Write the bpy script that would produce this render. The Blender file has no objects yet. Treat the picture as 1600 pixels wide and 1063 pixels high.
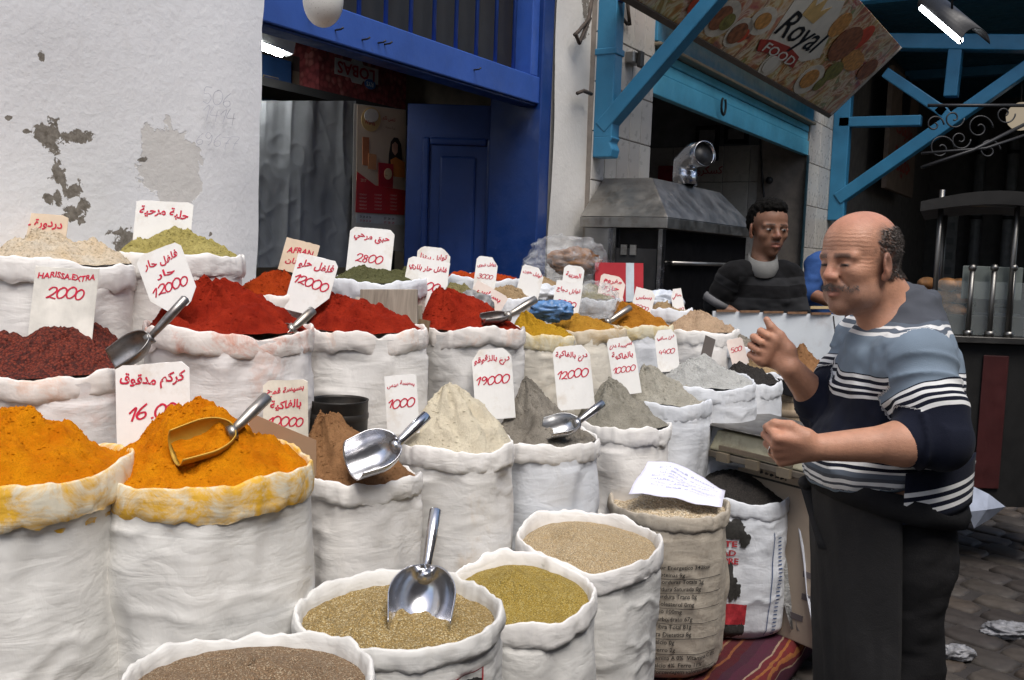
import bpy, bmesh, math, random
import numpy as np
from mathutils import Vector, Matrix

random.seed(7)
scene = bpy.context.scene
COL = scene.collection

# ------------------------------------------------------------------ camera, sky, sun, exposure
H = 1.62
FPX = 1500.0                       # focal length in pixels of the 1600 px wide photograph
YAW, PITCH, ROLL = math.radians(31.5), math.radians(5.1), math.radians(2.0)
CAM = np.array([0.0, 0.0, H])
F = np.array([math.cos(YAW) * math.cos(PITCH), math.sin(YAW) * math.cos(PITCH), -math.sin(PITCH)])
R0 = np.array([math.sin(YAW), -math.cos(YAW), 0.0])
U0 = np.cross(R0, F)
R = R0 * math.cos(ROLL) + U0 * math.sin(ROLL)
U = U0 * math.cos(ROLL) - R0 * math.sin(ROLL)
cam = bpy.data.cameras.new('camera')
cam.sensor_width = 36.0
cam.lens = FPX / 1600 * 36
cam.clip_start = 0.05
cam.clip_end = 500
camo = bpy.data.objects.new('camera', cam)
COL.objects.link(camo)
camo.matrix_world = Matrix(((R[0], U[0], -F[0], CAM[0]), (R[1], U[1], -F[1], CAM[1]), (R[2], U[2], -F[2], CAM[2]), (0, 0, 0, 1)))
cam.dof.use_dof = False
scene.camera = camo

SUN_EL, SUN_AZ = math.radians(62), math.radians(-128)      # azimuth measured from +X, counter-clockwise
world = bpy.data.worlds.new('World')
scene.world = world
world.use_nodes = True
wn = world.node_tree.nodes
wl = world.node_tree.links
bg = wn['Background']
sky = wn.new('ShaderNodeTexSky')
sky.sky_type = 'NISHITA'
sky.sun_disc = False
sky.sun_elevation = SUN_EL
sky.sun_rotation = math.pi / 2 - SUN_AZ
sky.dust_density = 3.0
wl.new(sky.outputs['Color'], bg.inputs['Color'])
bg.inputs['Strength'].default_value = 0.13
sl = bpy.data.lights.new('sun', 'SUN')
sl.energy = 2.3
sl.angle = math.radians(35)
sl.color = (1.0, 0.97, 0.93)
so = bpy.data.objects.new('sun', sl)
COL.objects.link(so)
sd = Vector((math.cos(SUN_EL) * math.cos(SUN_AZ), math.cos(SUN_EL) * math.sin(SUN_AZ), math.sin(SUN_EL)))
so.rotation_euler = sd.to_track_quat('Z', 'Y').to_euler()
so.location = (-4, -6, 9)
vs = scene.view_settings
vs.view_transform = 'Standard'
vs.look = 'None'
vs.exposure = 0.5
vs.gamma = 1.0
vs.use_curve_mapping = False
scene.cycles.max_bounces = 8
scene.cycles.use_denoising = True

# ------------------------------------------------------------------ helpers
def P(px, py, d):
    """point at depth d (metres along the view axis) seen at a pixel of the photograph"""
    return CAM + F * d + R * ((px - 800) / FPX * d) + U * ((531.5 - py) / FPX * d)
def ray(px, py):
    return F + R * ((px - 800) / FPX) + U * ((531.5 - py) / FPX)
def PY(px, py, Y):
    r = ray(px, py); return CAM + r * (Y / r[1])
def PX(px, py, X):
    r = ray(px, py); return CAM + r * (X / r[0])
def PZ(px, py, Z):
    r = ray(px, py); return CAM + r * ((Z - H) / r[2])

def vnoise(p, seed=0):
    p = np.asarray(p, dtype=np.float64)
    i = np.floor(p).astype(np.int64); f = p - i
    f = f * f * f * (f * (f * 6 - 15) + 10)
    hx = i[..., 0] * 374761393 + seed * 144665; hy = i[..., 1] * 668265263; hz = i[..., 2] * 2147483647
    fx, fy, fz = f[..., 0], f[..., 1], f[..., 2]; out = 0
    for dx in (0, 1):
        wx = fx if dx else 1 - fx; ax = hx + dx * 374761393
        for dy in (0, 1):
            wy = wx * (fy if dy else 1 - fy); ay = ax + hy + dy * 668265263
            for dz in (0, 1):
                h = (ay + hz + dz * 2147483647) & 0xffffffff
                h = ((h ^ (h >> 13)) * 1274126177) & 0xffffffff; h = h ^ (h >> 16)
                out = out + wy * (fz if dz else 1 - fz) * ((h & 0xffff) / 32767.5 - 1.0)
    return out
def fbm(p, seed=0, octv=3, gain=.5):
    a, s, o = 1.0, 1.0, 0
    for k in range(octv):
        o = o + a * vnoise(np.asarray(p) * s, seed + k * 17); a *= gain; s *= 2.03
    return o

def setp(o, label=None, cat=None, group=None, kind=None):
    if label: o['label'] = label
    if cat: o['category'] = cat
    if group: o['group'] = group
    if kind: o['kind'] = kind
    return o
def link(o, parent=None):
    COL.objects.link(o)
    if parent is not None:
        o.parent = parent
        o.matrix_parent_inverse = parent.matrix_basis.inverted()
    return o
def empty(name, loc, label, cat, group=None, kind=None):
    o = bpy.data.objects.new(name, None); o.location = Vector([float(c) for c in loc]); o.empty_display_size = .1
    COL.objects.link(o)
    return setp(o, label, cat, group, kind)
def mesh_obj(name, v, f, m, parent=None, smooth=True, uvs=None):
    me = bpy.data.meshes.new(name)
    v = np.asarray(v, dtype=np.float64)
    me.from_pydata(v.tolist(), [], f.tolist() if isinstance(f, np.ndarray) else f)
    if smooth:
        me.polygons.foreach_set('use_smooth', np.ones(len(me.polygons), dtype=bool))
    if isinstance(m, (list, tuple)):
        for q in m: me.materials.append(q)
    else:
        me.materials.append(m)
    me.validate(); me.update()
    o = bpy.data.objects.new(name, me)
    return link(o, parent)
class MB:
    """collects verts and faces of ONE mesh"""
    def __init__(s): s.v = []; s.f = []
    def add(s, v, f):
        n = len(s.v); s.v.extend([tuple(map(float, q)) for q in v]); s.f.extend([tuple(i + n for i in q) for q in f]); return s
    def box(s, lo, hi):
        x0, y0, z0 = lo; x1, y1, z1 = hi
        return s.add([(x0, y0, z0), (x1, y0, z0), (x1, y1, z0), (x0, y1, z0), (x0, y0, z1), (x1, y0, z1), (x1, y1, z1), (x0, y1, z1)],
                     [(0, 3, 2, 1), (4, 5, 6, 7), (0, 1, 5, 4), (1, 2, 6, 5), (2, 3, 7, 6), (3, 0, 4, 7)])
    def obox(s, c, ex, ey, ez):
        c, ex, ey, ez = map(np.asarray, (c, ex, ey, ez))
        v = [c + a * ex + b * ey + d * ez for d in (-1, 1) for b in (-1, 1) for a in (-1, 1)]
        return s.add(v, [(0, 2, 3, 1), (4, 5, 7, 6), (0, 1, 5, 4), (1, 3, 7, 5), (3, 2, 6, 7), (2, 0, 4, 6)])
    def bar(s, a, b, w, h, up=(0, 0, 1)):
        a, b = np.asarray(a, float), np.asarray(b, float); d = b - a; L = np.linalg.norm(d); d /= L
        x = np.cross(d, np.asarray(up, float)); x /= np.linalg.norm(x); y = np.cross(x, d)
        return s.obox((a + b) / 2, d * L / 2, x * w / 2, y * h / 2)
    def tube(s, pts, r, n=10, caps=True):
        pts = [np.asarray(p, float) for p in pts]
        rs = r if isinstance(r, (list, tuple)) else [r] * len(pts)
        ref = np.array([.13, .27, .95]); base = len(s.v); vs_ = []
        for i, p in enumerate(pts):
            d = pts[min(i + 1, len(pts) - 1)] - pts[max(i - 1, 0)]; d = d / (np.linalg.norm(d) + 1e-9)
            x = np.cross(d, ref); x /= np.linalg.norm(x) + 1e-9; y = np.cross(d, x)
            for k in range(n):
                a = 2 * math.pi * k / n; vs_.append(p + rs[i] * (math.cos(a) * x + math.sin(a) * y))
        fs = []
        for i in range(len(pts) - 1):
            for k in range(n):
                fs.append((i * n + k, i * n + (k + 1) % n, (i + 1) * n + (k + 1) % n, (i + 1) * n + k))
        if caps:
            fs.append(tuple(range(n))[::-1]); fs.append(tuple((len(pts) - 1) * n + k for k in range(n)))
        return s.add(vs_, fs)
    def prism(s, poly, o, ex, ey, ez, th):
        """polygon (u,v) list extruded along ez by th"""
        o, ex, ey, ez = map(lambda q: np.asarray(q, float), (o, ex, ey, ez)); n = len(poly)
        a = [o + ex * u + ey * v for u, v in poly]; b = [q + ez * th for q in a]
        return s.add(a + b, [tuple(range(n))[::-1], tuple(range(n, 2 * n))] + [(i, (i + 1) % n, n + (i + 1) % n, n + i) for i in range(n)])
    def sph(s, c, r, nu=16, nv=10, M=None):
        r = np.array([r] * 3 if np.isscalar(r) else r, float); c = np.asarray(c, float); vs_ = []
        for j in range(nv + 1):
            t = math.pi * j / nv
            for i in range(nu):
                a = 2 * math.pi * i / nu
                q = np.array([math.sin(t) * math.cos(a), math.sin(t) * math.sin(a), math.cos(t)]) * r
                vs_.append(c + (M @ q if M is not None else q))
        fs = [(j * nu + i, (j + 1) * nu + i, (j + 1) * nu + (i + 1) % nu, j * nu + (i + 1) % nu) for j in range(nv) for i in range(nu)]
        return s.add(vs_, fs)
    def build(s, name, m, parent=None, smooth=False, bevel=0, seg=2):
        o = mesh_obj(name, np.array(s.v), s.f, m, parent, smooth)
        if bevel:
            b = o.modifiers.new('bevel', 'BEVEL'); b.width = bevel; b.segments = seg; b.limit_method = 'ANGLE'
        return o
def grid_faces(nu, nv, wrap_u=True):
    f = []
    for j in range(nv - 1):
        for i in range(nu if wrap_u else nu - 1):
            f.append((j * nu + i, j * nu + (i + 1) % nu, (j + 1) * nu + (i + 1) % nu, (j + 1) * nu + i))
    return f

# ------------------------------------------------------------------ materials
class NT:
    def __init__(s, name):
        s.m = bpy.data.materials.new(name); s.m.use_nodes = True
        s.n = s.m.node_tree.nodes; s.l = s.m.node_tree.links; s.b = s.n['Principled BSDF']
        s.tc = s.n.new('ShaderNodeTexCoord')
    def new(s, t, **kw):
        q = s.n.new(t)
        for k, v in kw.items(): setattr(q, k, v)
        return q
    def put(s, sock, v):
        if hasattr(v, 'is_output') or isinstance(v, bpy.types.NodeSocket): s.l.new(v, sock)
        else: sock.default_value = v
    def noise(s, scale, detail=4, rough=.6, vec=None, dist=0):
        q = s.new('ShaderNodeTexNoise'); q.inputs['Scale'].default_value = scale; q.inputs['Detail'].default_value = detail
        q.inputs['Roughness'].default_value = rough; q.inputs['Distortion'].default_value = dist
        s.l.new(vec if vec is not None else s.tc.outputs['Object'], q.inputs['Vector']); return q.outputs['Fac']
    def vor(s, scale, out='Distance', vec=None, rnd=1):
        q = s.new('ShaderNodeTexVoronoi'); q.inputs['Scale'].default_value = scale; q.inputs['Randomness'].default_value = rnd
        s.l.new(vec if vec is not None else s.tc.outputs['Object'], q.inputs['Vector']); return q.outputs[out]
    def ramp(s, fac, stops, interp='LINEAR'):
        q = s.new('ShaderNodeValToRGB'); q.color_ramp.interpolation = interp
        e = q.color_ramp.elements
        while len(e) < len(stops): e.new(.5)
        for k, (p, c) in enumerate(stops):
            e[k].position = p; e[k].color = (c[0], c[1], c[2], 1) if not np.isscalar(c) else (c, c, c, 1)
        s.l.new(fac, q.inputs['Fac']); return q.outputs['Color']
    def mix(s, fac, a, b, mode='MIX'):
        q = s.new('ShaderNodeMix', data_type='RGBA', blend_type=mode)
        s.put(q.inputs[0], fac)
        s.put(q.inputs[6], (*a, 1) if isinstance(a, (tuple, list)) and len(a) == 3 else a)
        s.put(q.inputs[7], (*b, 1) if isinstance(b, (tuple, list)) and len(b) == 3 else b)
        return q.outputs[2]
    def math(s, op, a, b=0.0, clamp=False):
        q = s.new('ShaderNodeMath', operation=op, use_clamp=clamp); s.put(q.inputs[0], a); s.put(q.inputs[1], b); return q.outputs[0]
    def mapping(s, scale=(1, 1, 1), rot=(0, 0, 0), loc=(0, 0, 0), vec=None):
        q = s.new('ShaderNodeMapping'); q.inputs['Scale'].default_value = scale; q.inputs['Rotation'].default_value = rot; q.inputs['Location'].default_value = loc
        s.l.new(vec if vec is not None else s.tc.outputs['Object'], q.inputs['Vector']); return q.outputs[0]
    def bump(s, h, strength=.3, dist=.01, normal=None):
        q = s.new('ShaderNodeBump'); q.inputs['Strength'].default_value = strength; q.inputs['Distance'].default_value = dist
        s.l.new(h, q.inputs['Height'])
        if normal is not None: s.l.new(normal, q.inputs['Normal'])
        s.l.new(q.outputs[0], s.b.inputs['Normal']); return q.outputs[0]
    def col(s, c): s.put(s.b.inputs['Base Color'], (*c, 1) if isinstance(c, (tuple, list)) and len(c) == 3 else c)
    def set(s, rough=None, metal=None, spec=None):
        if rough is not None: s.put(s.b.inputs['Roughness'], rough)
        if metal is not None: s.put(s.b.inputs['Metallic'], metal)
        if spec is not None: s.put(s.b.inputs['Specular IOR Level'], spec)
def sc(c, k): return tuple(min(1, x * k) for x in c)
def simple(name, c, rough=.7, metal=0, var=.25, vs_=9, bump=.15, bs=60, spec=.4, dirt=None, dirt_amt=.5):
    t = NT(name)
    cc = t.mix(t.ramp(t.noise(vs_), [(.3, 0), (.7, 1)]), sc(c, 1 - var), sc(c, 1 + var * .6))
    if dirt: cc = t.mix(t.ramp(t.noise(vs_ * .6, 8, .7), [(.52, 0), (.72, dirt_amt)]), cc, dirt)
    t.col(cc); t.set(t.ramp(t.noise(vs_ * 2), [(.2, max(0, rough - .1)), (.8, min(1, rough + .1))]), metal, spec)
    if bump: t.bump(t.noise(bs, 5), bump, .004)
    return t.m
def emis(name, c, strength):
    t = NT(name); t.col((0, 0, 0)); t.b.inputs['Emission Color'].default_value = (*c, 1); t.b.inputs['Emission Strength'].default_value = strength
    return t.m
def powder(name, c, c2=None, grain=300, gb=.8, lump=.75, dark=.45):
    """fine ground powder: crumbs, small cracks and darker moist patches"""
    t = NT(name); c2 = c2 or sc(c, .72)
    a = t.mix(t.ramp(t.noise(14, 8, .65), [(.35, 0), (.68, 1)]), c2, c)
    g = t.noise(grain, 4, .75)
    a = t.mix(t.ramp(g, [(.34, .8), (.50, 0)]), a, sc(c, dark))
    t.col(a); t.set(1.0, 0, .08)
    b1 = t.bump(t.noise(55, 9, .78), lump, .014)
    q = t.new('ShaderNodeBump'); q.inputs['Strength'].default_value = gb; q.inputs['Distance'].default_value = .002
    t.l.new(g, q.inputs['Height']); t.l.new(b1, q.inputs['Normal']); t.l.new(q.outputs[0], t.b.inputs['Normal'])
    t.m['kind_of'] = 'powder'
    return t.m
def grains(name, c, c2, scale=260, c3=None, sq=(1, 1, 1)):
    """whole or cracked grains"""
    t = NT(name); vec = t.mapping(sq)
    col_ = t.new('ShaderNodeTexVoronoi'); col_.inputs['Scale'].default_value = scale; t.l.new(vec, col_.inputs['Vector'])
    sep = t.new('ShaderNodeSeparateColor'); t.l.new(col_.outputs['Color'], sep.inputs[0])
    cc = t.mix(sep.outputs[0], c, c2)
    if c3: cc = t.mix(t.ramp(sep.outputs[1], [(.72, 0), (.8, 1)]), cc, c3)
    cc = t.mix(t.ramp(col_.outputs['Distance'], [(.35, 0), (.75, .8)]), cc, sc(c, .3))
    cc = t.mix(t.ramp(t.noise(9, 4), [(.4, 0), (.7, .25)]), cc, sc(c2, .7))
    t.col(cc); t.set(.75, 0, .25)
    inv = t.math('SUBTRACT', 1.0, col_.outputs['Distance'])
    t.bump(inv, .9, .004)
    t.m['kind_of'] = 'grain'
    return t.m
def fabric(name, c=(.72, .70, .67), stain=None, amt=.0, sscale=7, lo=.5, weave=True, dirt=(.42, .36, .28), dirt_amt=.25, rough=.62):
    """white woven plastic sack cloth, creased, with spice stains"""
    t = NT(name)
    cc = t.mix(t.ramp(t.noise(4, 5), [(.35, 0), (.7, 1)]), sc(c, .9), sc(c, 1.04))
    cc = t.mix(t.ramp(t.noise(5.5, 9, .72, dist=.6), [(.54, 0), (.78, dirt_amt)]), cc, dirt)
    if stain:
        cc = t.mix(t.ramp(t.noise(sscale, 9, .74, dist=.8), [(lo, 0), (lo + .16, amt)]), cc, stain)
    t.col(cc); t.set(rough, 0, .35)
    v = t.mapping((3.2, 3.2, 13), (0.14, -.12, 0))
    n1 = t.noise(1.5, 4, .5, v, .7)
    v2 = t.mapping((40, 40, 15), (.3, .2, 0))
    n2 = t.noise(.8, 4, .6, v2, .4)
    h = t.math('ADD', n1, t.math('MULTIPLY', n2, .25))
    v3 = t.mapping((7, 7, 10), (.5, .35, .2)); n3 = t.math('ABSOLUTE', t.math('SUBTRACT', t.noise(1.3, 3, .5, v3, .5), .5))
    n3 = t.math('MINIMUM', t.math('MULTIPLY', n3, 9.0), 1.0)                 # sharp little creases
    h = t.math('ADD', h, t.math('MULTIPLY', n3, .16))
    b1 = t.bump(h, .30, .015)
    if weave:
        w = t.new('ShaderNodeTexWave', wave_type='BANDS', bands_direction='Z'); w.inputs['Scale'].default_value = 190; w.inputs['Distortion'].default_value = 1.2
        t.l.new(t.tc.outputs['Object'], w.inputs['Vector'])
        q = t.new('ShaderNodeBump'); q.inputs['Strength'].default_value = .12; q.inputs['Distance'].default_value = .0015
        t.l.new(w.outputs['Fac'], q.inputs['Height']); t.l.new(b1, q.inputs['Normal']); t.l.new(q.outputs[0], t.b.inputs['Normal'])
    return t.m
def wood(name, c, c2, scale=(2, 30, 30), rough=.8):
    t = NT(name); v = t.mapping(scale)
    n = t.noise(1.5, 8, .65, v, .5)
    t.col(t.mix(t.ramp(n, [(.35, 0), (.65, 1)]), c, c2)); t.set(rough, 0, .3); t.bump(n, .4, .004)
    return t.m
def paint(name, c, chip=(.25, .2, .16), amt=.5, rough=.45, lo=.64):
    t = NT(name)
    cc = t.mix(t.ramp(t.noise(3, 5), [(.3, 0), (.7, 1)]), sc(c, .78), sc(c, 1.08))
    cc = t.mix(t.ramp(t.noise(38, 9, .75), [(lo, 0), (lo + .06, amt)]), cc, chip)
    cc = t.mix(t.ramp(t.noise(7, 8, .7, dist=.5), [(.55, 0), (.8, .35)]), cc, sc(c, .35))
    t.col(cc); t.set(t.ramp(t.noise(11, 5), [(.3, rough - .12), (.7, rough + .15)]), 0, .45); t.bump(t.noise(35, 7, .65), .18, .006)
    return t.m
def steel(name, c=(.62, .62, .63), rough=.3, smear=None, amt=.4):
    t = NT(name); v = t.mapping((3, 3, 60)); cc = t.mix(t.noise(2, 6, .6, v), sc(c, .85), sc(c, 1.05))
    if smear: cc = t.mix(t.ramp(t.noise(16, 8, .7), [(.5, 0), (.68, amt)]), cc, smear)
    t.col(cc); t.set(t.ramp(t.noise(9, 7, .7), [(.3, rough - .08), (.75, rough + .16)]), 1.0); t.bump(t.noise(20, 4), .05, .004)
    return t.m

RED_INK = simple('red_marker', (.52, .012, .045), .55, var=.25, vs_=60, bump=0)
CARD = simple('card_paper', (.74, .73, .70), .7, var=.05, vs_=14, bump=.08, bs=90, dirt=(.48, .38, .26), dirt_amt=.5)
CARD_T = simple('card_tan', (.62, .50, .37), .75, var=.08, vs_=14, bump=.08, dirt=(.4, .28, .16), dirt_amt=.4)
CARD_P = simple('card_pink', (.70, .60, .54), .75, var=.08, vs_=14, bump=.08, dirt=(.5, .3, .2), dirt_amt=.3)

# ------------------------------------------------------------------ lettering
_FORM = {}
for _ch, _b, _n in [('ا', 0xFE8D, 2), ('ب', 0xFE8F, 4), ('ة', 0xFE93, 2), ('ت', 0xFE95, 4), ('ث', 0xFE99, 4), ('ج', 0xFE9D, 4), ('ح', 0xFEA1, 4), ('خ', 0xFEA5, 4),
                   ('د', 0xFEA9, 2), ('ذ', 0xFEAB, 2), ('ر', 0xFEAD, 2), ('ز', 0xFEAF, 2), ('س', 0xFEB1, 4), ('ش', 0xFEB5, 4), ('ص', 0xFEB9, 4), ('ض', 0xFEBD, 4),
                   ('ط', 0xFEC1, 4), ('ع', 0xFEC9, 4), ('غ', 0xFECD, 4), ('ف', 0xFED1, 4), ('ق', 0xFED5, 4), ('ك', 0xFED9, 4), ('ل', 0xFEDD, 4), ('م', 0xFEE1, 4),
                   ('ن', 0xFEE5, 4), ('ه', 0xFEE9, 4), ('و', 0xFEED, 2), ('ى', 0xFEEF, 2), ('ي', 0xFEF1, 4)]:
    _FORM[_ch] = (_b, _n)
def arabic(s):
    out = []
    for i, ch in enumerate(s):
        if ch not in _FORM: out.append(ch); continue
        b, n = _FORM[ch]
        prev = i > 0 and s[i - 1] in _FORM and _FORM[s[i - 1]][1] == 4
        nxt = i < len(s) - 1 and s[i + 1] in _FORM
        if n == 2: out.append(chr(b + (1 if prev else 0)))
        else: out.append(chr(b + (3 if prev and nxt else 1 if prev else 2 if nxt else 0)))
    return ''.join(reversed(out))
_TXT = {}
def text_geo(s, bold=0.0):
    """flat glyph outlines of a string: verts (n,2), tris; unit size"""
    key = (s, bold)
    if key in _TXT: return _TXT[key]
    body = arabic(s) if any(c in _FORM for c in s) else s
    c = bpy.data.curves.new('glyphs', 'FONT'); c.body = body; c.resolution_u = 2; c.offset = bold
    o = bpy.data.objects.new('glyphs', c); me = bpy.data.meshes.new_from_object(o)
    me.calc_loop_triangles()
    v = np.array([q.co[:2] for q in me.vertices]).reshape(-1, 2); f = [tuple(t.vertices) for t in me.loop_triangles]
    bpy.data.objects.remove(o); bpy.data.curves.remove(c); bpy.data.meshes.remove(me)
    if len(v): v = v - (v.min(0) + v.max(0)) / 2
    _TXT[key] = (v, f); return v, f
_DIG = {'0': [[(.5, 1), (.15, .8), (.05, .4), (.25, .02), (.6, .05), (.85, .4), (.8, .8), (.5, 1), (.3, .95)]],
        '1': [[(.1, .6), (.55, 1), (.5, .5), (.4, 0)]],
        '2': [[(.1, .75), (.35, 1), (.7, .95), (.75, .65), (.45, .3), (.1, .05), (.35, .12), (.9, 0)]],
        '3': [[(.15, .9), (.5, 1), (.75, .8), (.4, .55), (.75, .4), (.65, .05), (.3, -.05), (.05, .12)]],
        '4': [[(.35, 1), (.1, .4), (.85, .42)], [(.7, .75), (.6, -.05)]],
        '5': [[(.8, 1), (.3, .98), (.2, .58), (.55, .62), (.78, .35), (.55, 0), (.15, .08)]],
        '6': [[(.7, 1), (.3, .65), (.1, .25), (.35, 0), (.7, .15), (.65, .42), (.3, .4), (.12, .25)]],
        '7': [[(.05, .95), (.85, 1), (.5, .5), (.35, 0)], [(.3, .5), (.75, .52)]],
        '8': [[(.75, .85), (.4, 1), (.2, .75), (.7, .35), (.55, 0), (.2, .05), (.2, .35), (.7, .7), (.75, .85)]],
        '9': [[(.75, .75), (.4, 1), (.15, .7), (.45, .5), (.75, .8), (.7, .3), (.4, 0)]],
        '.': [[(.3, .0), (.4, .06), (.42, .0)]], ' ': []}
def stroke_geo(s, w=.09, rnd=None):
    """digits written by hand with a marker"""
    rnd = rnd or random
    v, f = [], []; x = 0
    for ch in s:
        dy = rnd.uniform(-.07, .07); k = rnd.uniform(.88, 1.08); wob = rnd.uniform(-.05, .05)
        for st in _DIG.get(ch, []):
            p = np.array(st, float); pts = []
            for i in range(len(p) - 1):                       # Catmull-Rom
                p0, p1, p2, p3 = p[max(i - 1, 0)], p[i], p[i + 1], p[min(i + 2, len(p) - 1)]
                for t in np.linspace(0, 1, 6)[:-1]:
                    pts.append(.5 * ((2 * p1) + (-p0 + p2) * t + (2 * p0 - 5 * p1 + 4 * p2 - p3) * t * t + (-p0 + 3 * p1 - 3 * p2 + p3) * t ** 3))
            pts.append(p[-1]); pts = np.array(pts) * k; pts[:, 0] += pts[:, 1] * (.12 + wob)
            tg = np.gradient(pts, axis=0); tg /= np.linalg.norm(tg, axis=1)[:, None] + 1e-9
            nr = np.stack([-tg[:, 1], tg[:, 0]], 1); ww = w * (.75 + .35 * np.abs(tg[:, 1]))[:, None] / 2
            n0 = len(v); m = len(pts)
            for a, b in zip(pts + nr * ww, pts - nr * ww):
                v.append((x + a[0], dy + a[1])); v.append((x + b[0], dy + b[1]))
            f += [(n0 + 2 * i, n0 + 2 * i + 1, n0 + 2 * i + 3, n0 + 2 * i + 2) for i in range(m - 1)]
        x += .45 if ch in '. ' else .58 if ch == '1' else .86 * k
    v = np.array(v).reshape(-1, 2)
    if len(v): v = v - (v.min(0) + v.max(0)) / 2
    return v, f
def fit(geo, w, h=None):
    v, f = geo
    if not len(v): return v, f
    ext = v.max(0) - v.min(0); k = w / ext[0]
    if h and ext[1] * k > h: return v * np.array([k, h / ext[1]]), f
    return v * k, f
# ------------------------------------------------------------------ the setting
WY = 2.8                                    # face of the shop fronts
BLUE = paint('blue_paint', (.006, .032, .155), (.05, .045, .06), .7, .4)
BLUE2 = paint('blue_lintel', (.028, .082, .33), (.06, .05, .05), .7, .42, .62)
TURQ = paint('turquoise_paint', (.035, .19, .33), (.04, .06, .07), .7, .4, .66)
TURQ_L = paint('turquoise_shutter', (.10, .40, .56), (.06, .06, .06), .6, .4, .67)
DARKWOOD = simple('dark_timber', (.03, .028, .026), .8)
BLACK = simple('black_iron', (.012, .012, .013), .5, var=.3)
CHROME = steel('polished_steel', (.62, .62, .64), .2)
DULL = steel('dull_steel', (.36, .345, .32), .42, (.12, .09, .06), .5)
GLASS_DARK = simple('dark_glass', (.008, .008, .009), .12, bump=0, spec=.6)
WHITE_P = simple('white_board_paint', (.62, .66, .69), .5, var=.08, vs_=5, bump=.1, dirt=(.25, .13, .07), dirt_amt=.5)

def wall_material(name, blobs, base=(.76, .76, .76)):
    t = NT(name)
    cc = t.mix(t.ramp(t.noise(1.1, 6, .6), [(.3, 0), (.72, 1)]), sc(base, .90), sc(base, 1.04))
    cc = t.mix(t.ramp(t.noise(2.6, 9, .7, dist=.4), [(.56, 0), (.8, .3)]), cc, (.46, .42, .36))
    hgt = t.math('ADD', t.math('MULTIPLY', t.noise(9, 8, .6), .6), t.math('MULTIPLY', t.noise(42, 6, .6), .5))
    if blobs:
        sep = t.new('ShaderNodeSeparateXYZ'); t.l.new(t.tc.outputs['Object'], sep.inputs[0])
        dist = None
        for (bx, bz, rx, rz, rot) in blobs:
            dx = t.math('SUBTRACT', sep.outputs[0], bx); dz = t.math('SUBTRACT', sep.outputs[2], bz)
            ca, sa = math.cos(rot), math.sin(rot)
            u = t.math('DIVIDE', t.math('ADD', t.math('MULTIPLY', dx, ca), t.math('MULTIPLY', dz, sa)), rx)
            v = t.math('DIVIDE', t.math('SUBTRACT', t.math('MULTIPLY', dz, ca), t.math('MULTIPLY', dx, sa)), rz)
            q = t.math('SQRT', t.math('ADD', t.math('MULTIPLY', u, u), t.math('MULTIPLY', v, v)))
            dist = q if dist is None else t.math('MINIMUM', dist, q)
        n = t.math('MULTIPLY', t.math('SUBTRACT', t.noise(26, 8, .68, dist=.5), .5), 4.2)
        msk = t.math('ADD', dist, n)
        m = t.ramp(msk, [(.98, 1), (1.0, 0)]) if False else None
        q = t.new('ShaderNodeMapRange'); q.inputs['From Min'].default_value = 1.04; q.inputs['From Max'].default_value = .98
        t.l.new(msk, q.inputs['Value']); m = q.outputs[0]
        cem = t.mix(t.ramp(t.noise(60, 8, .7), [(.35, 0), (.65, 1)]), (.12, .105, .085), (.26, .235, .2))
        cc = t.mix(m, cc, cem)
        hgt = t.math('SUBTRACT', hgt, t.math('MULTIPLY', m, .8))
    if blobs:                                            # an old repair patch of smoother render
        x_, z_ = onwall(268, 262); u = t.math('DIVIDE', t.math('SUBTRACT', sep.outputs[0], x_), .13); v = t.math('DIVIDE', t.math('SUBTRACT', sep.outputs[2], z_), .14)
        q2 = t.math('ADD', t.math('SQRT', t.math('ADD', t.math('MULTIPLY', u, u), t.math('MULTIPLY', v, v))), t.math('MULTIPLY', t.math('SUBTRACT', t.noise(11, 7, .6), .5), 2.0))
        q3 = t.new('ShaderNodeMapRange'); q3.inputs['From Min'].default_value = 1.03; q3.inputs['From Max'].default_value = .98; t.l.new(q2, q3.inputs['Value'])
        cc = t.mix(t.math('MULTIPLY', q3.outputs[0], t.math('SUBTRACT', 1.0, m)), cc, (.60, .58, .545)); hgt = t.math('SUBTRACT', hgt, t.math('MULTIPLY', q3.outputs[0], .45))
    t.col(cc); t.set(.85, 0, .2); t.bump(hgt, .36, .012)
    return t.m
def onwall(px, py): q = PY(px, py, WY); return q[0], q[2]
bl = []
for px, py, rx, rz, rot in [(78, 212, .05, .055, 0), (120, 214, .075, .022, .15), (92, 270, .028, .045, .5), (112, 298, .05, .03, .5), (92, 308, .018, .03, 0), (76, 312, .02, .018, 0),
                            (132, 322, .026, .024, .3), (112, 336, .032, .03, 0), (130, 345, .022, .018, 0), (195, 378, .05, .045, .3), (185, 364, .04, .014, 0), (63, 90, .012, .02, 0),
                            (13, 184, .02, .008, 0), (42, 205, .018, .007, 0), (328, 366, .012, .012, 0), (222, 250, .02, .012, 0)]:
    x, z = onwall(px, py); bl.append((x, z, rx * .82, rz * .82, rot))
PLASTER = wall_material('peeling_plaster', bl)
PLASTER2 = wall_material('grey_plaster', [], (.50, .49, .47))

street = setp(MB().box((-40, -40, -.3), (60, 40, -.012)).build('street', simple('street_dirt', (.035, .03, .027), .9, bump=.4)), kind='structure')
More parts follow.
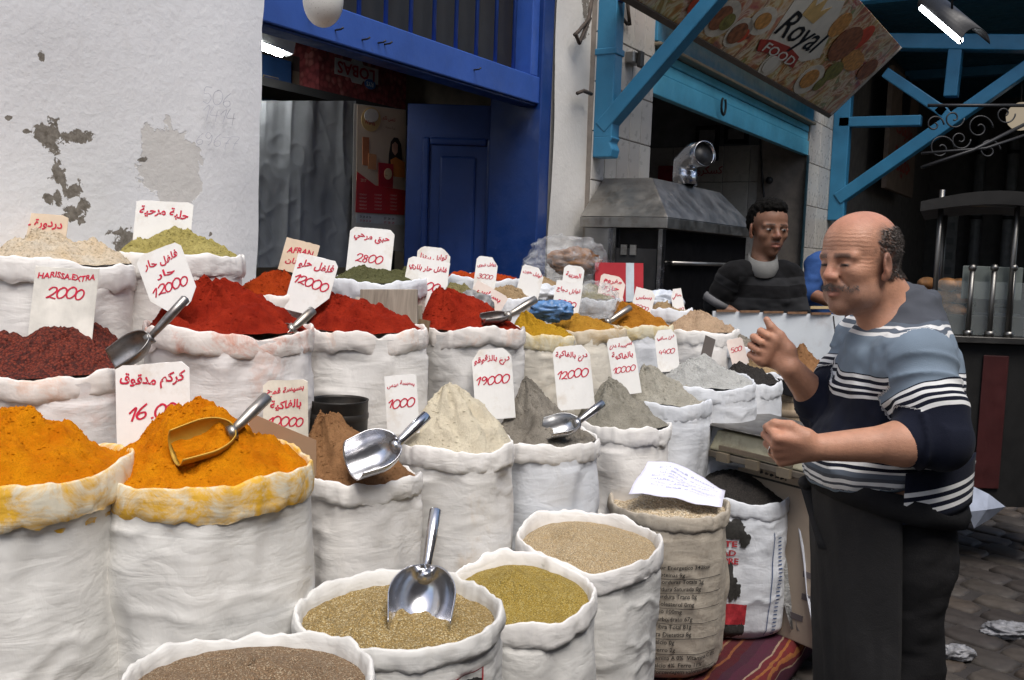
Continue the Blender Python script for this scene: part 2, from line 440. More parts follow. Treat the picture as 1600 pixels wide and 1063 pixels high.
# cobbles near the man, as far as single stones can be told apart
cob_mats = [simple('cobble_%d' % i, c, .62, var=.35, vs_=14, bump=.5, bs=35, dirt=(.02, .018, .016), dirt_amt=.6) for i, c in enumerate([(.055, .046, .038), (.075, .062, .05), (.045, .037, .032), (.065, .05, .038)])]
a0, a1 = PZ(1500, 930, 0), PZ(1600, 960, 0)
cdir = (a1 - a0) / np.linalg.norm(a1 - a0); cper = np.array([-cdir[1], cdir[0], 0])
cobs = []
for k in range(12):
    n = 9; rr = random.Random(k); L, W = rr.uniform(.11, .135), rr.uniform(.075, .088)
    poly = []
    for i in range(n * 2):
        a = 2 * math.pi * i / (n * 2); cx_, cy_ = math.cos(a), math.sin(a)
        e = 7; s_ = (abs(cx_) ** e + abs(cy_) ** e) ** (-1 / e)
        poly.append((cx_ * s_ * L * rr.uniform(.95, 1.03), cy_ * s_ * W * rr.uniform(.94, 1.03)))
    m = MB(); N = len(poly)
    v = [(u, w, -.06) for u, w in poly] + [(u, w, -.006) for u, w in poly] + [(u * .86, w * .82, .006 + rr.uniform(-.003, .004)) for u, w in poly] + [(0, 0, .009)]
    f = [(i, (i + 1) % N, N + (i + 1) % N, N + i) for i in range(N)] + [(N + i, N + (i + 1) % N, 2 * N + (i + 1) % N, 2 * N + i) for i in range(N)] + [(2 * N + i, 2 * N + (i + 1) % N, 3 * N) for i in range(N)]
    me = bpy.data.meshes.new('cobble'); me.from_pydata([tuple(map(float, q)) for q in v], [], f); me.materials.append(cob_mats[k % 4])
    me.polygons.foreach_set('use_smooth', np.ones(len(me.polygons), dtype=bool)); cobs.append(me)
org = PZ(1560, 1063, 0)
cnt = 0
for j in range(-3, 34):
    for i in range(-5, 7):
        off = .135 if j % 2 else 0
        c = org + cper * (-1 if cper[0] < 0 else 1) * (j * .185) + cdir * (i * .272 + off + random.uniform(-.02, .02))
        if not (-.75 < c[1] < 1.5 and 2.9 < c[0] < 9.6) or cnt >= 298: continue
        if c[0] < 4.3 and c[1] > .88: continue
        o = bpy.data.objects.new('cobble', random.choice(cobs)); link(o, street); cnt += 1
        o.location = Vector((float(c[0]), float(c[1]), random.uniform(-.006, .004)))
        o.rotation_euler = (random.uniform(-.03, .03), random.uniform(-.03, .03), math.atan2(cdir[1], cdir[0]) + random.uniform(-.05, .05) + (math.pi if random.random() < .5 else 0))

# left plaster wall with flaking paint
xl = PY(415, 60, WY)[0]; xr = PY(850, 200, WY)[0]; xt0 = PY(918, 200, WY)[0]; xt1 = PY(1010, 200, WY)[0]
lw = empty('plaster_wall', (xl - 1.5, WY, 0), 'white plaster wall with flaking grey patches left of the blue shop front', 'wall')
nz, nx = 60, 50
def wall_grid(x0, x1, z0, z1, y, nx, nz, amp, seed, roundx1=False, lean1=0.0):
    jj, ii = np.meshgrid(np.arange(nz + 1), np.arange(nx + 1), indexing='ij'); z = (z0 + (z1 - z0) * jj / nz).ravel(); u = (ii / nx).ravel(); x = x0 + (x1 - x0) * u; o_ = np.ones(len(z)); e = 0
    if roundx1:
        e = .03 * np.maximum(0, (u - .97) / .03) ** 2
        x = x + (lean1 * (z - 1.6) + .012 * vnoise(np.stack([.3 * o_, .1 * o_, z * 3.1], 1), seed + 5) + .008 * vnoise(np.stack([.3 * o_, .7 * o_, z * 11], 1), seed + 6)) * np.maximum(0, (u - .8) / .2)
    v = np.stack([x, y + e + amp * fbm(np.stack([x * 1.7, .2 * o_, z * 1.7], 1), seed, 3), z], 1)
    f = [(j * (nx + 1) + i, j * (nx + 1) + i + 1, (j + 1) * (nx + 1) + i + 1, (j + 1) * (nx + 1) + i) for j in range(nz) for i in range(nx)]
    return np.array(v), f
v, f = wall_grid(-4, xl, 0, 4.2, WY, nx, nz, .007, 3, True, .02)
o = mesh_obj('plaster_face', v, f, PLASTER, lw)
MB().box((-4, WY + .045, 0), (xl - .02, WY + .3, 4.2)).build('wall_core', PLASTER2, lw)
# pencilled sums on the wall
for s, px, py, w in [('506', 338, 152, .13), ('1414', 342, 180, .15), ('69677', 340, 220, .2)]:
    g = fit(stroke_geo(s, .05), w, .09); c = PY(px, py, WY - .018)
    mesh_obj('pencil_sum', [(c[0] + a, c[1] - .004, c[2] + b) for a, b in g[0]], g[1], simple('pencil', (.52, .52, .56), .8, bump=0), lw, False)

# blue shop front: frame, transom bars
xd = xr                       # right reveal
door = empty('shop_front_frame', (xr, WY + .15, 0), 'bright blue painted door frame with barred transom above the shop opening', 'door frame')
LZ0 = PY(415, 50, WY + .05)[2]
def lz(px, py): return PY(px, py, WY + .04)[2]
zb, zt = lz(600, 91), lz(600, 62)
MB().box((xl - .05, WY + .03, zb), (xr, WY + .16, zb + .15)).build('lintel', BLUE2, door, bevel=.006)
MB().box((xl - .05, WY + .045, zb - .012), (xr, WY + .15, zb - .002)).build('lintel_bead', BLUE, door, bevel=.004)
MB().box((xr - .02, WY + .012, 0), (xr + .1, WY + .36, 4.2)).build('jamb', BLUE, door, bevel=.008)
MB().box((xr - .10, WY + .04, zb + .152), (xr - .023, WY + .15, 4.2)).build('transom_stile', BLUE2, door, bevel=.005)
for k in range(11):
    x = xl + .08 + k * (xr - xl - .2) / 10.5
    MB().tube([(x, WY + .09, zb + .14), (x, WY + .09, 4.2)], .011, 8).build('transom_bar', BLUE2, door, True)
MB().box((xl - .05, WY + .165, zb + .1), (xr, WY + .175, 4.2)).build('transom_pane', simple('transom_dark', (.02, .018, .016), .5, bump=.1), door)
for px, py in [(480, 25), (523, 48), (565, 63), (590, 68), (600, 70), (740, 110)]:
    c = PY(px, py, WY + .03); MB().tube([c + np.array([0, .03, 0]), c + np.array([.005, -.03, .004]), c + np.array([.01, -.04, .012])], .004, 6).build('nail', BLACK, door, True)
# door leaf folded inwards
ha = PY(790, 200, WY + .33); hb = P(637, 200, np.dot(ha - CAM, F) + .02)
hb[2] = ha[2] = 0
leaf = empty('door_leaf', ha, 'dark blue panelled wooden door leaf folded into the shop opening', 'door')
ex = (hb - ha); LW = np.linalg.norm(ex); ex = ex / LW; ey = np.array([ex[1], -ex[0], 0.0])
if np.dot(ey, CAM - ha) < 0: ey = -ey
zt_leaf = 2.50
MB().obox(ha + ex * LW / 2 + np.array([0, 0, zt_leaf / 2]), ex * LW / 2, ey * .02, np.array([0, 0, zt_leaf / 2])).build('leaf_board', BLUE, leaf, bevel=.004)
for (z0, z1) in [(1.35, 2.28), (.3, 1.2)]:
    pc = ha + ex * LW * .47 + np.array([0, 0, (z0 + z1) / 2]); hw, hh_ = LW * .33, (z1 - z0) / 2; uz_ = np.array([0, 0, 1.0])
    for e in (-1, 1):
        MB().obox(pc + ex * e * hw, ex * .022, ey * .045, uz_ * (hh_ + .022)).build('moulding', BLUE, leaf, bevel=.012)
        MB().obox(pc + uz_ * e * hh_, ex * (hw - .0225), ey * .044, uz_ * .022).build('moulding', BLUE, leaf, bevel=.012)
    MB().obox(pc, ex * (hw - .085), ey * .036, uz_ * (hh_ - .085)).build('raised_panel', BLUE, leaf, bevel=.014)
MB().obox(ha + ex * LW * .02 + np.array([0, 0, zt_leaf / 2]), ex * .03, ey * .026, np.array([0, 0, zt_leaf / 2 - .01])).build('hinge_stile', BLUE, leaf, bevel=.004)

# room behind
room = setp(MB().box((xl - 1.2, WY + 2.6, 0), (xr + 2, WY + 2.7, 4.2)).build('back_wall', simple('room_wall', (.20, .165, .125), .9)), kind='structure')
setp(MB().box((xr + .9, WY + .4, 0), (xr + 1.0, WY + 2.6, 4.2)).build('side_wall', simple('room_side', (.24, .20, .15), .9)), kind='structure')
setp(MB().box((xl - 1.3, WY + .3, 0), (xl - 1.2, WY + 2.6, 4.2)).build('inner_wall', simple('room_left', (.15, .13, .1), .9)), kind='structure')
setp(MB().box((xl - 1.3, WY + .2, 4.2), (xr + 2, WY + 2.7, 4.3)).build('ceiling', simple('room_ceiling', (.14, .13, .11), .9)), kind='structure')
setp(MB().box((-4, WY + .0, 4.21), (xr + 1.5, WY + 3, 4.6)).build('parapet', PLASTER2), kind='structure')

# pier of plaster, then pier of tiles
pl = empty('plaster_pier', (xr + .3, WY, 0), 'white plastered pier between the blue frame and the tiled pier', 'wall')
v, f = wall_grid(xr + .1, xt0, 0, 4.2, WY - .004, 12, 50, .012, 8)
mesh_obj('plaster_face', v, f, wall_material('pier_plaster', [(xt0 - .05, 3.35, .05, .25, 0), (xt0 - .1, 2.95, .03, .02, 0), (xr + .45, 3.1, .03, .12, .3)], (.62, .60, .56)), pl)
MB().box((xr + .1, WY + .03, 0), (xt0, WY + .36, 4.2)).build('pier_core', PLASTER2, pl)
TILE = [simple('tile_%d' % i, c, .3, var=.12, vs_=6, bump=.15, bs=14, spec=.5, dirt=(.33, .27, .2), dirt_amt=.35) for i, c in enumerate([(.44, .42, .38), (.47, .45, .41), (.41, .39, .36)])]
GROUT = simple('grout', (.23, .2, .17), .9)
def tile_mesh(w, h, m, th=.008):
    b = MB(); e = .004
    b.add([(-w / 2, 0, -h / 2), (w / 2, 0, -h / 2), (w / 2, 0, h / 2), (-w / 2, 0, h / 2), (-w / 2 + e, -th, -h / 2 + e), (w / 2 - e, -th, -h / 2 + e), (w / 2 - e, -th, h / 2 - e), (-w / 2 + e, -th, h / 2 - e)],
          [(4, 5, 6, 7), (0, 1, 5, 4), (1, 2, 6, 5), (2, 3, 7, 6), (3, 0, 4, 7)])
    me = bpy.data.meshes.new('tile'); me.from_pydata(b.v, [], b.f); me.materials.append(m); return me
def tiled(parent, o, ex, w, h, nx, nz, seed=0):
    """grid of tiles from corner o along ex and up; faces the side -y of (ex, up)"""
    ms = [tile_mesh(w - .005, h - .005, m) for m in TILE]; rr = random.Random(seed)
    ang = math.atan2(ex[1], ex[0])
    for j in range(nz):
        for i in range(nx):
            q = bpy.data.objects.new('tile', rr.choice(ms)); link(q, parent)
            c = np.asarray(o) + np.asarray(ex) * (i + .5) * w + np.array([0, 0, (j + .5) * h])
            q.location = Vector([float(a) for a in c]); q.rotation_euler = (rr.uniform(-.004, .004), 0, ang + rr.uniform(-.004, .004))
tp = empty('tiled_pier', (xt0 + .4, WY, 0), 'pier clad in grey white tiles behind the steel oven hood', 'wall')
MB().box((xt0, WY - .03, 0), (xt1, WY + .36, 4.2)).build('pier_core', GROUT, tp)
nw = 5; tw = (xt1 - xt0) / nw
tiled(tp, (xt0, WY - .032, 1.2), (1, 0, 0), tw, .30, nw, 10, 1)
tr = empty('tiled_pillar', (11.3, WY, 0), 'tiled pillar at the far end of the turquoise roller shutter', 'wall')
xf0 = PY(1256, 280, WY)[0]; xf1 = PY(1303, 280, WY)[0]
MB().box((xf0, WY - .03, 0), (xf1, WY + .5, 4.2)).build('pillar_core', GROUT, tr)
tiled(tr, (xf0, WY - .032, 0), (1, 0, 0), (xf1 - xf0) / 3, .45, 3, 9, 2)
# food shop: side wall seen through the opening
ti = empty('tiled_wall', (xf0, WY + 1, 0), 'dim tiled wall inside the food shop behind the young man', 'wall')
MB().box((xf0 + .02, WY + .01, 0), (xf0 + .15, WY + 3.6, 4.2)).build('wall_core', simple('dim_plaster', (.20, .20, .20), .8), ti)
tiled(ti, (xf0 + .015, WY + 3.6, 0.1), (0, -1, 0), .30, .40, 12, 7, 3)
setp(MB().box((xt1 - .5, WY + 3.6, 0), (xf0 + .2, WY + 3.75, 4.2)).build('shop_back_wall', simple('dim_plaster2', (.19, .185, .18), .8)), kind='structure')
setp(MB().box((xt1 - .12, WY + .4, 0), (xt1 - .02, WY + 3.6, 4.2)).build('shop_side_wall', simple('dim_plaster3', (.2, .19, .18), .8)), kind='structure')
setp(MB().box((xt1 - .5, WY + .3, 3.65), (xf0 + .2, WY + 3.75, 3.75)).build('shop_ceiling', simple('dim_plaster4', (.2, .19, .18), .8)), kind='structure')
def onx(px, py, X=xf0 + .0): return PX(px, py, X)
for (px0, py0, px1, py1) in [(1086, 196, 1126, 252), (1132, 194, 1172, 226)]:
    a = onx(px0, py1); b = onx(px1, py0)
    fr = empty('picture_frame', a, 'dark framed picture, %s of the two on the food shop wall' % ('the taller left one' if px0 < 1100 else 'the smaller right one'), 'picture')
    MB().box((xf0 - .035, min(a[1], b[1]), a[2]), (xf0 - .005, max(a[1], b[1]), b[2])).build('frame', BLACK, fr, bevel=.004)
    MB().box((xf0 - .04, min(a[1], b[1]) + .05, a[2] + .05), (xf0 - .032, max(a[1], b[1]) - .05, b[2] - .05)).build('print', simple('old_print', (.20, .19, .18), .5, var=.3), fr)
# red painted words on the tiles
wtx = empty('wall_lettering', onx(1105, 270), 'red painted Arabic word on the food shop tiles beside the flue', 'lettering')
g = fit(text_geo('كسكروت', .01), 55 / 1500 * 11.3, .22); c = onx(1102, 268)
mesh_obj('word', [(xf0 - .018, c[1] - a, c[2] + b) for a, b in g[0]], g[1], simple('wall_red', (.30, .02, .03), .6, bump=0), wtx, False)
c = onx(1042, 272); MB().box((xf0 - .02, c[1] - .1, c[2] - .09), (xf0 - .012, c[1] + .1, c[2] + .09)).build('red_block', simple('wall_red2', (.28, .02, .03), .6), wtx)
cd = empty('wall_cable', onx(1190, 250), 'thin black cable hanging down the tiled food shop wall', 'cable')
MB().tube([onx(1188, 205, xf0 - .03), onx(1190, 260, xf0 - .03), onx(1193, 300, xf0 - .03), onx(1197, 345, xf0 - .03)], .012, 6).build('cable_run', BLACK, cd, True)
MB().sph(onx(1202, 282, xf0 - .05), .04).build('cable_clip', BLACK, cd, True)

# roller shutter of the food shop
sh = empty('roller_shutter', (8.5, WY, 2.8), 'turquoise roller shutter box pulled up above the food shop counter', 'shutter')
zs = PY(1130, 190, WY - .02)[2]
def sz(px, py): return PY(px, py, WY - .03)[2]
z0, z1, z2, z3 = sz(1130, 190), sz(1130, 160), sz(1130, 140), sz(1130, 100)
MB().box((xt1 - .02, WY - .03, z0), (xf0 + .02, WY + .03, z1)).build('bottom_rail', TURQ_L, sh, bevel=.006)
MB().box((xt1 - .02, WY - .015, z1 + .004), (xf0 + .02, WY + .03, z1 + .09)).build('shutter_slat', TURQ_L, sh, bevel=.01)
MB().box((xt1 - .02, WY - .02, z1 + .094), (xf0 + .02, WY + .03, z2 + .06)).build('shutter_slat', TURQ_L, sh, bevel=.01)
MB().box((xt1 - .02, WY - .09, z2 + .065), (xf0 + .02, WY + .06, z2 + .09)).build('shutter_ledge', simple('ledge_tan', (.20, .17, .12), .6), sh, bevel=.006)
MB().box((xt1 - .02, WY - .06, z2 + .095), (xf0 + .02, WY + .06, z3 + .12)).build('shutter_box', TURQ, sh, bevel=.006)
MB().box((xt1 - .02, WY - .25, z3 + .125), (xf0 + .1, WY + .06, z3 + .3)).build('shutter_soffit', TURQ_L, sh, bevel=.006)
MB().box((xf0 - .06, WY - .045, 0), (xf0 - .0, WY - .032, z0)).build('guide_rail', simple('guide_dark', (.02, .05, .065), .5), sh)
hp = PY(1127, 166, WY - .05); pts = [hp + np.array([.05 * math.cos(a), -.02, .07 * math.sin(a)]) for a in np.linspace(2.2, 7.2, 16)]
MB().tube(pts, .01, 6).build('pull_ring', BLACK, sh, True)

# sign with the shop's name, tilted out over the street
SX0, SX1 = PY(960, -20, WY - .3)[0], PY(1297, 180, WY - .3)[0]
sb = PY(1297, 178, WY - .3); so_ = PX(1407, 72, SX1)
sgn = empty('food_sign', sb, 'illuminated style food sign reading Royal Food tilted over the shop', 'sign')
su = np.array([1.0, 0, 0]); sv = so_ - sb; SVL = np.linalg.norm(sv); sv /= SVL; sw = np.cross(su, sv); 
if np.dot(sw, CAM - sb) < 0: sw = -sw
S0 = np.array([SX0, sb[1], sb[2]]); SL = SX1 - SX0
def sgn_mat():
    t = NT('food_print')
    q = t.new('ShaderNodeTexVoronoi'); q.inputs['Scale'].default_value = 5.5; t.l.new(t.mapping((1, 1, 1)), q.inputs['Vector'])
    w = t.new('ShaderNodeTexNoise'); w.inputs['Scale'].default_value = 5; w.inputs['Detail'].default_value = 9; w.inputs['Distortion'].default_value = 1.6; t.l.new(t.tc.outputs['Object'], w.inputs['Vector'])
    c1 = t.ramp(w.outputs['Fac'], [(.30, (.10, .06, .03)), (.40, (.42, .12, .05)), (.47, (.50, .30, .12)), (.53, (.62, .52, .36)), (.60, (.40, .16, .06)), (.66, (.16, .19, .05)), (.74, (.55, .44, .28))])
    t.col(t.mix(.08, c1, q.outputs['Color'])); t.set(.35, 0, .4); t.bump(t.noise(2), .05, .01)
    return t.m
SIGN_M = sgn_mat()
MB().obox(S0 + su * SL / 2 + sv * SVL / 2 - sw * .04, su * SL / 2, sv * SVL / 2, sw * .04).build('sign_panel', SIGN_M, sgn, bevel=.004)
FRM = simple('sign_frame', (.10, .075, .055), .5)
MB().obox(S0 + su * SL / 2 - sv * .02 - sw * .03, su * (SL / 2 + .02), sv * .02, sw * .05).build('sign_frame', FRM, sgn)
MB().obox(S0 + su * (SL + .012) + sv * SVL / 2 - sw * .03, su * .012, sv * (SVL / 2), sw * .05).build('sign_frame', simple('sign_edge', (.35, .32, .28), .5), sgn)
def on_sign(px, py):
    r = ray(px, py); t_ = np.dot(S0 - CAM, sw) / np.dot(r, sw); q = CAM + r * t_ - S0; return np.dot(q, su), np.dot(q, sv)
def sgn_poly(name, pix, m, lift):
    uv = [on_sign(*q) for q in pix]
    MB().prism(uv, S0 + sw * lift, su, sv, sw, .003).build(name, m, sgn)
def sgn_disc(name, px, py, ru, rv, m, lift, n=20):
    u, v_ = on_sign(px, py)
    MB().prism([(u + ru * math.cos(2 * math.pi * k / n), v_ + rv * math.sin(2 * math.pi * k / n)) for k in range(n)], S0 + sw * lift, su, sv, sw, .003).build(name, m, sgn)
CREAM = simple('sign_cream', (.60, .55, .46), .4, var=.08, bump=0)
sgn_poly('label_field', [(1243, -4), (1318, 3), (1278, 92), (1250, 98), (1196, 66)], CREAM, .002)
RIB = simple('ribbon_red', (.33, .045, .03), .45, bump=0)
sgn_poly('ribbon', [(1186, 62), (1205, 63), (1232, 74), (1246, 90), (1236, 108), (1222, 96), (1200, 84), (1180, 80)], RIB, .006)
def sgn_text(s, pa, pb, hgt, m, lift, bold=0, slant=0):
    ua, ub = np.array(on_sign(*pa)), np.array(on_sign(*pb)); d = ub - ua; L = np.linalg.norm(d); d /= L; n_ = np.array([-d[1], d[0]])
    v_, f_ = text_geo(s, bold); e = v_.max(0) - v_.min(0); k = L / e[0]; ky = hgt / e[1]
    pts = [S0 + sw * lift + su * q[0] + sv * q[1] for q in [(ua + ub) / 2 + d * (a * k + slant * b * ky) + n_ * b * ky for a, b in v_]]
    mesh_obj('lettering', pts, f_, m, sgn, False)
sgn_text('Royal', (1219, 40), (1275, 73), .30, simple('sign_black', (.015, .014, .013), .4, bump=0), .010, .008, .25)
sgn_text('FOOD', (1193, 72), (1237, 98), .085, simple('sign_white', (.62, .58, .5), .4, bump=0), .013, .012)
cu, cv = on_sign(1272, 18)
MB().prism([(cu - .16, cv - .08), (cu + .16, cv - .08), (cu + .2, cv + .1), (cu + .08, cv + .02), (cu, cv + .14), (cu - .08, cv + .02), (cu - .2, cv + .1)], S0 + sw * .006, su, sv, sw, .003).build('crown', simple('crown_gold', (.55, .36, .14), .4, bump=0), sgn)
PLATE = simple('plate_print', (.58, .52, .42), .4, bump=0); FRI = simple('fries_print', (.50, .24, .07), .5, var=.5, vs_=24, bump=0); SAL = simple('salad_print', (.20, .18, .05), .5, var=.6, vs_=22, bump=0)
MEAT = simple('meat_print', (.26, .10, .045), .5, var=.6, vs_=22, bump=0); TOM = simple('tomato_print', (.5, .07, .03), .5, var=.3, vs_=20, bump=0)
for px, py, ru, rv, m in [(1128, 30, .20, .15, PLATE), (1152, 52, .17, .13, PLATE), (1202, 102, .17, .12, PLATE), (1190, 34, .20, .12, PLATE), (1262, 126, .26, .16, PLATE)]:
    sgn_disc('plate', px, py, ru, rv, m, .003)
for px, py, ru, rv, m in [(1124, 28, .12, .1, MEAT), (1134, 34, .09, .07, SAL), (1150, 52, .12, .09, MEAT), (1158, 56, .07, .06, TOM), (1201, 101, .11, .08, CREAM), (1190, 33, .12, .07, FRI), (1262, 124, .17, .1, FRI), (1278, 132, .1, .08, SAL),
                          (1318, 70, .28, .18, MEAT), (1330, 96, .3, .1, FRI), (1300, 112, .18, .1, SAL), (1345, 60, .16, .13, TOM), (1352, 110, .2, .12, MEAT), (1310, 40, .16, .12, FRI), (1090, 12, .14, .08, TOM)]:
    sgn_disc('food_shape', px, py, ru, rv, m, .007 + random.uniform(0, .003))

# turquoise timber brackets carrying the roof over the street
b1 = empty('roof_bracket', (5.6, WY, 2.2), 'turquoise timber bracket with diagonal brace on the tiled pier', 'bracket')
bxp = xt0 + .06
def onb(px, py, X): return PX(px, py, X)
pt, pb = onb(950, 10, bxp), onb(932, 232, bxp)
yb = WY - .10
zlo, zhi = PY(935, 245, yb)[2], 4.1
MB().box((bxp - .055, yb - .065, zlo + .12), (bxp + .055, yb + .065, zhi)).build('post', TURQ, b1, bevel=.008)
MB().prism([(-.062, 0), (.062, .0), (.075, .05), (.055, .09), (.075, .12), (.062, .13), (-.062, .13)], (bxp - .055, yb, zlo), (0, -1, 0), (0, 0, 1), (1, 0, 0), .11).build('post_foot', TURQ, b1, bevel=.01)
MB().box((bxp - .062, yb - .075, zlo + .62), (bxp + .062, yb + .072, zlo + .66)).build('post_ring', TURQ, b1, bevel=.006)
ba, bb = PX(948, 196, bxp), PX(1112, 5, bxp)
bd = (bb - ba) / np.linalg.norm(bb - ba)
MB().bar(ba - bd * .03, bb + bd * .6, .09, .12, (1, 0, 0)).build('brace', TURQ, b1, bevel=.008)
MB().bar((bxp, yb, 4.02), (bxp, -1.6, 4.02), .09, .12).build('tie_beam', TURQ, b1, bevel=.008)
MB().bar(PX(935, 15, bxp - .02), PX(985, -12, bxp - .02), .05, .06, (1, 0, 0)).build('spur', BLUE, b1)
XT = xf1 - .3
b2 = empty('roof_truss', (XT, WY, 2.2), 'turquoise timber roof truss spanning the dark passage behind the man', 'truss')
yb2 = WY - .13
MB().box((XT - .07, yb2 - .09, PX(1308, 345, XT)[2]), (XT + .07, yb2 + .09, 4.1)).build('post', TURQ, b2, bevel=.01)
def tb(a, b, w=.15, nm='brace'): MB().bar(PX(*a, XT), PX(*b, XT), w * .8, w, (1, 0, 0)).build(nm, TURQ, b2, bevel=.01)
tb((1310, 312), (1640, 82), .17); tb((1312, 192), (1440, 189), .14, 'collar'); tb((1384, 114), (1478, 178), .14); tb((1496, 60), (1486, 152), .17, 'king_post'); tb((1390, 66), (1680, 70), .2, 'tie_beam'); tb((1466, 168), (1482, 184), .14, 'finial')
# roof of boards over the passage
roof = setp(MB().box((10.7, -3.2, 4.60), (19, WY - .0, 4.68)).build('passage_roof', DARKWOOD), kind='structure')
RB = paint('roof_board', (.03, .13, .2), (.02, .03, .03), .6, .5)
for k in range(31):
    x = 11.1 + k * .24
    MB().box((x + .004, -2.9, 4.56), (x + .234, WY - .02, 4.595)).build('roof_board', RB, roof)
for x in (10.8, 15.5):
    MB().box((x, -2.9, 4.42), (x + .16, WY - .02, 4.555)).build('roof_joist', TURQ, roof, bevel=.01)
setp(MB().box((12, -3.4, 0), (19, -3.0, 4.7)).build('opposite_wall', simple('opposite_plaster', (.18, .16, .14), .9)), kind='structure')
# unseen houses across the lane and upper storey, added to narrow the sky light to a slot
setp(MB().box((-14, -3.0, 0), (6.5, -2.4, 5.2)).build('unseen_houses', simple('opposite_whitewash', (.24, .22, .20), .9)), kind='structure')
setp(MB().box((-14, WY + .02, 0), (-4.02, WY + .4, 5.6)).build('neighbour_house', PLASTER2), kind='structure')
setp(MB().box((-4, WY + .03, 4.62), (18, WY + .5, 5.8)).build('upper_storey', PLASTER2), kind='structure')
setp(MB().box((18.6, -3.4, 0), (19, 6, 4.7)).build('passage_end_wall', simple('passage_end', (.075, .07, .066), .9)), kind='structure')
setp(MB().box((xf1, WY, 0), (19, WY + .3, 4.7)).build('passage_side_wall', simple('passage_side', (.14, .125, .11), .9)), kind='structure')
setp(MB().box((xt1, WY + .062, z3 + .31), (19, WY + .3, 4.3)).build('upper_wall', PLASTER2), kind='structure')
# ------------------------------------------------------------------ stall platform
STALL = empty('stall_platform', (2, 1.8, 0), 'stepped platform under the rows of sacks with a dark red striped rug on its edge', 'platform')
PLANK = wood('platform_plank', (.10, .075, .05), (.2, .15, .1))
MB().box((-1.2, .98, 0), (4.5, WY - .03, .12)).build('base_slab', PLANK, STALL)
def slab(front, z0, z1, name):
    back = [(front[-1][0], WY - .035), (front[0][0], WY - .035)]
    MB().prism(front + back, (0, 0, z0), (1, 0, 0), (0, 1, 0), (0, 0, 1), z1 - z0).build(name, PLANK, STALL)
slab([(-1.1, 1.55), (2.6, 1.55), (3.3, 1.40), (4.45, 1.22)], .122, .35, 'step')
slab([(-1.0, 2.0), (2.4, 1.98), (3.5, 1.86), (4.45, 1.62)], .352, .68, 'step')
slab([(-.9, 2.42), (2.4, 2.28), (3.3, 2.2), (4.4, 2.1)], .682, .95, 'step')
def rug_mat():
    t = NT('striped_rug'); sep = t.new('ShaderNodeSeparateXYZ'); t.l.new(t.tc.outputs['Object'], sep.inputs[0])
    c = t.math('ADD', t.math('SUBTRACT', sep.outputs[1], sep.outputs[2]), t.math('MULTIPLY', t.noise(5, 3), .05))
    fr = t.math('FRACT', t.math('MULTIPLY', c, 4.2))
    cc = t.ramp(fr, [(0, (.065, .014, .018)), (.16, (.19, .07, .03)), (.21, (.08, .016, .02)), (.34, (.22, .12, .07)), (.38, (.13, .02, .02)), (.48, (.24, .09, .03)), (.53, (.11, .018, .022)), (.62, (.28, .2, .14)), (.65, (.07, .02, .035)), (.85, (.05, .018, .03))], 'CONSTANT')
    cc = t.mix(t.ramp(t.noise(30, 6, .7), [(.4, 0), (.75, .5)]), cc, (.05, .03, .03))
    t.col(cc); t.set(.95, 0, .1); t.bump(t.noise(300, 2), .4, .003); return t.m
vv = []; nxr, nzr = 60, 24
for j in range(nzr + 1):
    for i in range(nxr + 1):
        x = 2.6 + 2.05 * i / nxr; s_ = j / nzr * .75; rnd = .04
        if s_ < .60: y, z = 1.55 - s_, .128
        else: y, z = .95, .128 - (s_ - .60)
        n_ = fbm(np.array([x * 4, s_ * 5, 0]), 5, 3)
        vv.append((x, y - (.012 * n_ + .012 if s_ >= .6 else 0) - (.02 if s_ >= .57 else 0), max(z, .004) + (.008 + .006 * n_ if s_ < .6 else 0)))
mesh_obj('striped_rug', vv, [(j * (nxr + 1) + i, (j + 1) * (nxr + 1) + i, (j + 1) * (nxr + 1) + i + 1, j * (nxr + 1) + i + 1) for j in range(nzr) for i in range(nxr)], rug_mat(), STALL)

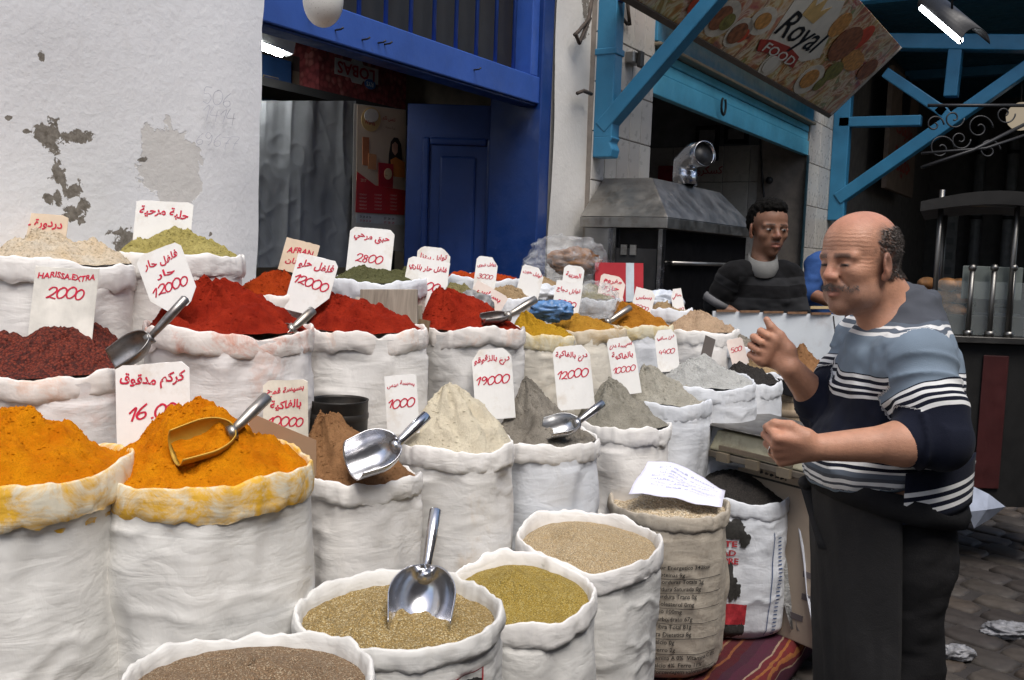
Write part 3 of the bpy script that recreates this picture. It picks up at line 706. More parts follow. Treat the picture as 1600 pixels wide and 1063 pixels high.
# ------------------------------------------------------------------ sacks
def sack(label, px, py, w, d, zb, heap, bag, cuff, seed, peak=None, drop=.0, hp=1.05, lump=.010, tilt=0.0, sq=2.4, rot=None, cuffh=.055, group='spice sacks', craters=(), name='spice_sack', res=1.0, wr=1.0, flare=0.0, heap_rough=1.0, body=True, crumbs=None):
    c = P(px, py, d); r = w / 2 * d / FPX; rr = random.Random(seed)
    rot = rr.uniform(0, 6.28) if rot is None else rot
    root = empty(name, (c[0], c[1], zb), label, 'sack', group)
    toward = np.array([-F[0], -F[1], 0]); toward /= np.linalg.norm(toward)
    nt = int(104 * res); th = np.arange(nt) * 2 * math.pi / nt
    ca, sa = np.cos(th), np.sin(th)
    shape = (np.abs(np.cos(th - rot)) ** sq + np.abs(np.sin(th - rot)) ** sq) ** (-1 / sq)
    shape = shape * (1 + .02 * np.cos(2 * th + seed) + .014 * np.cos(3 * th + 2 * seed)) / 1.02
    ring = fbm(np.stack([ca * 1.3 + seed, sa * 1.3, np.zeros(nt)], 1), seed, 3)
    def tiltz(x, y): return -(x * toward[0] + y * toward[1]) * math.tan(tilt)
    Ht = c[2] - zb
    nv = max(24, int(66 * res * min(1, Ht / .6)))
    V = []
    for j in range(nv + 1):
        t = j / nv
        prof = (1 - (1 - min(1, t / .10)) ** 2 * .28) * (1.0 + .045 * math.sin(math.pi * min(1, t * 1.02)) + flare * t)
        z = np.full(nt, zb + Ht * t)
        arc = np.stack([ca * 2.2 * r / .2 + seed * 3.1, sa * 2.2 * r / .2, np.full(nt, t * Ht * 3.2)], 1)
        big = fbm(arc, seed + 3, 2) * .013
        cr = np.stack([ca * 1.5 * r / .2 + seed, sa * 1.5 * r / .2, t * Ht * 15 + ca * 1.1 + sa * .7 + .8 * ring], 1)
        crease = (1 - np.abs(vnoise(cr, seed + 9))) ** 4 * .0075 * np.clip(vnoise(cr * np.array([.6, .6, .22]), seed + 13) * 1.6 + .45, 0, 1) + vnoise(cr * .45, seed + 12) * .005
        wgt = min(1, t / .05) * (1 if t < .9 else .55)
        rad = r * shape * prof + (big + (crease - .002) * wr) * wgt
        V.append(np.stack([c[0] + ca * rad, c[1] + sa * rad, z + (t ** 4) * (tiltz(ca * rad, sa * rad) - .02)], 1))
    Vb = np.concatenate(V); fb = grid_faces(nt, nv + 1)
    if body:
        fb = fb + [tuple(range(nt))[::-1]]
        root_bag = mesh_obj('bag', Vb, fb, bag, root)
    rt = r * shape * (1 + flare)
    # rolled cuff
    prof = [(-.030, -.085), (-.022, -.04), (-.016, -.012), (-.008, .001), (.002, .006), (.011, .002), (.017, -.012), (.019, -.030), (.018, -.045), (.014, -.055), (.004, -.060)]
    nc = int(150 * res); th2 = np.arange(nc) * 2 * math.pi / nc; c2, s2 = np.cos(th2), np.sin(th2)
    rt2 = np.interp(th2, np.append(th, 2 * math.pi), np.append(rt, rt[0]))
    k1 = fbm(np.stack([c2 * 1.7, s2 * 1.7, np.full(nc, seed * 1.3)], 1), seed + 21, 3)
    k2 = fbm(np.stack([c2 * 5, s2 * 5, np.full(nc, seed * .7)], 1), seed + 22, 3)
    k3 = fbm(np.stack([c2 * 14, s2 * 14, np.full(nc, seed * .7)], 1), seed + 25, 2)
    rows = []
    for q, (a, b) in enumerate(prof):
        kk = cuffh / .055
        out = max(0, min(1, (q - 3) / 5))
        dep = b * kk * (1 + .16 * k2 + .03 * k3) if b < -.005 else b
        rad = rt2 + a * (1 + .25 * k2) * np.where(a > 0, .38, .55) + .006 * k1 + out * (.0015 * k3 + .0065 * (.5 - np.abs(vnoise(np.stack([c2 * 5, s2 * 5, np.full(nc, q * .55)], 1), seed + 24))))
        fr_ = .5 - np.abs(vnoise(np.stack([c2 * 8.5, s2 * 8.5, np.full(nc, q * .22 + seed)], 1), seed + 27)); rad = rad + .005 * fr_
        z = c[2] + dep + .016 * k1 + .005 * k2 + .004 * fr_
        x, y = c2 * rad, s2 * rad
        rows.append(np.stack([c[0] + x, c[1] + y, z + tiltz(x, y)], 1))
    Vc = np.concatenate(rows); fc = grid_faces(nc, len(prof))
    mesh_obj('rolled_rim', Vc, fc, cuff, root)
    # contents
    ppx, ppy = peak if peak else (px, py - 14)
    off = R * ((ppx - px) * d / FPX); hgt = (py - ppy) * d / FPX
    off = np.array([off[0], off[1]]) + toward[:2] * (-.015)
    lim = r * .75; L = np.linalg.norm(off)
    if L > lim: off = off * lim / L
    nr_, nth = int(44 * res) + 8, int(116 * res); th3 = np.arange(nth) * 2 * math.pi / nth
    c3, s3 = np.cos(th3), np.sin(th3); rt3 = np.interp(th3, np.append(th, 2 * math.pi), np.append(rt, rt[0])) - .007
    VV = []
    sharp = np.interp(np.arange(nth), np.arange(nth), 1 + .42 * fbm(np.stack([c3 * 1.5, s3 * 1.5, np.full(nth, seed * .9)], 1), seed + 31, 3))
    for j in range(nr_ + 1):
        t = (j / nr_) ** .85
        x = off[0] * (1 - t) + c3 * rt3 * t; y = off[1] * (1 - t) + s3 * rt3 * t
        tt = t ** (1 / np.clip(sharp, .6, 1.6)) if t > 0 else np.zeros(nth)
        prof_ = (1 - np.clip(tt, 0, 1)) ** hp
        prof_ = prof_ + .10 * np.sin(np.pi * np.clip(tt, 0, 1)) * fbm(np.stack([c3 * 1.2, s3 * 1.2, np.full(nth, seed + t * 2.2)], 1), seed + 38, 2)
        prof_ = prof_ - .11 * np.exp(-(t / .11) ** 2)
        z = -drop + (hgt + drop) * prof_
        p3 = np.stack([x, y, np.full(nth, seed * .37)], 1)
        env = min(1, (1 - t) * 6) * .8 + .2
        ln = (fbm(p3 * 16, seed + 33, 4) * 1.5 + vnoise(p3 * 7, seed + 40) * 1.3) * lump * heap_rough + (np.abs(vnoise(p3 * 45, seed + 35)) * -.6 + vnoise(p3 * 95, seed + 36) * .4) * lump * .7 * heap_rough
        z = z + ln * env
        for (cx_, cy_, rad_, dep_) in craters:                   # image-right / toward-viewer offsets
            q = R[:2] * cx_ + toward[:2] * cy_
            g_ = np.exp(-(((x - q[0]) ** 2 + (y - q[1]) ** 2) / rad_ ** 2) ** 2); z = z - dep_ * g_
        VV.append(np.stack([c[0] + x, c[1] + y, c[2] + z + tiltz(x, y)], 1))
    Vh = np.concatenate(VV)
    ho = mesh_obj('spice_heap', Vh, grid_faces(nth, nr_ + 1), heap, root)
    if crumbs:                                                   # loose crumbs and small clods lying on the powder
        rs = np.random.RandomState(seed + 50); pick = rs.randint(nth, len(Vh) - nth, crumbs); ce = Vh[pick] * .6 + Vh[np.minimum(pick + 1, len(Vh) - 1)] * .4
        nxt = Vh[np.minimum(pick + nth, len(Vh) - 1)]; ce = ce * .5 + (Vh[pick] + (nxt - Vh[pick]) * rs.rand(crumbs, 1)) * .5
        sz_ = .0011 + .0040 * rs.rand(crumbs, 1) ** 4; oc = np.array([(1, 0, 0), (-1, 0, 0), (0, 1, 0), (0, -1, 0), (0, 0, 1), (0, 0, -1)], float)
        cv_ = (ce[:, None, :] + oc[None] * sz_[:, None] * rs.uniform(.6, 1.3, (crumbs, 6, 1))).reshape(-1, 3)
        of = np.array([(0, 2, 4), (2, 1, 4), (1, 3, 4), (3, 0, 4), (2, 0, 5), (1, 2, 5), (3, 1, 5), (0, 3, 5)]); cf_ = (np.arange(crumbs)[:, None, None] * 6 + of[None]).reshape(-1, 3)
        setp(mesh_obj('crumbs', cv_, cf_, heap, root, False), kind='stuff')
    def surf(ang, z, lift=.003):
        """point on the bag wall"""
        t = np.clip((z - zb) / Ht, 0, 1)
        jj = t * nv; j0 = int(min(nv - 1, math.floor(jj))); fj = jj - j0
        ii = (ang % (2 * math.pi)) / (2 * math.pi) * nt; i0 = int(ii) % nt; fi = ii - int(ii)
        A = Vb[j0 * nt + i0] * (1 - fi) + Vb[j0 * nt + (i0 + 1) % nt] * fi; B = Vb[(j0 + 1) * nt + i0] * (1 - fi) + Vb[(j0 + 1) * nt + (i0 + 1) % nt] * fi
        q = A * (1 - fj) + B * fj
        n_ = np.array([math.cos(ang), math.sin(ang), 0]); return q + n_ * lift
    return root_bag, c, r, surf

F_PLAIN = fabric('sack_white')
F_COOL = fabric('sack_cool', (.62, .64, .67))
F_CREAM = fabric('sack_cream', (.62, .58, .50), dirt=(.4, .3, .18), dirt_amt=.4)
F_RED = fabric('sack_rust_stain', (.66, .635, .62), (.5, .22, .12), .45, 5, .55)
C_RED = fabric('rim_rust_stain', (.70, .65, .61), (.55, .16, .07), .75, 9, .5)
C_REDL = fabric('rim_rust_light', (.70, .66, .62), (.60, .30, .16), .6, 8, .52)
F_YEL = fabric('sack_yellow_stain', (.66, .65, .62), (.62, .38, .06), .5, 4.5, .61)
C_YEL = fabric('rim_yellow_stain', (.68, .63, .50), (.66, .36, .01), .95, 9, .42)
C_MUS = fabric('rim_mustard', (.66, .60, .44), (.5, .33, .05), .7, 9, .45)
C_TAN = fabric('rim_tan', (.58, .50, .38), (.42, .26, .08), .6, 9, .48)
F_STN = fabric('sack_brown_stain', (.66, .645, .62), (.45, .32, .18), .5, 4, .55)
F_WOV = fabric('sack_coarse_weave', (.64, .63, .60), rough=.7)
BURL = fabric('burlap', (.40, .355, .29), (.2, .16, .12), .5, 40, .5, dirt=(.25, .2, .15), dirt_amt=.4, rough=.9)

TURM = powder('turmeric', (.66, .245, .004), (.56, .155, .002), dark=.6)
CHILI = powder('red_chili_powder', (.33, .027, .010), (.20, .012, .005), dark=.5)
CHILI2 = powder('orange_red_powder', (.38, .05, .008), (.27, .03, .005), dark=.5)
HARI = grains('dried_chili_flakes', (.10, .012, .006), (.17, .03, .014), 150, (.035, .006, .004))
BROWN = powder('brown_meal', (.30, .16, .075), (.22, .11, .05), grain=300, gb=.6)
FLOUR = powder('pale_meal', (.66, .60, .46), (.58, .51, .38), dark=.75)
GREY = powder('grey_brown_meal', (.27, .245, .205), (.19, .17, .14), grain=260, gb=.7, dark=.35)
GREY2 = powder('grey_green_meal', (.31, .29, .24), (.23, .215, .175), grain=280, gb=.6, dark=.4)
GREY3 = powder('pale_grey_meal', (.40, .38, .32), (.32, .30, .25), grain=280, gb=.5)
GREY4 = powder('light_grey_flour', (.48, .48, .46), (.38, .38, .36), grain=240, gb=.6)
CREAMP = powder('cream_flakes', (.64, .50, .33), (.66, .58, .46), grain=120, gb=.8, lump=.9)
FENU = powder('yellow_green_lumps', (.48, .41, .15), (.36, .30, .09), grain=120, gb=.9, lump=1.0)
GREEN = powder('dried_mint', (.10, .10, .045), (.07, .07, .03), grain=160, gb=.8)
GREEN2 = powder('olive_powder', (.23, .20, .09), (.17, .15, .07))
MUST = powder('mustard_powder', (.45, .26, .02), (.36, .19, .014))
OCHRE = powder('ochre_powder', (.42, .22, .03), (.34, .16, .02))
ORNG = powder('orange_brown_powder', (.40, .17, .022), (.31, .12, .014))
PEACH = powder('peach_meal', (.46, .33, .22), (.36, .25, .16), grain=200)
TANP = powder('tan_meal', (.36, .26, .15), (.28, .19, .1))
BLKG = grains('dark_seed', (.018, .015, .013), (.035, .03, .026), 230)
BRAN = grains('bran_grain', (.30, .20, .115), (.22, .14, .08), 330, (.42, .33, .22))
BARL = grains('barley_grain', (.42, .30, .12), (.30, .20, .07), 290, (.55, .45, .26), (1, 1, 1))
BULG = grains('yellow_cracked_wheat', (.45, .32, .07), (.36, .24, .04), 360, (.52, .42, .16))
COUS = grains('pale_cracked_wheat', (.56, .42, .24), (.48, .35, .19), 340, (.64, .54, .38))
OATS = grains('oat_flakes', (.60, .49, .33), (.50, .38, .24), 150, (.68, .6, .46))

S = {}
g0 = 'open sacks of spices and grains on the stall'
POWD = set()
def SK(key, *a, **k): S[key] = sack(*a, group=g0, crumbs=int(1500 * k.get('res', 1.0)) if 'powder' in a[6]['kind_of'] else None, **k)
SK('bran', 'nearest white sack of brown bran grain at the lower left front', 385, 1062, 385, 1.8, .121, BRAN, F_WOV, F_WOV, 1, drop=.025, peak=(380, 1045), cuffh=.06, res=1.25, sq=2.1, lump=.006)
SK('barley', 'white sack of yellow brown barley with the big upright scoop', 622, 950, 306, 2.2, .121, BARL, F_WOV, F_WOV, 2, drop=.03, peak=(610, 950), cuffh=.04, res=1.25, sq=2.2, lump=.008, tilt=.05)
SK('bulgur', 'white sack of bright yellow cracked wheat in the front row', 812, 918, 222, 2.65, .121, BULG, F_WOV, F_PLAIN, 3, drop=.035, peak=(800, 905), cuffh=.055, res=1.1, sq=2.5, tilt=.16, lump=.006, wr=1.3)
SK('couscous', 'white sack of pale cream cracked wheat in front of the burlap sack', 921, 842, 214, 3.0, .121, COUS, F_WOV, F_PLAIN, 4, drop=.03, peak=(910, 828), res=1.1, sq=2.5, tilt=.12, lump=.006, wr=1.2)
SK('burlap', 'brown burlap sack printed with lines of black text', 1044, 784, 186, 3.55, .121, OATS, BURL, BURL, 5, drop=.012, peak=(1044, 776), res=1.1, sq=2.0, cuffh=.045, lump=.006, tilt=.03)
SK('blackseed', 'white printed sack of black seed with black blotches', 1150, 760, 166, 3.92, .128, BLKG, F_COOL, F_COOL, 6, drop=.02, peak=(1146, 742), res=1.1, sq=2.4, tilt=.09, hp=.6, lump=.006)
SK('turmericL', 'turmeric sack cut off by the left edge of the picture', 30, 728, 306, 2.08, .351, TURM, F_YEL, C_YEL, 7, peak=(-8, 648), res=1.2, drop=.005, cuffh=.075, tilt=.05, lump=.012)
SK('turmeric', 'large white sack heaped with orange turmeric and a buried scoop', 322, 722, 300, 2.25, .351, TURM, F_YEL, C_YEL, 8, peak=(282, 628), res=1.25, drop=.008, cuffh=.07, tilt=.07, hp=1.0, lump=.013, craters=((-.01, .09, .05, .02),))
SK('brown', 'white sack of brown meal with a shiny scoop beside the turmeric', 556, 738, 190, 2.72, .351, BROWN, F_PLAIN, F_PLAIN, 9, peak=(500, 642), drop=.01, hp=1.0, cuffh=.05, lump=.012)
SK('flour', 'white sack with a tall peak of pale cream flour', 712, 690, 182, 3.05, .351, FLOUR, F_STN, F_PLAIN, 10, peak=(690, 598), hp=.95, lump=.011)
SK('greyA', 'white sack of dark grey brown meal holding a steel scoop', 845, 682, 172, 3.4, .351, GREY, F_COOL, F_PLAIN, 11, peak=(818, 588), hp=1.25, lump=.016, craters=((.04, .05, .06, .02),))
SK('greyB', 'white sack of greenish grey meal in the middle of the row', 972, 660, 146, 3.75, .351, GREY2, F_PLAIN, F_PLAIN, 12, peak=(945, 584), hp=1.15, lump=.014, craters=((.06, .05, .06, .02),))
SK('greyC', 'white sack of pale grey meal next to the weighing scale', 1044, 624, 130, 4.0, .351, GREY3, F_COOL, F_COOL, 13, peak=(1004, 572), hp=1.1, lump=.012)
SK('greyD', 'white sack of light grey flour under the 4400 card', 1100, 592, 148, 4.18, .351, GREY4, F_COOL, F_COOL, 14, peak=(1070, 556), hp=1.0, lump=.014, tilt=.10, craters=((.04, .08, .06, .02),))
SK('darkseed', 'small white sack heaped with black seed near the raised fist', 1170, 594, 92, 4.4, .351, BLKG, F_COOL, F_COOL, 15, peak=(1150, 558), lump=.014, res=.7)
SK('tanA', 'small sack of tan meal behind the black seed heap', 1200, 580, 84, 4.62, .351, TANP, F_COOL, F_COOL, 16, peak=(1188, 542), res=.7)
SK('brownB', 'small sack of brown powder between the raised fist and the man', 1262, 588, 78, 4.6, .351, BROWN, F_COOL, F_COOL, 17, peak=(1252, 536), res=.7, hp=.9)
SK('darkB', 'little white sack of dark grey grain beside the white board', 1158, 540, 64, 4.72, .351, GREY, F_COOL, F_COOL, 18, peak=(1150, 520), res=.7)
SK('harissa', 'white sack of dark red chili flakes at the left edge', 90, 566, 226, 2.55, .681, HARI, F_RED, C_REDL, 19, peak=(88, 504), hp=.75, lump=.014, drop=.0, tilt=.10, cuffh=.05)
SK('chiliA', 'widest white sack of bright red chili powder with tall peak', 358, 512, 244, 2.8, .681, CHILI, F_RED, C_RED, 20, peak=(328, 424), hp=1.05, lump=.016, cuffh=.055)
SK('chiliB', 'white sack of red chili powder in front of the grey wooden board', 570, 514, 178, 3.2, .681, CHILI, F_PLAIN, C_REDL, 21, peak=(522, 454), hp=1.0, lump=.014)
SK('chiliC', 'white sack of red chili powder under the 13000 card', 735, 512, 158, 3.6, .681, CHILI, F_STN, C_REDL, 22, peak=(692, 450), hp=1.0, lump=.012)
SK('mustard', 'sack of mustard yellow powder with yellow stained rim', 846, 522, 100, 4.05, .681, MUST, F_CREAM, C_MUS, 23, peak=(818, 484), hp=.95, res=.8)
SK('ochre', 'tan rimmed sack of ochre powder under the middle 3000 card', 915, 514, 118, 4.35, .681, OCHRE, F_CREAM, C_TAN, 24, peak=(888, 488), hp=.9, res=.8)
SK('orange', 'sack of orange brown powder with a scoop handle lying on it', 1000, 510, 100, 4.6, .681, ORNG, F_COOL, C_MUS, 25, peak=(966, 470), hp=1.0, res=.8)
SK('peach', 'white sack of peach coloured meal beside the white board', 1094, 516, 114, 4.78, .681, PEACH, F_PLAIN, F_PLAIN, 26, peak=(1088, 480), hp=.9, res=.8)
SK('cream', 'white sack of cream flakes against the plaster wall at the left', 92, 410, 220, 2.78, .951, CREAMP, F_PLAIN, F_PLAIN, 27, peak=(58, 362), hp=.8, lump=.016, cuffh=.06)
SK('fenugreek', 'white sack of yellow green lumps against the plaster wall', 282, 402, 190, 3.0, .951, FENU, F_PLAIN, F_PLAIN, 28, peak=(280, 366), hp=.55, lump=.014)
SK('saffron', 'small sack of orange red powder below the tan card', 424, 460, 112, 3.22, .951, CHILI2, F_PLAIN, C_REDL, 29, peak=(440, 416), hp=.9, res=.8)
SK('mint', 'grey white sack of dark dried herbs under the 2800 card', 586, 440, 152, 3.6, .951, GREEN, F_CREAM, F_COOL, 30, peak=(562, 412), hp=.7, res=.9)
SK('herb', 'small sack of dark green herbs in front of the blue door leaf', 655, 444, 76, 3.95, .951, GREEN, F_COOL, F_COOL, 31, peak=(634, 414), hp=.8, res=.7)
SK('pizza', 'sack of pale olive powder behind the third red chili heap', 728, 462, 74, 4.02, .951, GREEN2, F_COOL, F_COOL, 32, peak=(704, 440), hp=.9, res=.7)
SK('tanB', 'sack of tan spice behind the mustard heap', 792, 466, 84, 4.3, .951, TANP, F_COOL, F_COOL, 33, peak=(792, 446), hp=.8, res=.7)
SK('rear', 'crumpled sack at the foot of the blue door leaf', 752, 436, 130, 4.6, .951, CHILI2, F_CREAM, F_COOL, 34, peak=(760, 426), hp=.6, res=.7)
SK('sage', 'sack of sage green powder beside the red carton', 926, 466, 92, 4.72, .951, GREEN2, F_COOL, F_COOL, 35, peak=(924, 440), hp=.9, res=.7)
SK('rearB', 'white sack of pale meal right of the red carton', 1040, 484, 80, 4.86, .951, TANP, F_COOL, F_COOL, 36, peak=(1046, 474), hp=.7, res=.7)
SK('rearC', 'white sack with a thick crumpled rim left of the clear bag', 842, 446, 92, 4.75, .951, TANP, F_COOL, F_COOL, 37, peak=(840, 434), hp=.7, res=.7)

# ------------------------------------------------------------------ print wrapped round the sacks
def wrap(name, key, geo, px, z, m, lift=.004, mirror=False):
    root, c, r, surf = S[key]
    base = math.atan2(CAM[1] - c[1], CAM[0] - c[0])
    d0 = np.dot(c - CAM, F)
    u0 = (px - (800 + np.dot(c - CAM, R) / d0 * FPX)) * d0 / FPX
    ang0 = base + math.asin(max(-.98, min(.98, u0 / r)))
    v, f = geo
    pts = [surf(ang0 + a / r, z + b, lift) for a, b in v]
    return mesh_obj(name, pts, f, m, root, False)
INK = simple('black_print', (.035, .033, .03), .8, var=.5, vs_=90, bump=0)
INKR = simple('red_print', (.42, .03, .04), .7, var=.3, vs_=50, bump=0)
INKG = simple('green_print', (.05, .16, .08), .7, bump=0)
INKB = simple('blue_print', (.05, .09, .2), .7, bump=0)
def rectgeo(w, h, nx=10, ny=4):
    v = [((i / nx - .5) * w, (j / ny - .5) * h) for j in range(ny + 1) for i in range(nx + 1)]
    return np.array(v), [(j * (nx + 1) + i, j * (nx + 1) + i + 1, (j + 1) * (nx + 1) + i + 1, (j + 1) * (nx + 1) + i) for j in range(ny) for i in range(nx)]
def blobgeo(w, h, seed, n=36, rings=5):
    v = [(0, 0)]; rr = [1 + .45 * fbm(np.array([math.cos(2 * math.pi * i / n) * 1.6, math.sin(2 * math.pi * i / n) * 1.6, seed * 3.7]), seed, 3) for i in range(n)]
    for k in range(1, rings + 1):
        for i in range(n):
            a = 2 * math.pi * i / n; v.append((w / 2 * rr[i] * math.cos(a) * k / rings, h / 2 * rr[i] * math.sin(a) * k / rings))
    f = [(0, 1 + i, 1 + (i + 1) % n) for i in range(n)]
    for k in range(rings - 1):
        f += [(1 + k * n + i, 1 + (k + 1) * n + i, 1 + (k + 1) * n + (i + 1) % n, 1 + k * n + (i + 1) % n) for i in range(n)]
    return np.array(v), f
zt_ = S['burlap'][1][2]
lines = ['Valor Energetico 342kcal', 'Proteinas 9g', 'Gorduras Totais 2g', 'Gordura Saturada 0g', 'Gordura Trans 0g', 'Colesterol 0mg', 'Sodio 100mg', 'Carboidrato 67g', 'Fibra Total 81g', 'Fibra Dietetica 8g', 'Calcio 0g', 'Ferro 2g', 'Vitamina A 0%  Vitamina C 0%', 'Calcio 4%  Ferro 11%', 'Porcentagem valores diarios', 'baseada em uma dieta de', 'calorias']
for k, s_ in enumerate(lines):
    z = zt_ - .17 - k * .0275
    if z < .16: break
    g = text_geo(s_, .012); e = g[0].max(0) - g[0].min(0); kx = .0155 / .72
    gg = (g[0] * kx * np.array([.95, 1]) + np.array([-.135 + e[0] * kx * .475 + .01 * (k % 3), 0]), g[1])
    wrap('printed_line', 'burlap', gg, 1082, z, INK)
    if k % 2: wrap('printed_rule', 'burlap', rectgeo(.27, .0022, 24, 1), 1080, z - .0145, INK)
# black seed sack: blotches, red words, red block, blue side strip
zt_ = S['blackseed'][1][2]
for px, dz, w, h, sd_ in [(1152, .10, .10, .09, 1), (1166, .145, .04, .07, 2), (1148, .32, .07, .12, 3), (1156, .36, .05, .08, 4), (1150, .53, .09, .07, 5), (1168, .515, .03, .07, 6)]:
    wrap('black_blotch', 'blackseed', blobgeo(w, h, sd_), px, zt_ - dz, INK)
for s_, px, dz in [('ITE', 1146, .165), ('AD', 1145, .205), ('PRE', 1149, .24)]:
    wrap('red_word', 'blackseed', fit(text_geo(s_, .03), .055, .026), px, zt_ - dz, INKR)
wrap('red_block', 'blackseed', rectgeo(.085, .085), 1158, zt_ - .455, INKR)
for k in range(26): wrap('blue_tick', 'blackseed', rectgeo(.016, .005, 2, 1), 1212, zt_ - .14 - k * .016, INKB)
wrap('blue_line', 'blackseed', rectgeo(.003, .44, 1, 16), 1204, zt_ - .33, INKB)
# barley sack: red frame and black emblem; couscous: green word
zt_ = S['barley'][1][2]
for w, h, dx, dz in [(.19, .004, 0, 0), (.004, .2, -.095, -.1), (.004, .2, .095, -.1)]:
    g = rectgeo(w, h, 12, 8); wrap('red_frame', 'barley', (g[0] + np.array([dx, dz]), g[1]), 705, zt_ - .072, INKR)
for k in range(7):
    g = blobgeo(.05, .035, 20 + k); wrap('black_emblem', 'barley', (g[0] + np.array([-.06 + .02 * k, -.035 - .012 * (k % 3)]), g[1]), 705, zt_ - .068, INK)
g = blobgeo(.035, .06, 40); wrap('black_emblem', 'barley', g, 612, zt_ - .085, INK)
wrap('green_word', 'couscous', fit(text_geo('SAPL', .02), .11, .06), 1008, S['couscous'][1][2] - .42, INKG)
# ------------------------------------------------------------------ scoops
SC_SHINY = steel('scoop_bright', (.66, .66, .68), .22)
SC_DULL = steel('scoop_dull', (.30, .29, .28), .4, (.10, .05, .03), .6)
SC_YEL = simple('scoop_turmeric_dusted', (.50, .30, .045), .5, metal=.35, var=.3, dirt=(.45, .2, .01), dirt_amt=.8)
SC_WORN = steel('scoop_worn', (.40, .37, .33), .4, (.14, .09, .05), .6)
def nrm(a): a = np.asarray(a, float); return a / np.linalg.norm(a)
def scoop(label, tip, joint, end, rad, openv, mat, hmat=None, fill=None, hr=.011):
    T, J, E_ = P(*tip), P(*joint), P(*end)
    root = empty('metal_scoop', J, label, 'scoop', 'scoops in the sacks')
    ax = nrm(J - T); L = np.linalg.norm(J - T)
    O = np.asarray(openv, float); O = nrm(O - ax * np.dot(O, ax)); Sd = np.cross(ax, O)
    nu, nph = 22, 25; V = []
    for i in range(nu + 1):
        u = i / nu; s_ = 1.0 if u < .5 else math.sqrt(max(0, 1 - ((u - .5) / .5) ** 2))
        s_ = max(s_, .02) * (.9 + .1 * min(1, u / .5))
        for k in range(nph):
            ph = math.radians(-98 + 196 * k / (nph - 1))
            lip = .22 * rad * (1 - min(1, u / .35)) * abs(ph / 1.7) ** 2          # rounded front corners
            V.append(T + ax * (L * u + lip) + rad * s_ * (-O * math.cos(ph) + Sd * math.sin(ph)))
    f = [(i * nph + k, i * nph + k + 1, (i + 1) * nph + k + 1, (i + 1) * nph + k) for i in range(nu) for k in range(nph - 1)]
    bowl_o = o = mesh_obj('bowl', V, f, mat, root); sm = o.modifiers.new('thick', 'SOLIDIFY'); sm.thickness = .0025; sm.offset = 0
    hm = hmat or mat
    st = J - ax * rad * .25 - O * rad * .35
    mid = st * .75 + E_ * .25
    HB_ = MB().tube([st, mid, st * .45 + E_ * .55, E_ * .97 + st * .03, E_], [hr * .75, hr * .9, hr * 1.1, hr * 1.1, hr * .5], 12)
    ho = HB_.build('handle', hm, root, True)
    MB().tube([st - ax * .006, st + ax * .012], [hr * 1.3, hr * 1.5], 12).build('collar', hm, ho, True)
    if fill:
        V = []; n = 14
        for i in range(n + 1):
            u = .05 + .85 * i / n; s_ = 1.0 if u < .5 else math.sqrt(max(0, 1 - ((u - .5) / .5) ** 2))
            for k in range(n + 1):
                w = -1 + 2 * k / n
                V.append(T + ax * L * u + Sd * rad * s_ * .93 * w - O * (rad * (.50 + .30 * u) + .006 * fbm(np.array([u * 6, w * 4, 1.0]), 4, 2)) * min(1, s_ * 1.4))
        mesh_obj('powder_in_bowl', V, [(i * (n + 1) + k, i * (n + 1) + k + 1, (i + 1) * (n + 1) + k + 1, (i + 1) * (n + 1) + k) for i in range(n) for k in range(n)], fill, bowl_o)
    return root
V_, UPV, RT = -F, np.array([0, 0, 1.0]), R
scoop('grey scoop lying in the dark red chili flakes', (168, 566, 2.40), (232, 522, 2.42), (292, 465, 2.46), .042, V_ * .8 + UPV * .6 - RT * .3, SC_DULL)
scoop('scoop half full of powder buried in the orange turmeric', (268, 700, 2.10), (368, 668, 2.17), (419, 619, 2.26), .047, V_ * .8 + UPV * .5 - RT * .12, SC_YEL, SC_WORN, TURM, hr=.013)
scoop('shiny steel scoop lying on the brown meal', (545, 720, 2.50), (624, 688, 2.56), (668, 648, 2.64), .062, V_ * .8 + UPV * .45 - RT * .25, SC_SHINY, hr=.014)
scoop('largest shiny steel scoop standing upright in the barley', (654, 985, 2.10), (664, 882, 2.24), (681, 794, 2.33), .076, V_ * .95 + UPV * .3, SC_SHINY, hr=.013)
scoop('small steel scoop stuck in the dark grey brown meal', (852, 668, 3.22), (905, 656, 3.26), (943, 629, 3.32), .045, V_ * .6 + UPV * .75 - RT * .1, steel('scoop_grey', (.5, .5, .5), .3), hr=.013)
scoop('scoop with only its worn grip showing beside the widest red chili sack', (430, 525, 2.72), (455, 510, 2.72), (490, 484, 2.78), .03, V_ * .5 + UPV, SC_WORN, hr=.012)
scoop('scoop of dark red powder with a worn grip right of the third chili heap', (752, 496, 3.46), (795, 490, 3.5), (838, 467, 3.56), .03, V_ * .4 + UPV, SC_DULL, SC_WORN, powder('dark_red_pinch', (.13, .02, .012)), hr=.013)
scoop('scoop resting across the orange brown powder with a shiny end', (925, 512, 4.42), (950, 500, 4.44), (986, 480, 4.5), .035, V_ * .4 + UPV, SC_WORN, SC_WORN, hr=.014)

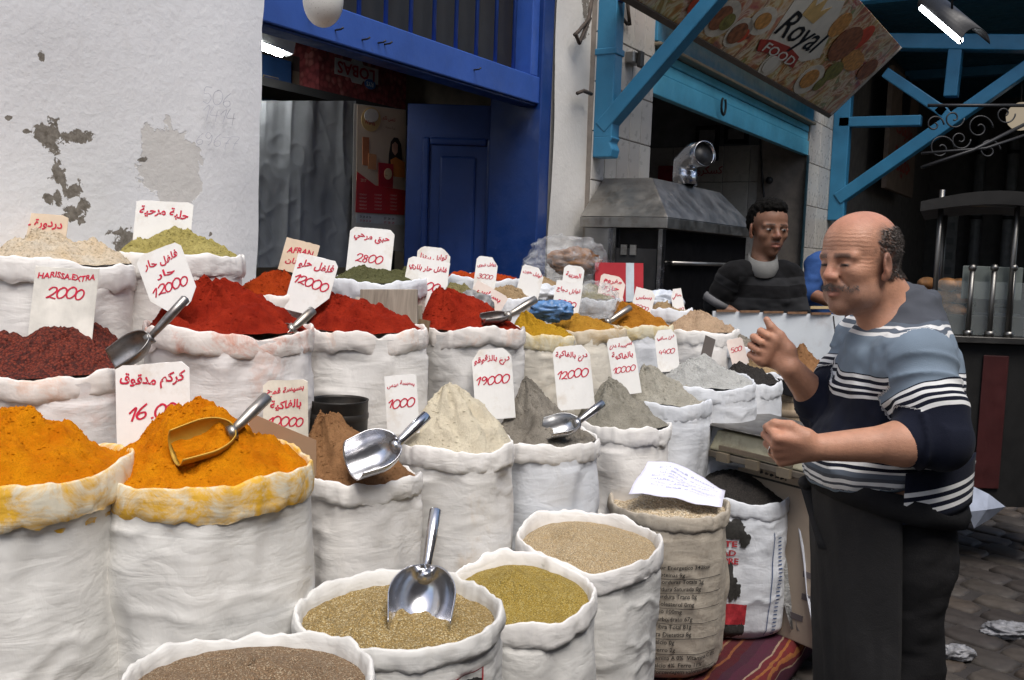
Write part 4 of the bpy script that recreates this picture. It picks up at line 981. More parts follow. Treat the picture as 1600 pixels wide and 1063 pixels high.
# ------------------------------------------------------------------ price cards
def card(label, cx, cy, w, h, rot, d, lines, m=None, yaw=0, lean=.12, clip=(.14, .18, .0, .0), seed=0, bend=.06):
    """lines: (text, y fraction from centre, width fraction, height fraction); digits are written by hand"""
    m = m or CARD; c = P(cx, cy, d); k = d / FPX; W, Hh = w * k, h * k; rr = random.Random(seed * 13 + int(cx)); bend = rr.uniform(-.05, .16)
    root = empty('price_card', c - np.array([0, 0, Hh / 2]), label, 'price card', 'handwritten price cards')
    e1 = nrm(R * math.cos(yaw) + F * math.sin(yaw)); e2 = nrm(U * math.cos(lean) + F * math.sin(lean)); e2 = nrm(e2 - e1 * np.dot(e1, e2))
    a = -math.radians(rot); e1, e2 = e1 * math.cos(a) + e2 * math.sin(a), e2 * math.cos(a) - e1 * math.sin(a)
    e3 = np.cross(e1, e2)
    if np.dot(e3, CAM - c) < 0: e3 = -e3
    def pt(u, v, l): return c + e1 * u + e2 * v + e3 * (l + bend * (u * u) / W * 2 - bend * W * .08)
    n = 10; tl, trr, bl_, br_ = clip
    V = []
    for lay in (0, -.0016):
        for i in range(n + 1):
            s_ = i / n; u = (s_ - .5) * W
            top = Hh / 2 - Hh * (max(0, tl - s_) * .8 + max(0, s_ - (1 - trr)) * .8) + rr.uniform(-.0012, .0012)
            bot = -Hh / 2 + Hh * (max(0, bl_ - s_) * .9 + max(0, s_ - (1 - br_)) * .9)
            V.append(pt(u, bot, lay)); V.append(pt(u, top, lay))
    f = [(2 * i, 2 * i + 2, 2 * i + 3, 2 * i + 1) for i in range(n)]
    q = 2 * (n + 1); f += [(q + 2 * i + 1, q + 2 * i + 3, q + 2 * i + 2, q + 2 * i) for i in range(n)]
    f += [(2 * i + 1, 2 * i + 3, q + 2 * i + 3, q + 2 * i + 1) for i in range(n)] + [(2 * i + 2, 2 * i, q + 2 * i, q + 2 * i + 2) for i in range(n)]
    f += [(0, 1, q + 1, q), (2 * n + 1, 2 * n, q + 2 * n, q + 2 * n + 1)]
    sheet_o = mesh_obj('card_sheet', V, f, m, root, False)
    for (s_, fy, fw, fh) in lines:
        tv, tf = [], []
        dig = all(ch in _DIG for ch in s_)
        g = fit(stroke_geo(s_, .15, rr) if dig else text_geo(s_, .028), fw * W, fh * Hh)
        if not len(g[0]): continue
        sl_ = rr.uniform(-.06, .08); n0 = len(tv)
        for a_, b_ in g[0]:
            wob = .0 if dig else .02 * Hh * math.sin(a_ / W * 7 + seed) + .008 * Hh * math.sin(a_ / W * 23 + 2 * seed)
            tv.append(pt(a_ + b_ * .1, fy * Hh + b_ + sl_ * a_ + wob, .0012))
        tf += [tuple(i + n0 for i in q_) for q_ in g[1]]
        mesh_obj('lettering', tv, tf, RED_INK, sheet_o, False)
    return root
card('tan card with faint red writing behind the cream flakes', 53, 374, 98, 82, 4, 2.92, [('دردورة - نشا', .28, .85, .22)], CARD_T, seed=1, clip=(.06, .05, 0, 0))
card('white card with one red line behind the yellow green lumps', 254, 360, 90, 92, 3, 3.1, [('حلبة مرحية', .30, .86, .2)], seed=2, clip=(.03, .05, 0, 0))
card('square card reading HARISSA and 2000 behind the dark chili flakes', 101, 480, 100, 124, 3, 2.565, [('HARISSA.EXTRA', .39, .9, .11), ('2000', .18, .6, .22)], seed=3, clip=(0, 0, 0, 0), m=simple('card_soiled', (.66, .64, .58), .7, dirt=(.33, .22, .12), dirt_amt=.6, vs_=9))
card('tilted card reading 12000 left of the widest red chili heap', 262, 436, 74, 102, -22, 2.66, [('فلفل حار', .30, .75, .2), ('حار', .10, .4, .14), ('12000', -.12, .8, .24)], seed=4, clip=(.12, .1, .3, .25))
card('card reading 16.00 standing in the orange turmeric heap', 239, 634, 116, 132, -4, 2.33, [('كركم مدقوق', .30, .88, .28), ('16.00', -.06, .66, .3)], seed=5, clip=(.05, .1, 0, 0))
card('card reading 10000 behind the brown meal and black tin', 447, 640, 70, 92, -2, 2.56, [('بسيسة قمح', .32, .82, .2), ('بالفاكية', .08, .7, .18), ('10000', -.2, .8, .24)], seed=6, clip=(.12, .06, 0, 0), m=simple('card_old', (.64, .59, .49), .7, dirt=(.42, .3, .18), dirt_amt=.4))
card('narrow card reading 1000 left of the pale flour peak', 628, 632, 50, 92, -4, 2.92, [('بسيسة عدس', .34, .86, .15), ('1000', .02, .85, .26)], seed=7, clip=(.02, .02, 0, 0))
card('tan card reading AFRAN against the grey plastic', 467, 402, 54, 52, 14, 3.34, [('AFRAN', .18, .75, .26), ('زعفران', -.16, .7, .2)], CARD_T, seed=8, clip=(0, .02, 0, 0))
card('tilted card reading 12000 above the second red chili heap', 486, 446, 66, 92, 14, 3.12, [('فلفل حلو', .33, .85, .18), ('12000', .04, .86, .26)], seed=9, clip=(.03, .1, .0, .4))
card('card reading 2800 in the dark herbs before the calendar', 578, 398, 70, 84, 5, 3.72, [('حبق مرحي', .30, .8, .2), ('2800', -.08, .62, .25)], seed=10, clip=(.1, .1, 0, .2))
card('card with rounded top before the blue door leaf behind the 13000 card', 676, 418, 52, 64, 5, 4.02, [('توابل بيتزا', .24, .8, .22), ('00', -.14, .3, .2)], seed=11, clip=(.15, .25, 0, 0))
card('card reading 13000 in the third red chili heap', 664, 444, 66, 80, 10, 3.62, [('فلفل حار بلاري', .30, .9, .2), ('13000', -.04, .78, .3)], seed=12, clip=(.08, .02, .0, 0))
card('small card reading 3000 standing before the blue door leaf', 759, 428, 34, 54, 7, 4.3, [('توابل شوى', .26, .85, .2), ('3000', -.08, .72, .24)], seed=13, clip=(.12, .3, 0, 0))
card('tan card leaning over left of the mustard heap', 762, 466, 56, 34, 30, 4.1, [('بسباس', .16, .7, .3), ('55', -.2, .25, .3)], CARD_P, seed=14, clip=(0, .1, 0, 0))
card('bent white card with one line left of the clear plastic bag', 828, 444, 36, 56, 14, 4.42, [('توابل حوت', .30, .85, .2)], seed=15, clip=(.08, .3, 0, 0))
card('small card with one red line below the clear plastic bag', 895, 438, 32, 46, 8, 4.6, [('العربية', .16, .75, .24)], seed=16, clip=(.15, .15, 0, 0))
card('card reading 3000 in the ochre powder beside the blue plastic', 886, 468, 42, 56, 10, 4.38, [('توابل دجاج', .24, .88, .22), ('3000', -.12, .76, .26)], seed=17, clip=(.02, .05, 0, 0))
card('card reading 3000 in front of the red carton', 954, 458, 40, 56, 12, 4.64, [('مفروم', .32, .7, .18), ('حارة', .12, .6, .18), ('3000', -.14, .72, .26)], CARD_P, seed=18, clip=(.1, .25, 0, 0))
card('card reading 5000 right of the orange brown powder', 1004, 476, 32, 50, 14, 4.76, [('بسباس', .22, .75, .2), ('5000', -.1, .7, .26)], seed=19, clip=(0, .2, 0, .1))
card('narrow card reading 6000 left of the peach meal', 1060, 478, 20, 54, -8, 4.82, [('صافي', .28, .8, .16), ('6000', -.12, .85, .22)], seed=20, clip=(.3, 0, 0, .1), yaw=.3)
card('card reading 19000 left of the dark grey brown peak', 771, 600, 62, 110, -4, 3.36, [('درع بالزقوقو', .34, .9, .16), ('19000', .06, .86, .24)], seed=21, clip=(.2, .16, 0, 0))
card('card reading 12000 between the two grey meal heaps', 896, 590, 58, 100, -5, 3.66, [('درع بالفاكية', .34, .86, .15), ('12000', .06, .86, .24)], seed=22, clip=(.12, .2, .0, .0))
card('card reading 10000 behind the greenish grey meal', 975, 572, 42, 90, -8, 3.84, [('بسيسة درع', .36, .86, .13), ('بالفاكية', .18, .8, .12), ('10000', -.06, .86, .2)], seed=23, clip=(.08, .2, 0, 0))
card('card reading 4400 in the light grey flour', 1042, 548, 34, 66, -5, 4.2, [('درع صافي', .30, .8, .15), ('4400', -.02, .75, .24)], seed=24, clip=(.2, .2, 0, 0))
card('small pink stained card by the black seed heap', 1152, 550, 26, 42, -14, 4.5, [('500', .1, .7, .3)], CARD_P, seed=25, clip=(.1, .1, 0, 0))

# ------------------------------------------------------------------ boards, tins, tub, bags among the sacks
GWOOD = wood('grey_weathered_wood', (.19, .165, .13), (.33, .29, .235), (30, 30, 2))
q = empty('wooden_board', P(610, 490, 3.36), 'weathered grey wooden board standing behind the second red heap', 'board')
c = P(608, 480, 3.36); MB().obox(c, R * .10, F * .012, U * .062).build('board_face', GWOOD, q, bevel=.003)
MB().obox(c + F * .06 + R * .02 - U * .04, R * .09, F * .012, U * .05).build('board_back', GWOOD, q, bevel=.003)
q = empty('wooden_stick', P(655, 520, 3.3), 'brown wooden stake between the second and third chili sacks', 'stick')
MB().bar(P(664, 500, 3.42), P(652, 560, 3.42), .03, .04, tuple(R)).build('stick_shaft', wood('brown_stake', (.14, .09, .05), (.22, .15, .09), (30, 30, 3)), q)
q = empty('cardboard_sheet', P(440, 690, 2.42), 'brown cardboard flap between the turmeric and brown meal sacks', 'cardboard')
MB().prism([(-.085, .035), (-.07, .055), (.085, -.01), (.085, -.10), (-.085, -.06)], P(442, 682, 2.44), R, U, -F, .004).build('flap', simple('cardboard', (.30, .19, .115), .85, var=.1, bump=.1), q)
q = empty('dark_board', P(1106, 550, 4.3), 'little dark grey slat standing in the light grey flour', 'slat')
MB().obox(P(1106, 545, 4.28), R * .022 - U * .01, F * .005, U * .05 + R * .012).build('slat_face', simple('dark_slat', (.13, .11, .1), .7), q)
tin = empty('tin_pan', P(529, 665, 2.84), 'round blackened tin sieve behind the brown meal', 'tin')
c = P(529, 646, 2.84); n = 40; rad = .086; V = []
for (r_, z_) in [(rad, -.045), (rad * 1.01, .03), (rad * 1.03, .034), (rad * .985, .034), (rad * .97, .028), (rad * .96, -.02), (.001, -.022)]:
    for k in range(n): a = 2 * math.pi * k / n; V.append(c + np.array([r_ * math.cos(a), r_ * math.sin(a), z_ * 1.25]))
mesh_obj('tin_wall', V, grid_faces(n, 7), simple('black_tin', (.030, .028, .026), .45, metal=.6, dirt=(.1, .08, .06), dirt_amt=.5), tin)
V = []
for (r_, z_) in [(rad * 1.012, -.012), (rad * 1.035, -.008), (rad * 1.035, .0), (rad * 1.012, .004)]:
    for k in range(n): a = 2 * math.pi * k / n; V.append(c + np.array([r_ * math.cos(a), r_ * math.sin(a), z_ * 1.25]))
mesh_obj('tin_band', V, grid_faces(n, 4), simple('tin_band', (.05, .045, .04), .5, metal=.6), tin)

def plastic(name, c=(.7, .72, .75), alpha=.35, rough=.25):
    t = NT(name); t.col(c); t.set(rough, 0, .6)
    q_ = t.math('ADD', t.math('MULTIPLY', t.noise(18, 5, .6, dist=1), .8), alpha - .4, True)
    t.put(t.b.inputs['Alpha'], q_)
    t.bump(t.noise(24, 5, .6, dist=1.2), .7, .03); return t.m
def crumple(name, label, px, py, d, wpx, hpx, m, seed, cat='plastic bag', flat=.6, group=None, amp=.35, part='bag_film', parent=None):
    c = P(px, py, d); k = d / FPX; rx, rz = wpx / 2 * k, hpx / 2 * k
    root = parent or empty(name, c - np.array([0, 0, rz]), label, cat, group)
    nu, nv = 56, 34; tt, aa = np.meshgrid(math.pi * np.arange(nv + 1) / nv, 2 * math.pi * np.arange(nu) / nu, indexing='ij'); tt, aa = tt.ravel(), aa.ravel()
    p = np.stack([np.sin(tt) * np.cos(aa), np.sin(tt) * np.sin(aa), np.cos(tt)], 1)
    n_ = 1 + amp * (1 - 2 * np.abs(vnoise(p * 1.9 + seed * 3.3, seed))) * .6 + amp * .45 * (1 - 2 * np.abs(vnoise(p * 4.2 + seed, seed + 1)))
    q_ = p * n_[:, None]; V = c + np.outer(q_[:, 0] * rx, R) + np.outer(q_[:, 1] * rx * flat, F) + np.outer(q_[:, 2] * rz, U)
    mesh_obj(part, V, grid_faces(nu, nv + 1), m, root, True)
    return root
CLEAR = plastic('clear_plastic', (.62, .64, .66), .22)
crumple('plastic_bag', 'crumpled bright blue plastic bag between the price cards', 862, 486, 4.22, 58, 30, simple('blue_plastic', (.09, .2, .4), .35, var=.4, vs_=20, bump=.4), 3)
crumple('clear_bag', 'small clear plastic bag lying on the ochre powder', 930, 470, 4.5, 62, 52, CLEAR, 5)
crumple('white_bag', 'crumpled pale bag right of the 5000 card', 1034, 474, 4.9, 56, 34, simple('pale_plastic', (.5, .54, .6), .4, var=.2, bump=.4), 8)
crumple('white_bag', 'crumpled white bag lying left of the 3000 card by the ochre powder', 838, 462, 4.6, 60, 30, simple('white_plastic', (.55, .57, .6), .4, var=.2, bump=.4), 9)
crumple('grey_bag', 'grey plastic bundle between the third chili heap and the leaning card', 740, 480, 3.95, 50, 44, simple('grey_plastic', (.22, .22, .22), .4, var=.3, bump=.5), 11)
cb = crumple('clear_bag', 'big clear plastic bag of orange dried goods in front of the white pier', 884, 408, 5.0, 108, 66, CLEAR, 15)
crumple('', '', 896, 410, 5.0, 70, 40, powder('orange_goods', (.34, .15, .04), (.22, .09, .03), lump=1), 16, part='orange_goods', parent=cb)
rb = empty('red_carton', P(975, 470, 4.95), 'red carton with a white stripe among the price cards', 'carton')
c = P(966, 442, 5.0); RED = simple('carton_red', (.40, .025, .035), .5, var=.1)
ew = nrm(R + F * .2)
for u0, u1, m in [(-.13, .035, RED), (.0355, .0795, simple('carton_white', (.5, .56, .6), .5)), (.08, .13, RED)]:
    MB().obox(c + ew * (u0 + u1) / 2, ew * (u1 - u0) / 2, F * .05, U * .1).build('carton_panel', m, rb)

# tub, scale, crate, paper, sacks hanging at the right end
TUB = wood('tub_wood', (.20, .145, .09), (.32, .25, .17), (20, 20, 4))
tub = empty('wooden_tub', P(1222, 665, 4.6), 'round bent wood measure behind the weighing scale', 'tub')
c = P(1236, 630, 4.6); V = []; n = 44; rad = .125
for (r_, z_) in [(rad, -.11), (rad, .055), (rad * .95, .055), (rad * .94, -.09), (.001, -.09)]:
    for k in range(n): a = 2 * math.pi * k / n; V.append(c + np.array([r_ * math.cos(a), r_ * math.sin(a), z_]))
mesh_obj('tub_wall', V, grid_faces(n, 5), TUB, tub)
for z_ in (.02, -.05):
    V = []
    for (r_, zz) in [(rad * 1.003, z_), (rad * 1.03, z_ + .003), (rad * 1.03, z_ + .03), (rad * 1.003, z_ + .033)]:
        for k in range(n): a = 2 * math.pi * k / n; V.append(c + np.array([r_ * math.cos(a), r_ * math.sin(a), zz]))
    mesh_obj('hoop', V, grid_faces(n, 4), wood('hoop_wood', (.24, .18, .12), (.36, .29, .21), (20, 20, 4)), tub)
ZT = .95
tFL, tBL, tFR, tBR = PZ(1102, 662, ZT), PZ(1176, 640, ZT), PZ(1262, 697, ZT), PZ(1287, 668, ZT)
scl = empty('weighing_scale', (tFL + tBR) / 2 * np.array([1, 1, 0]) + np.array([0, 0, .76]), 'old cream enamel counter scale with a dark metal tray', 'scale')
ENAM = simple('cream_enamel', (.46, .43, .30), .5, var=.12, vs_=6, dirt=(.10, .06, .035), dirt_amt=.9)
sx = nrm(tFR - tFL); sy = np.array([-sx[1], sx[0], 0.0])
if np.dot(sy, F) < 0: sy = -sy
SLN = np.linalg.norm(tFR - tFL); SDP = np.dot(tBL - tFL, sy)
def sp_(u, v, z): return tFL + sx * (u * SLN) + sy * (v * SDP) + UPV * z
def frustum(z0, z1, i0, i1, name, m, bev=.008):
    b = MB(); lo = [sp_(*q, z0) for q in ((i0, i0), (1 - i0, i0), (1 - i0, 1 - i0), (i0, 1 - i0))]; hi = [sp_(*q, z1) for q in ((i1, i1), (1 - i1, i1), (1 - i1, 1 - i1), (i1, 1 - i1))]
    b.add(lo + hi, [(3, 2, 1, 0), (4, 5, 6, 7), (0, 1, 5, 4), (1, 2, 6, 5), (2, 3, 7, 6), (3, 0, 4, 7)]); b.build(name, m, scl, bevel=bev)
frustum(-.105, -.022, .025, .07, 'scale_body', ENAM); frustum(-.021, -.004, .2, .2, 'tray_support', BLACK, 0)
frustum(-.135, -.108, .02, .02, 'scale_base', simple('scale_dark', (.13, .11, .085), .6), .004)
MB().obox(sp_(.5, .03, -.088), sx * SLN * .36, sy * .006, UPV * .009).build('scale_rail', simple('scale_brown', (.15, .115, .08), .6), scl)
for u in (.2, .5, .8): MB().obox(sp_(u, .06, -.123), sx * .03, sy * .035, UPV * .018).build('scale_foot', simple('foot_wood', (.16, .13, .09), .7), scl)
TRAY = steel('tray_metal', (.26, .245, .225), .36, (.09, .07, .05), .6)
V = []; n = 24
for jv in range(7):
    v_ = jv / 6
    for i in range(n + 1):
        u = i / n; sh = (tBL - tFL) - sy * SDP; V.append(tFL * (1 - v_) * (1 - u) + tFR * (1 - v_) * u + tBL * v_ * (1 - u) + tBR * v_ * u + UPV * (.012 * max(0, u - .8) / .2 * v_))
o = mesh_obj('tray', V, [(j_ * (n + 1) + i, j_ * (n + 1) + i + 1, (j_ + 1) * (n + 1) + i + 1, (j_ + 1) * (n + 1) + i) for j_ in range(6) for i in range(n)], TRAY, scl); md = o.modifiers.new('t', 'SOLIDIFY'); md.thickness = .004
V = []
for i in range(25):
    t = i / 24; p = tFL * (1 - t) + tBL * t; V.append(p + UPV * .002); V.append(p - sx * .012 + UPV * (.002 + .068 * math.sin(math.pi * min(1, t * .94 + .02)) ** .6))
o = mesh_obj('tray_end', V, [(2 * i, 2 * i + 2, 2 * i + 3, 2 * i + 1) for i in range(24)], simple('tray_shield', (.055, .045, .04), .5, metal=.4), scl); md = o.modifiers.new('t', 'SOLIDIFY'); md.thickness = .003
sc0 = (tFL + tFR + tBL + tBR) / 4 - UPV * .06
# carton under the scale
bx = empty('cardboard_box', (sc0[0], sc0[1], .13), 'worn brown cardboard box under the weighing scale', 'box')
CARDB = simple('box_cardboard', (.36, .29, .22), .85, var=.12, vs_=5, bump=.1, dirt=(.18, .13, .1), dirt_amt=.4)
zt_ = sc0[2] - .078; bc = sc0 + sx * .14 + sy * .05
MB().obox(np.array([bc[0], bc[1], (.136 + zt_) / 2]), sx * .22, sy * .15, UPV * (zt_ - .136) / 2).build('box_body', CARDB, bx, bevel=.006)
MB().obox(np.array([bc[0], bc[1], zt_ - .06]) - sy * .1515, sx * .22, sy * .0015, UPV * .004).build('box_seam', INK, bx)
for k, (u, z_) in enumerate([(.17, .42), (.17, .33), (.12, .24)]):
    MB().obox(np.array([bc[0], bc[1], z_]) + sx * u - sy * .152, sx * .03, sy * .0012, UPV * .012).build('box_mark', simple('box_ink', (.12, .1, .1), .8), bx)
# folded white plastic sack draped over the scale edge and hanging down
ds = empty('draped_plastic', P(1180, 740, 3.7), 'white printed plastic sack draped below the scale and hanging to the rug', 'plastic sheet')
DPL = simple('drape_white', (.56, .58, .63), .45, var=.12, vs_=8, bump=.4, bs=25)
def sheet(name, path, wv, m, parent, n=12, amp=.012, seed=0):
    """strip following a path of points, wv = width vectors"""
    V = []; K = 8
    for i, (p, w) in enumerate(zip(path, wv)):
        p = np.asarray(p, float); w = np.asarray(w, float)
        for k in range(K + 1):
            s_ = k / K - .5; V.append(p + w * s_ + V_ * amp * fbm(np.array([i * .8, s_ * 5, seed]), seed, 2))
    o = mesh_obj(name, V, [(i * (K + 1) + k, i * (K + 1) + k + 1, (i + 1) * (K + 1) + k + 1, (i + 1) * (K + 1) + k) for i in range(len(path) - 1) for k in range(K)], m, parent)
    md = o.modifiers.new('t', 'SOLIDIFY'); md.thickness = .004; return o
pp = [P(1104, 722, 4.06), P(1130, 724, 4.03), P(1165, 731, 3.99), P(1200, 740, 3.94), P(1232, 750, 3.86), P(1252, 760, 3.80)]
sheet('folded_top', pp, [UPV * .05 - sy * .05] * 6, DPL, ds, amp=.02, seed=2)
pp = [P(1250, 756, 3.80), P(1254, 790, 3.78), P(1260, 830, 3.76), P(1266, 880, 3.74), P(1270, 930, 3.72), P(1275, 968, 3.7), P(1276, 1000, 3.68)]
sheet('hanging_tail', pp, [RT * w_ for w_ in (.04, .05, .06, .062, .055, .045, .015)], DPL, ds, amp=.02, seed=4)
pp = [P(1235, 770, 3.86), P(1236, 820, 3.84), P(1238, 880, 3.82), P(1242, 940, 3.8), P(1246, 985, 3.78)]
sheet('hanging_film', pp, [RT * w_ for w_ in (.07, .08, .08, .09, .05)], plastic('grey_film', (.42, .42, .40), .75), ds, amp=.02, seed=6)
for k in range(7):
    a = pp[0]; g = blobgeo(.016, .012, 60 + k); cpt = P(1190 + k * 8, 738 + k * 2.4, 3.80)
    mesh_obj('ink_mark', [cpt + RT * u + UPV * w for u, w in g[0]], g[1], INK, ds, False)
# sheet of paper on the burlap sack
pap = empty('paper_note', P(1060, 775, 3.5), 'white handwritten sheet of paper lying on the burlap sack', 'paper')
pix = [(1012, 730, 3.56), (1134, 757, 3.62), (1128, 790, 3.42), (982, 770, 3.38)]
co = [P(*q_) for q_ in pix]; n = 14; V = []
for j in range(n + 1):
    for i in range(n + 1):
        u, w = i / n, j / n; p = (co[0] * (1 - u) + co[1] * u) * (1 - w) + (co[3] * (1 - u) + co[2] * u) * w
        V.append(p + UPV * (.012 * math.sin(u * 5) + .010 * fbm(np.array([u * 3, w * 3, 2]), 9, 2) + .02 * (1 - w) * (1 - u)))
o = mesh_obj('paper_sheet', V, [(j * (n + 1) + i, (j + 1) * (n + 1) + i, (j + 1) * (n + 1) + i + 1, j * (n + 1) + i + 1) for j in range(n) for i in range(n)], simple('note_paper', (.68, .68, .80), .7, var=.04, bump=.05), pap)
md = o.modifiers.new('t', 'SOLIDIFY'); md.thickness = .001
PEN = simple('pen_ink', (.22, .24, .42), .7, bump=0)
for k in range(7):
    w = .15 + k * .1; tv, tf = [], []
    g = fit(text_geo(random.choice(['بسيسة قمح درع', 'كركم فلفل حار', 'حلبة مرحية زعفران'])), .6 + .2 * random.random(), .05)
    for a_, b_ in g[0]:
        u, ww = a_ + .52, w - b_; p = (co[0] * (1 - u) + co[1] * u) * (1 - ww) + (co[3] * (1 - u) + co[2] * u) * ww
        tv.append(p + UPV * (.012 * math.sin(u * 5) + .010 * fbm(np.array([u * 3, ww * 3, 2]), 9, 2) + .02 * (1 - ww) * (1 - u) + .003))
    mesh_obj('writing', tv, g[1], PEN, pap, False)

# ------------------------------------------------------------------ inside the shop
def ywall(px, py, Y): return PY(px, py, Y)
YI = 3.75
pb = empty('plastic_sheeting', ywall(480, 400, YI), 'grey plastic sheeting hanging over stacked goods inside the shop', 'plastic sheet')
nu, nv = 110, 90; jj, ii = np.meshgrid(np.arange(nv + 1), np.arange(nu + 1), indexing='ij'); ii, jj = ii.ravel() / nu, jj.ravel() / nv
V = np.array([ywall(395 + 160 * a_, 158 + 260 * b2_, YI) for a_, b2_ in zip(ii, jj)]); o1 = np.ones(len(ii))
fold = .020 * (1 - np.abs(vnoise(np.stack([ii * 7.5 + .4 * jj, jj * 1.1, o1 * 1.3], 1), 4))) ** 2 + .004 * (1 - np.abs(vnoise(np.stack([ii * 9 - jj * 5, jj * 9 + ii * 3, o1 * .2], 1), 6))) ** 3 + .012 * vnoise(np.stack([ii * 2.5, jj * 1.5, o1], 1), 9)
V[:, 1] -= fold
mesh_obj('film', V, [(j * (nu + 1) + i, (j + 1) * (nu + 1) + i, (j + 1) * (nu + 1) + i + 1, j * (nu + 1) + i + 1) for j in range(nv) for i in range(nu)], simple('grey_film_sheet', (.24, .24, .235), .45, var=.2, vs_=5, bump=.2, bs=22, spec=.3), pb)
lb = empty('bean_box', ywall(566, 150, 4.2), 'upside down carton printed with dark beans reading LOBAS', 'carton')
a, b_ = ywall(497, 168, 4.2), ywall(637, 60, 4.2)
BEAN = grains('bean_print', (.30, .06, .06), (.18, .035, .035), 26, (.36, .12, .1))
MB().box((a[0], 4.2, a[2]), (b_[0], 4.6, b_[2])).build('carton_body', BEAN, lb, bevel=.005)
def lobj(name, s_, px, py, w, h, m, parent, y, flip=False, bold=.02, lift=.006):
    c = ywall(px, py, y - lift); g = fit(text_geo(s_, bold), w, h); k = -1 if flip else 1
    mesh_obj(name, [(c[0] + k * u, c[1], c[2] + k * v_) for u, v_ in g[0]], g[1], m, parent, False)
c = ywall(557, 112, 4.196); MB().prism([(-.21, -.05), (-.06, -.05), (-.045, -.075), (.045, -.075), (.06, -.05), (.21, -.05), (.21, .05), (.06, .05), (.045, .07), (-.045, .07), (-.06, .05), (-.21, .05)], (c[0], 4.193, c[2]), (1, 0, 0), (0, 0, 1), (0, -1, 0), .004).build('brand_plate', simple('plate_pale', (.42, .40, .38), .6), lb)
lobj('brand_word', 'LOBAS', 557, 112, .36, .075, simple('brand_red', (.30, .02, .03), .6, bump=0), lb, 4.185, True)
c = ywall(578, 132, 4.19); MB().prism([(.055 * math.cos(t), .032 * math.sin(t)) for t in np.linspace(0, 6.28, 20)[:-1]], (c[0], 4.19, c[2]), (1, 0, 0), (0, 0, 1), (0, -1, 0), .004).build('brand_seal', simple('seal_blue', (.05, .12, .3), .6), lb)
lobj('seal_word', 'RYS', 578, 132, .07, .03, simple('seal_white', (.6, .6, .6), .6, bump=0), lb, 4.18, True)
bb_ = empty('blue_box', ywall(435, 155, 4.3), 'blue carton with a yellow label edge under the shop lamp', 'carton')
a, b_ = ywall(400, 160, 4.3), ywall(456, 96, 4.3)
MB().box((a[0], 4.3, a[2]), (b_[0], 4.6, b_[2])).build('carton_body', simple('box_blue', (.02, .06, .16), .6), bb_, bevel=.005)
c = ywall(425, 128, 4.296); MB().box((c[0] - .07, 4.292, c[2] - .03), (c[0] + .05, 4.297, c[2] + .03)).build('label_edge', simple('label_gold', (.4, .28, .1), .5), bb_)
MB().box((c[0] - .066, 4.288, c[2] - .025), (c[0] + .045, 4.291, c[2] + .025)).build('label_field', simple('label_blue', (.03, .05, .14), .5), bb_)
lobj('label_word', 'man', 430, 128, .08, .03, simple('label_white', (.5, .5, .5), .6, bump=0), bb_, 4.286, False)
a, b_ = ywall(459, 162, 4.35), ywall(496, 96, 4.35)
q = empty('dark_carton', a, 'dark carton between the blue carton and the bean carton', 'carton'); MB().box((a[0], 4.36, a[2]), (b_[0], 4.7, b_[2])).build('carton_body', simple('box_dark', (.05, .04, .035), .7), q, bevel=.005)
MB().box((a[0] - .01, 4.355, a[2] + .05), (a[0] + .05, 4.359, a[2] + .2)).build('carton_tape', simple('tape', (.16, .13, .09), .5), q)
rk = empty('goods_rack', ywall(480, 420, 4.1), 'dark shelf carrying the cartons at the back of the shop', 'shelf')
z_ = ywall(566, 168, 4.2)[2]; x0_, x1_ = ywall(380, 168, 4.1)[0], ywall(640, 168, 4.2)[0]
MB().box((x0_, 3.98, z_ - .05), (x1_, 4.75, z_ - .003)).build('shelf_board', DARKWOOD, rk)
for x_ in (x0_ + .03, x1_ - .05): MB().box((x_, 4.3, 0), (x_ + .05, 4.36, z_ - .052)).build('shelf_post', DARKWOOD, rk)
lamp = empty('strip_lamp', ywall(430, 75, 3.9), 'lit fluorescent strip lamp inside the shop behind the wall edge', 'lamp')
a, b_ = P(250, 15, 4.4), P(442, 84, 4.75)
MB().tube([a, b_], .02, 10).build('tube', emis('tube_light', (.9, .95, 1.0), 110), lamp, True)
MB().bar(P(250, 2, 4.45), P(455, 78, 4.8), .1, .06).build('lamp_housing', simple('housing', (.3, .3, .28), .5), lamp)
# calendar
cal = empty('wall_calendar', ywall(593, 385, 3.7), 'red and cream wall calendar of a pasta maker hanging by the blue leaf', 'calendar')
YC = 3.72
def cp(px, py): q_ = ywall(px, py, YC); return (q_[0], q_[2])
def calpoly(name, pix, m, lift): MB().prism([cp(*q_) for q_ in pix], (0, YC - lift, 0), (1, 0, 0), (0, 0, 1), (0, -1, 0), .002).build(name, m, cal)
SKIN_P = simple('printed_skin', (.4, .22, .15), .6, bump=0)
calpoly('backing', [(553, 162), (634, 172), (631, 394), (549, 384)], simple('cal_paper', (.46, .42, .36), .6, var=.06), 0)
calpoly('picture', [(557, 164), (633, 173), (632, 300), (556, 290)], simple('cal_cream', (.52, .40, .28), .6, var=.15, vs_=4), .004)
calpoly('red_field', [(556, 268), (585, 290), (632, 298), (630, 336), (554, 332)], simple('cal_red', (.42, .02, .02), .5), .007)
calpoly('month_strip', [(555, 334), (630, 338), (630, 352), (555, 348)], simple('cal_white', (.5, .5, .48), .6), .004)
calpoly('seal', [(578 + 15 * math.cos(t), 187 + 19 * math.sin(t)) for t in np.linspace(0, 6.28, 24)[:-1]], simple('seal_gold', (.55, .36, .14), .5), .007)
calpoly('seal', [(578 + 11 * math.cos(t), 181 + 11 * math.sin(t)) for t in np.linspace(0, 6.28, 24)[:-1]], simple('seal_white2', (.6, .55, .48), .5), .010)
calpoly('pack', [(565, 214), (575, 215), (575, 260), (565, 258)], simple('pack_orange', (.42, .14, .05), .5), .007)
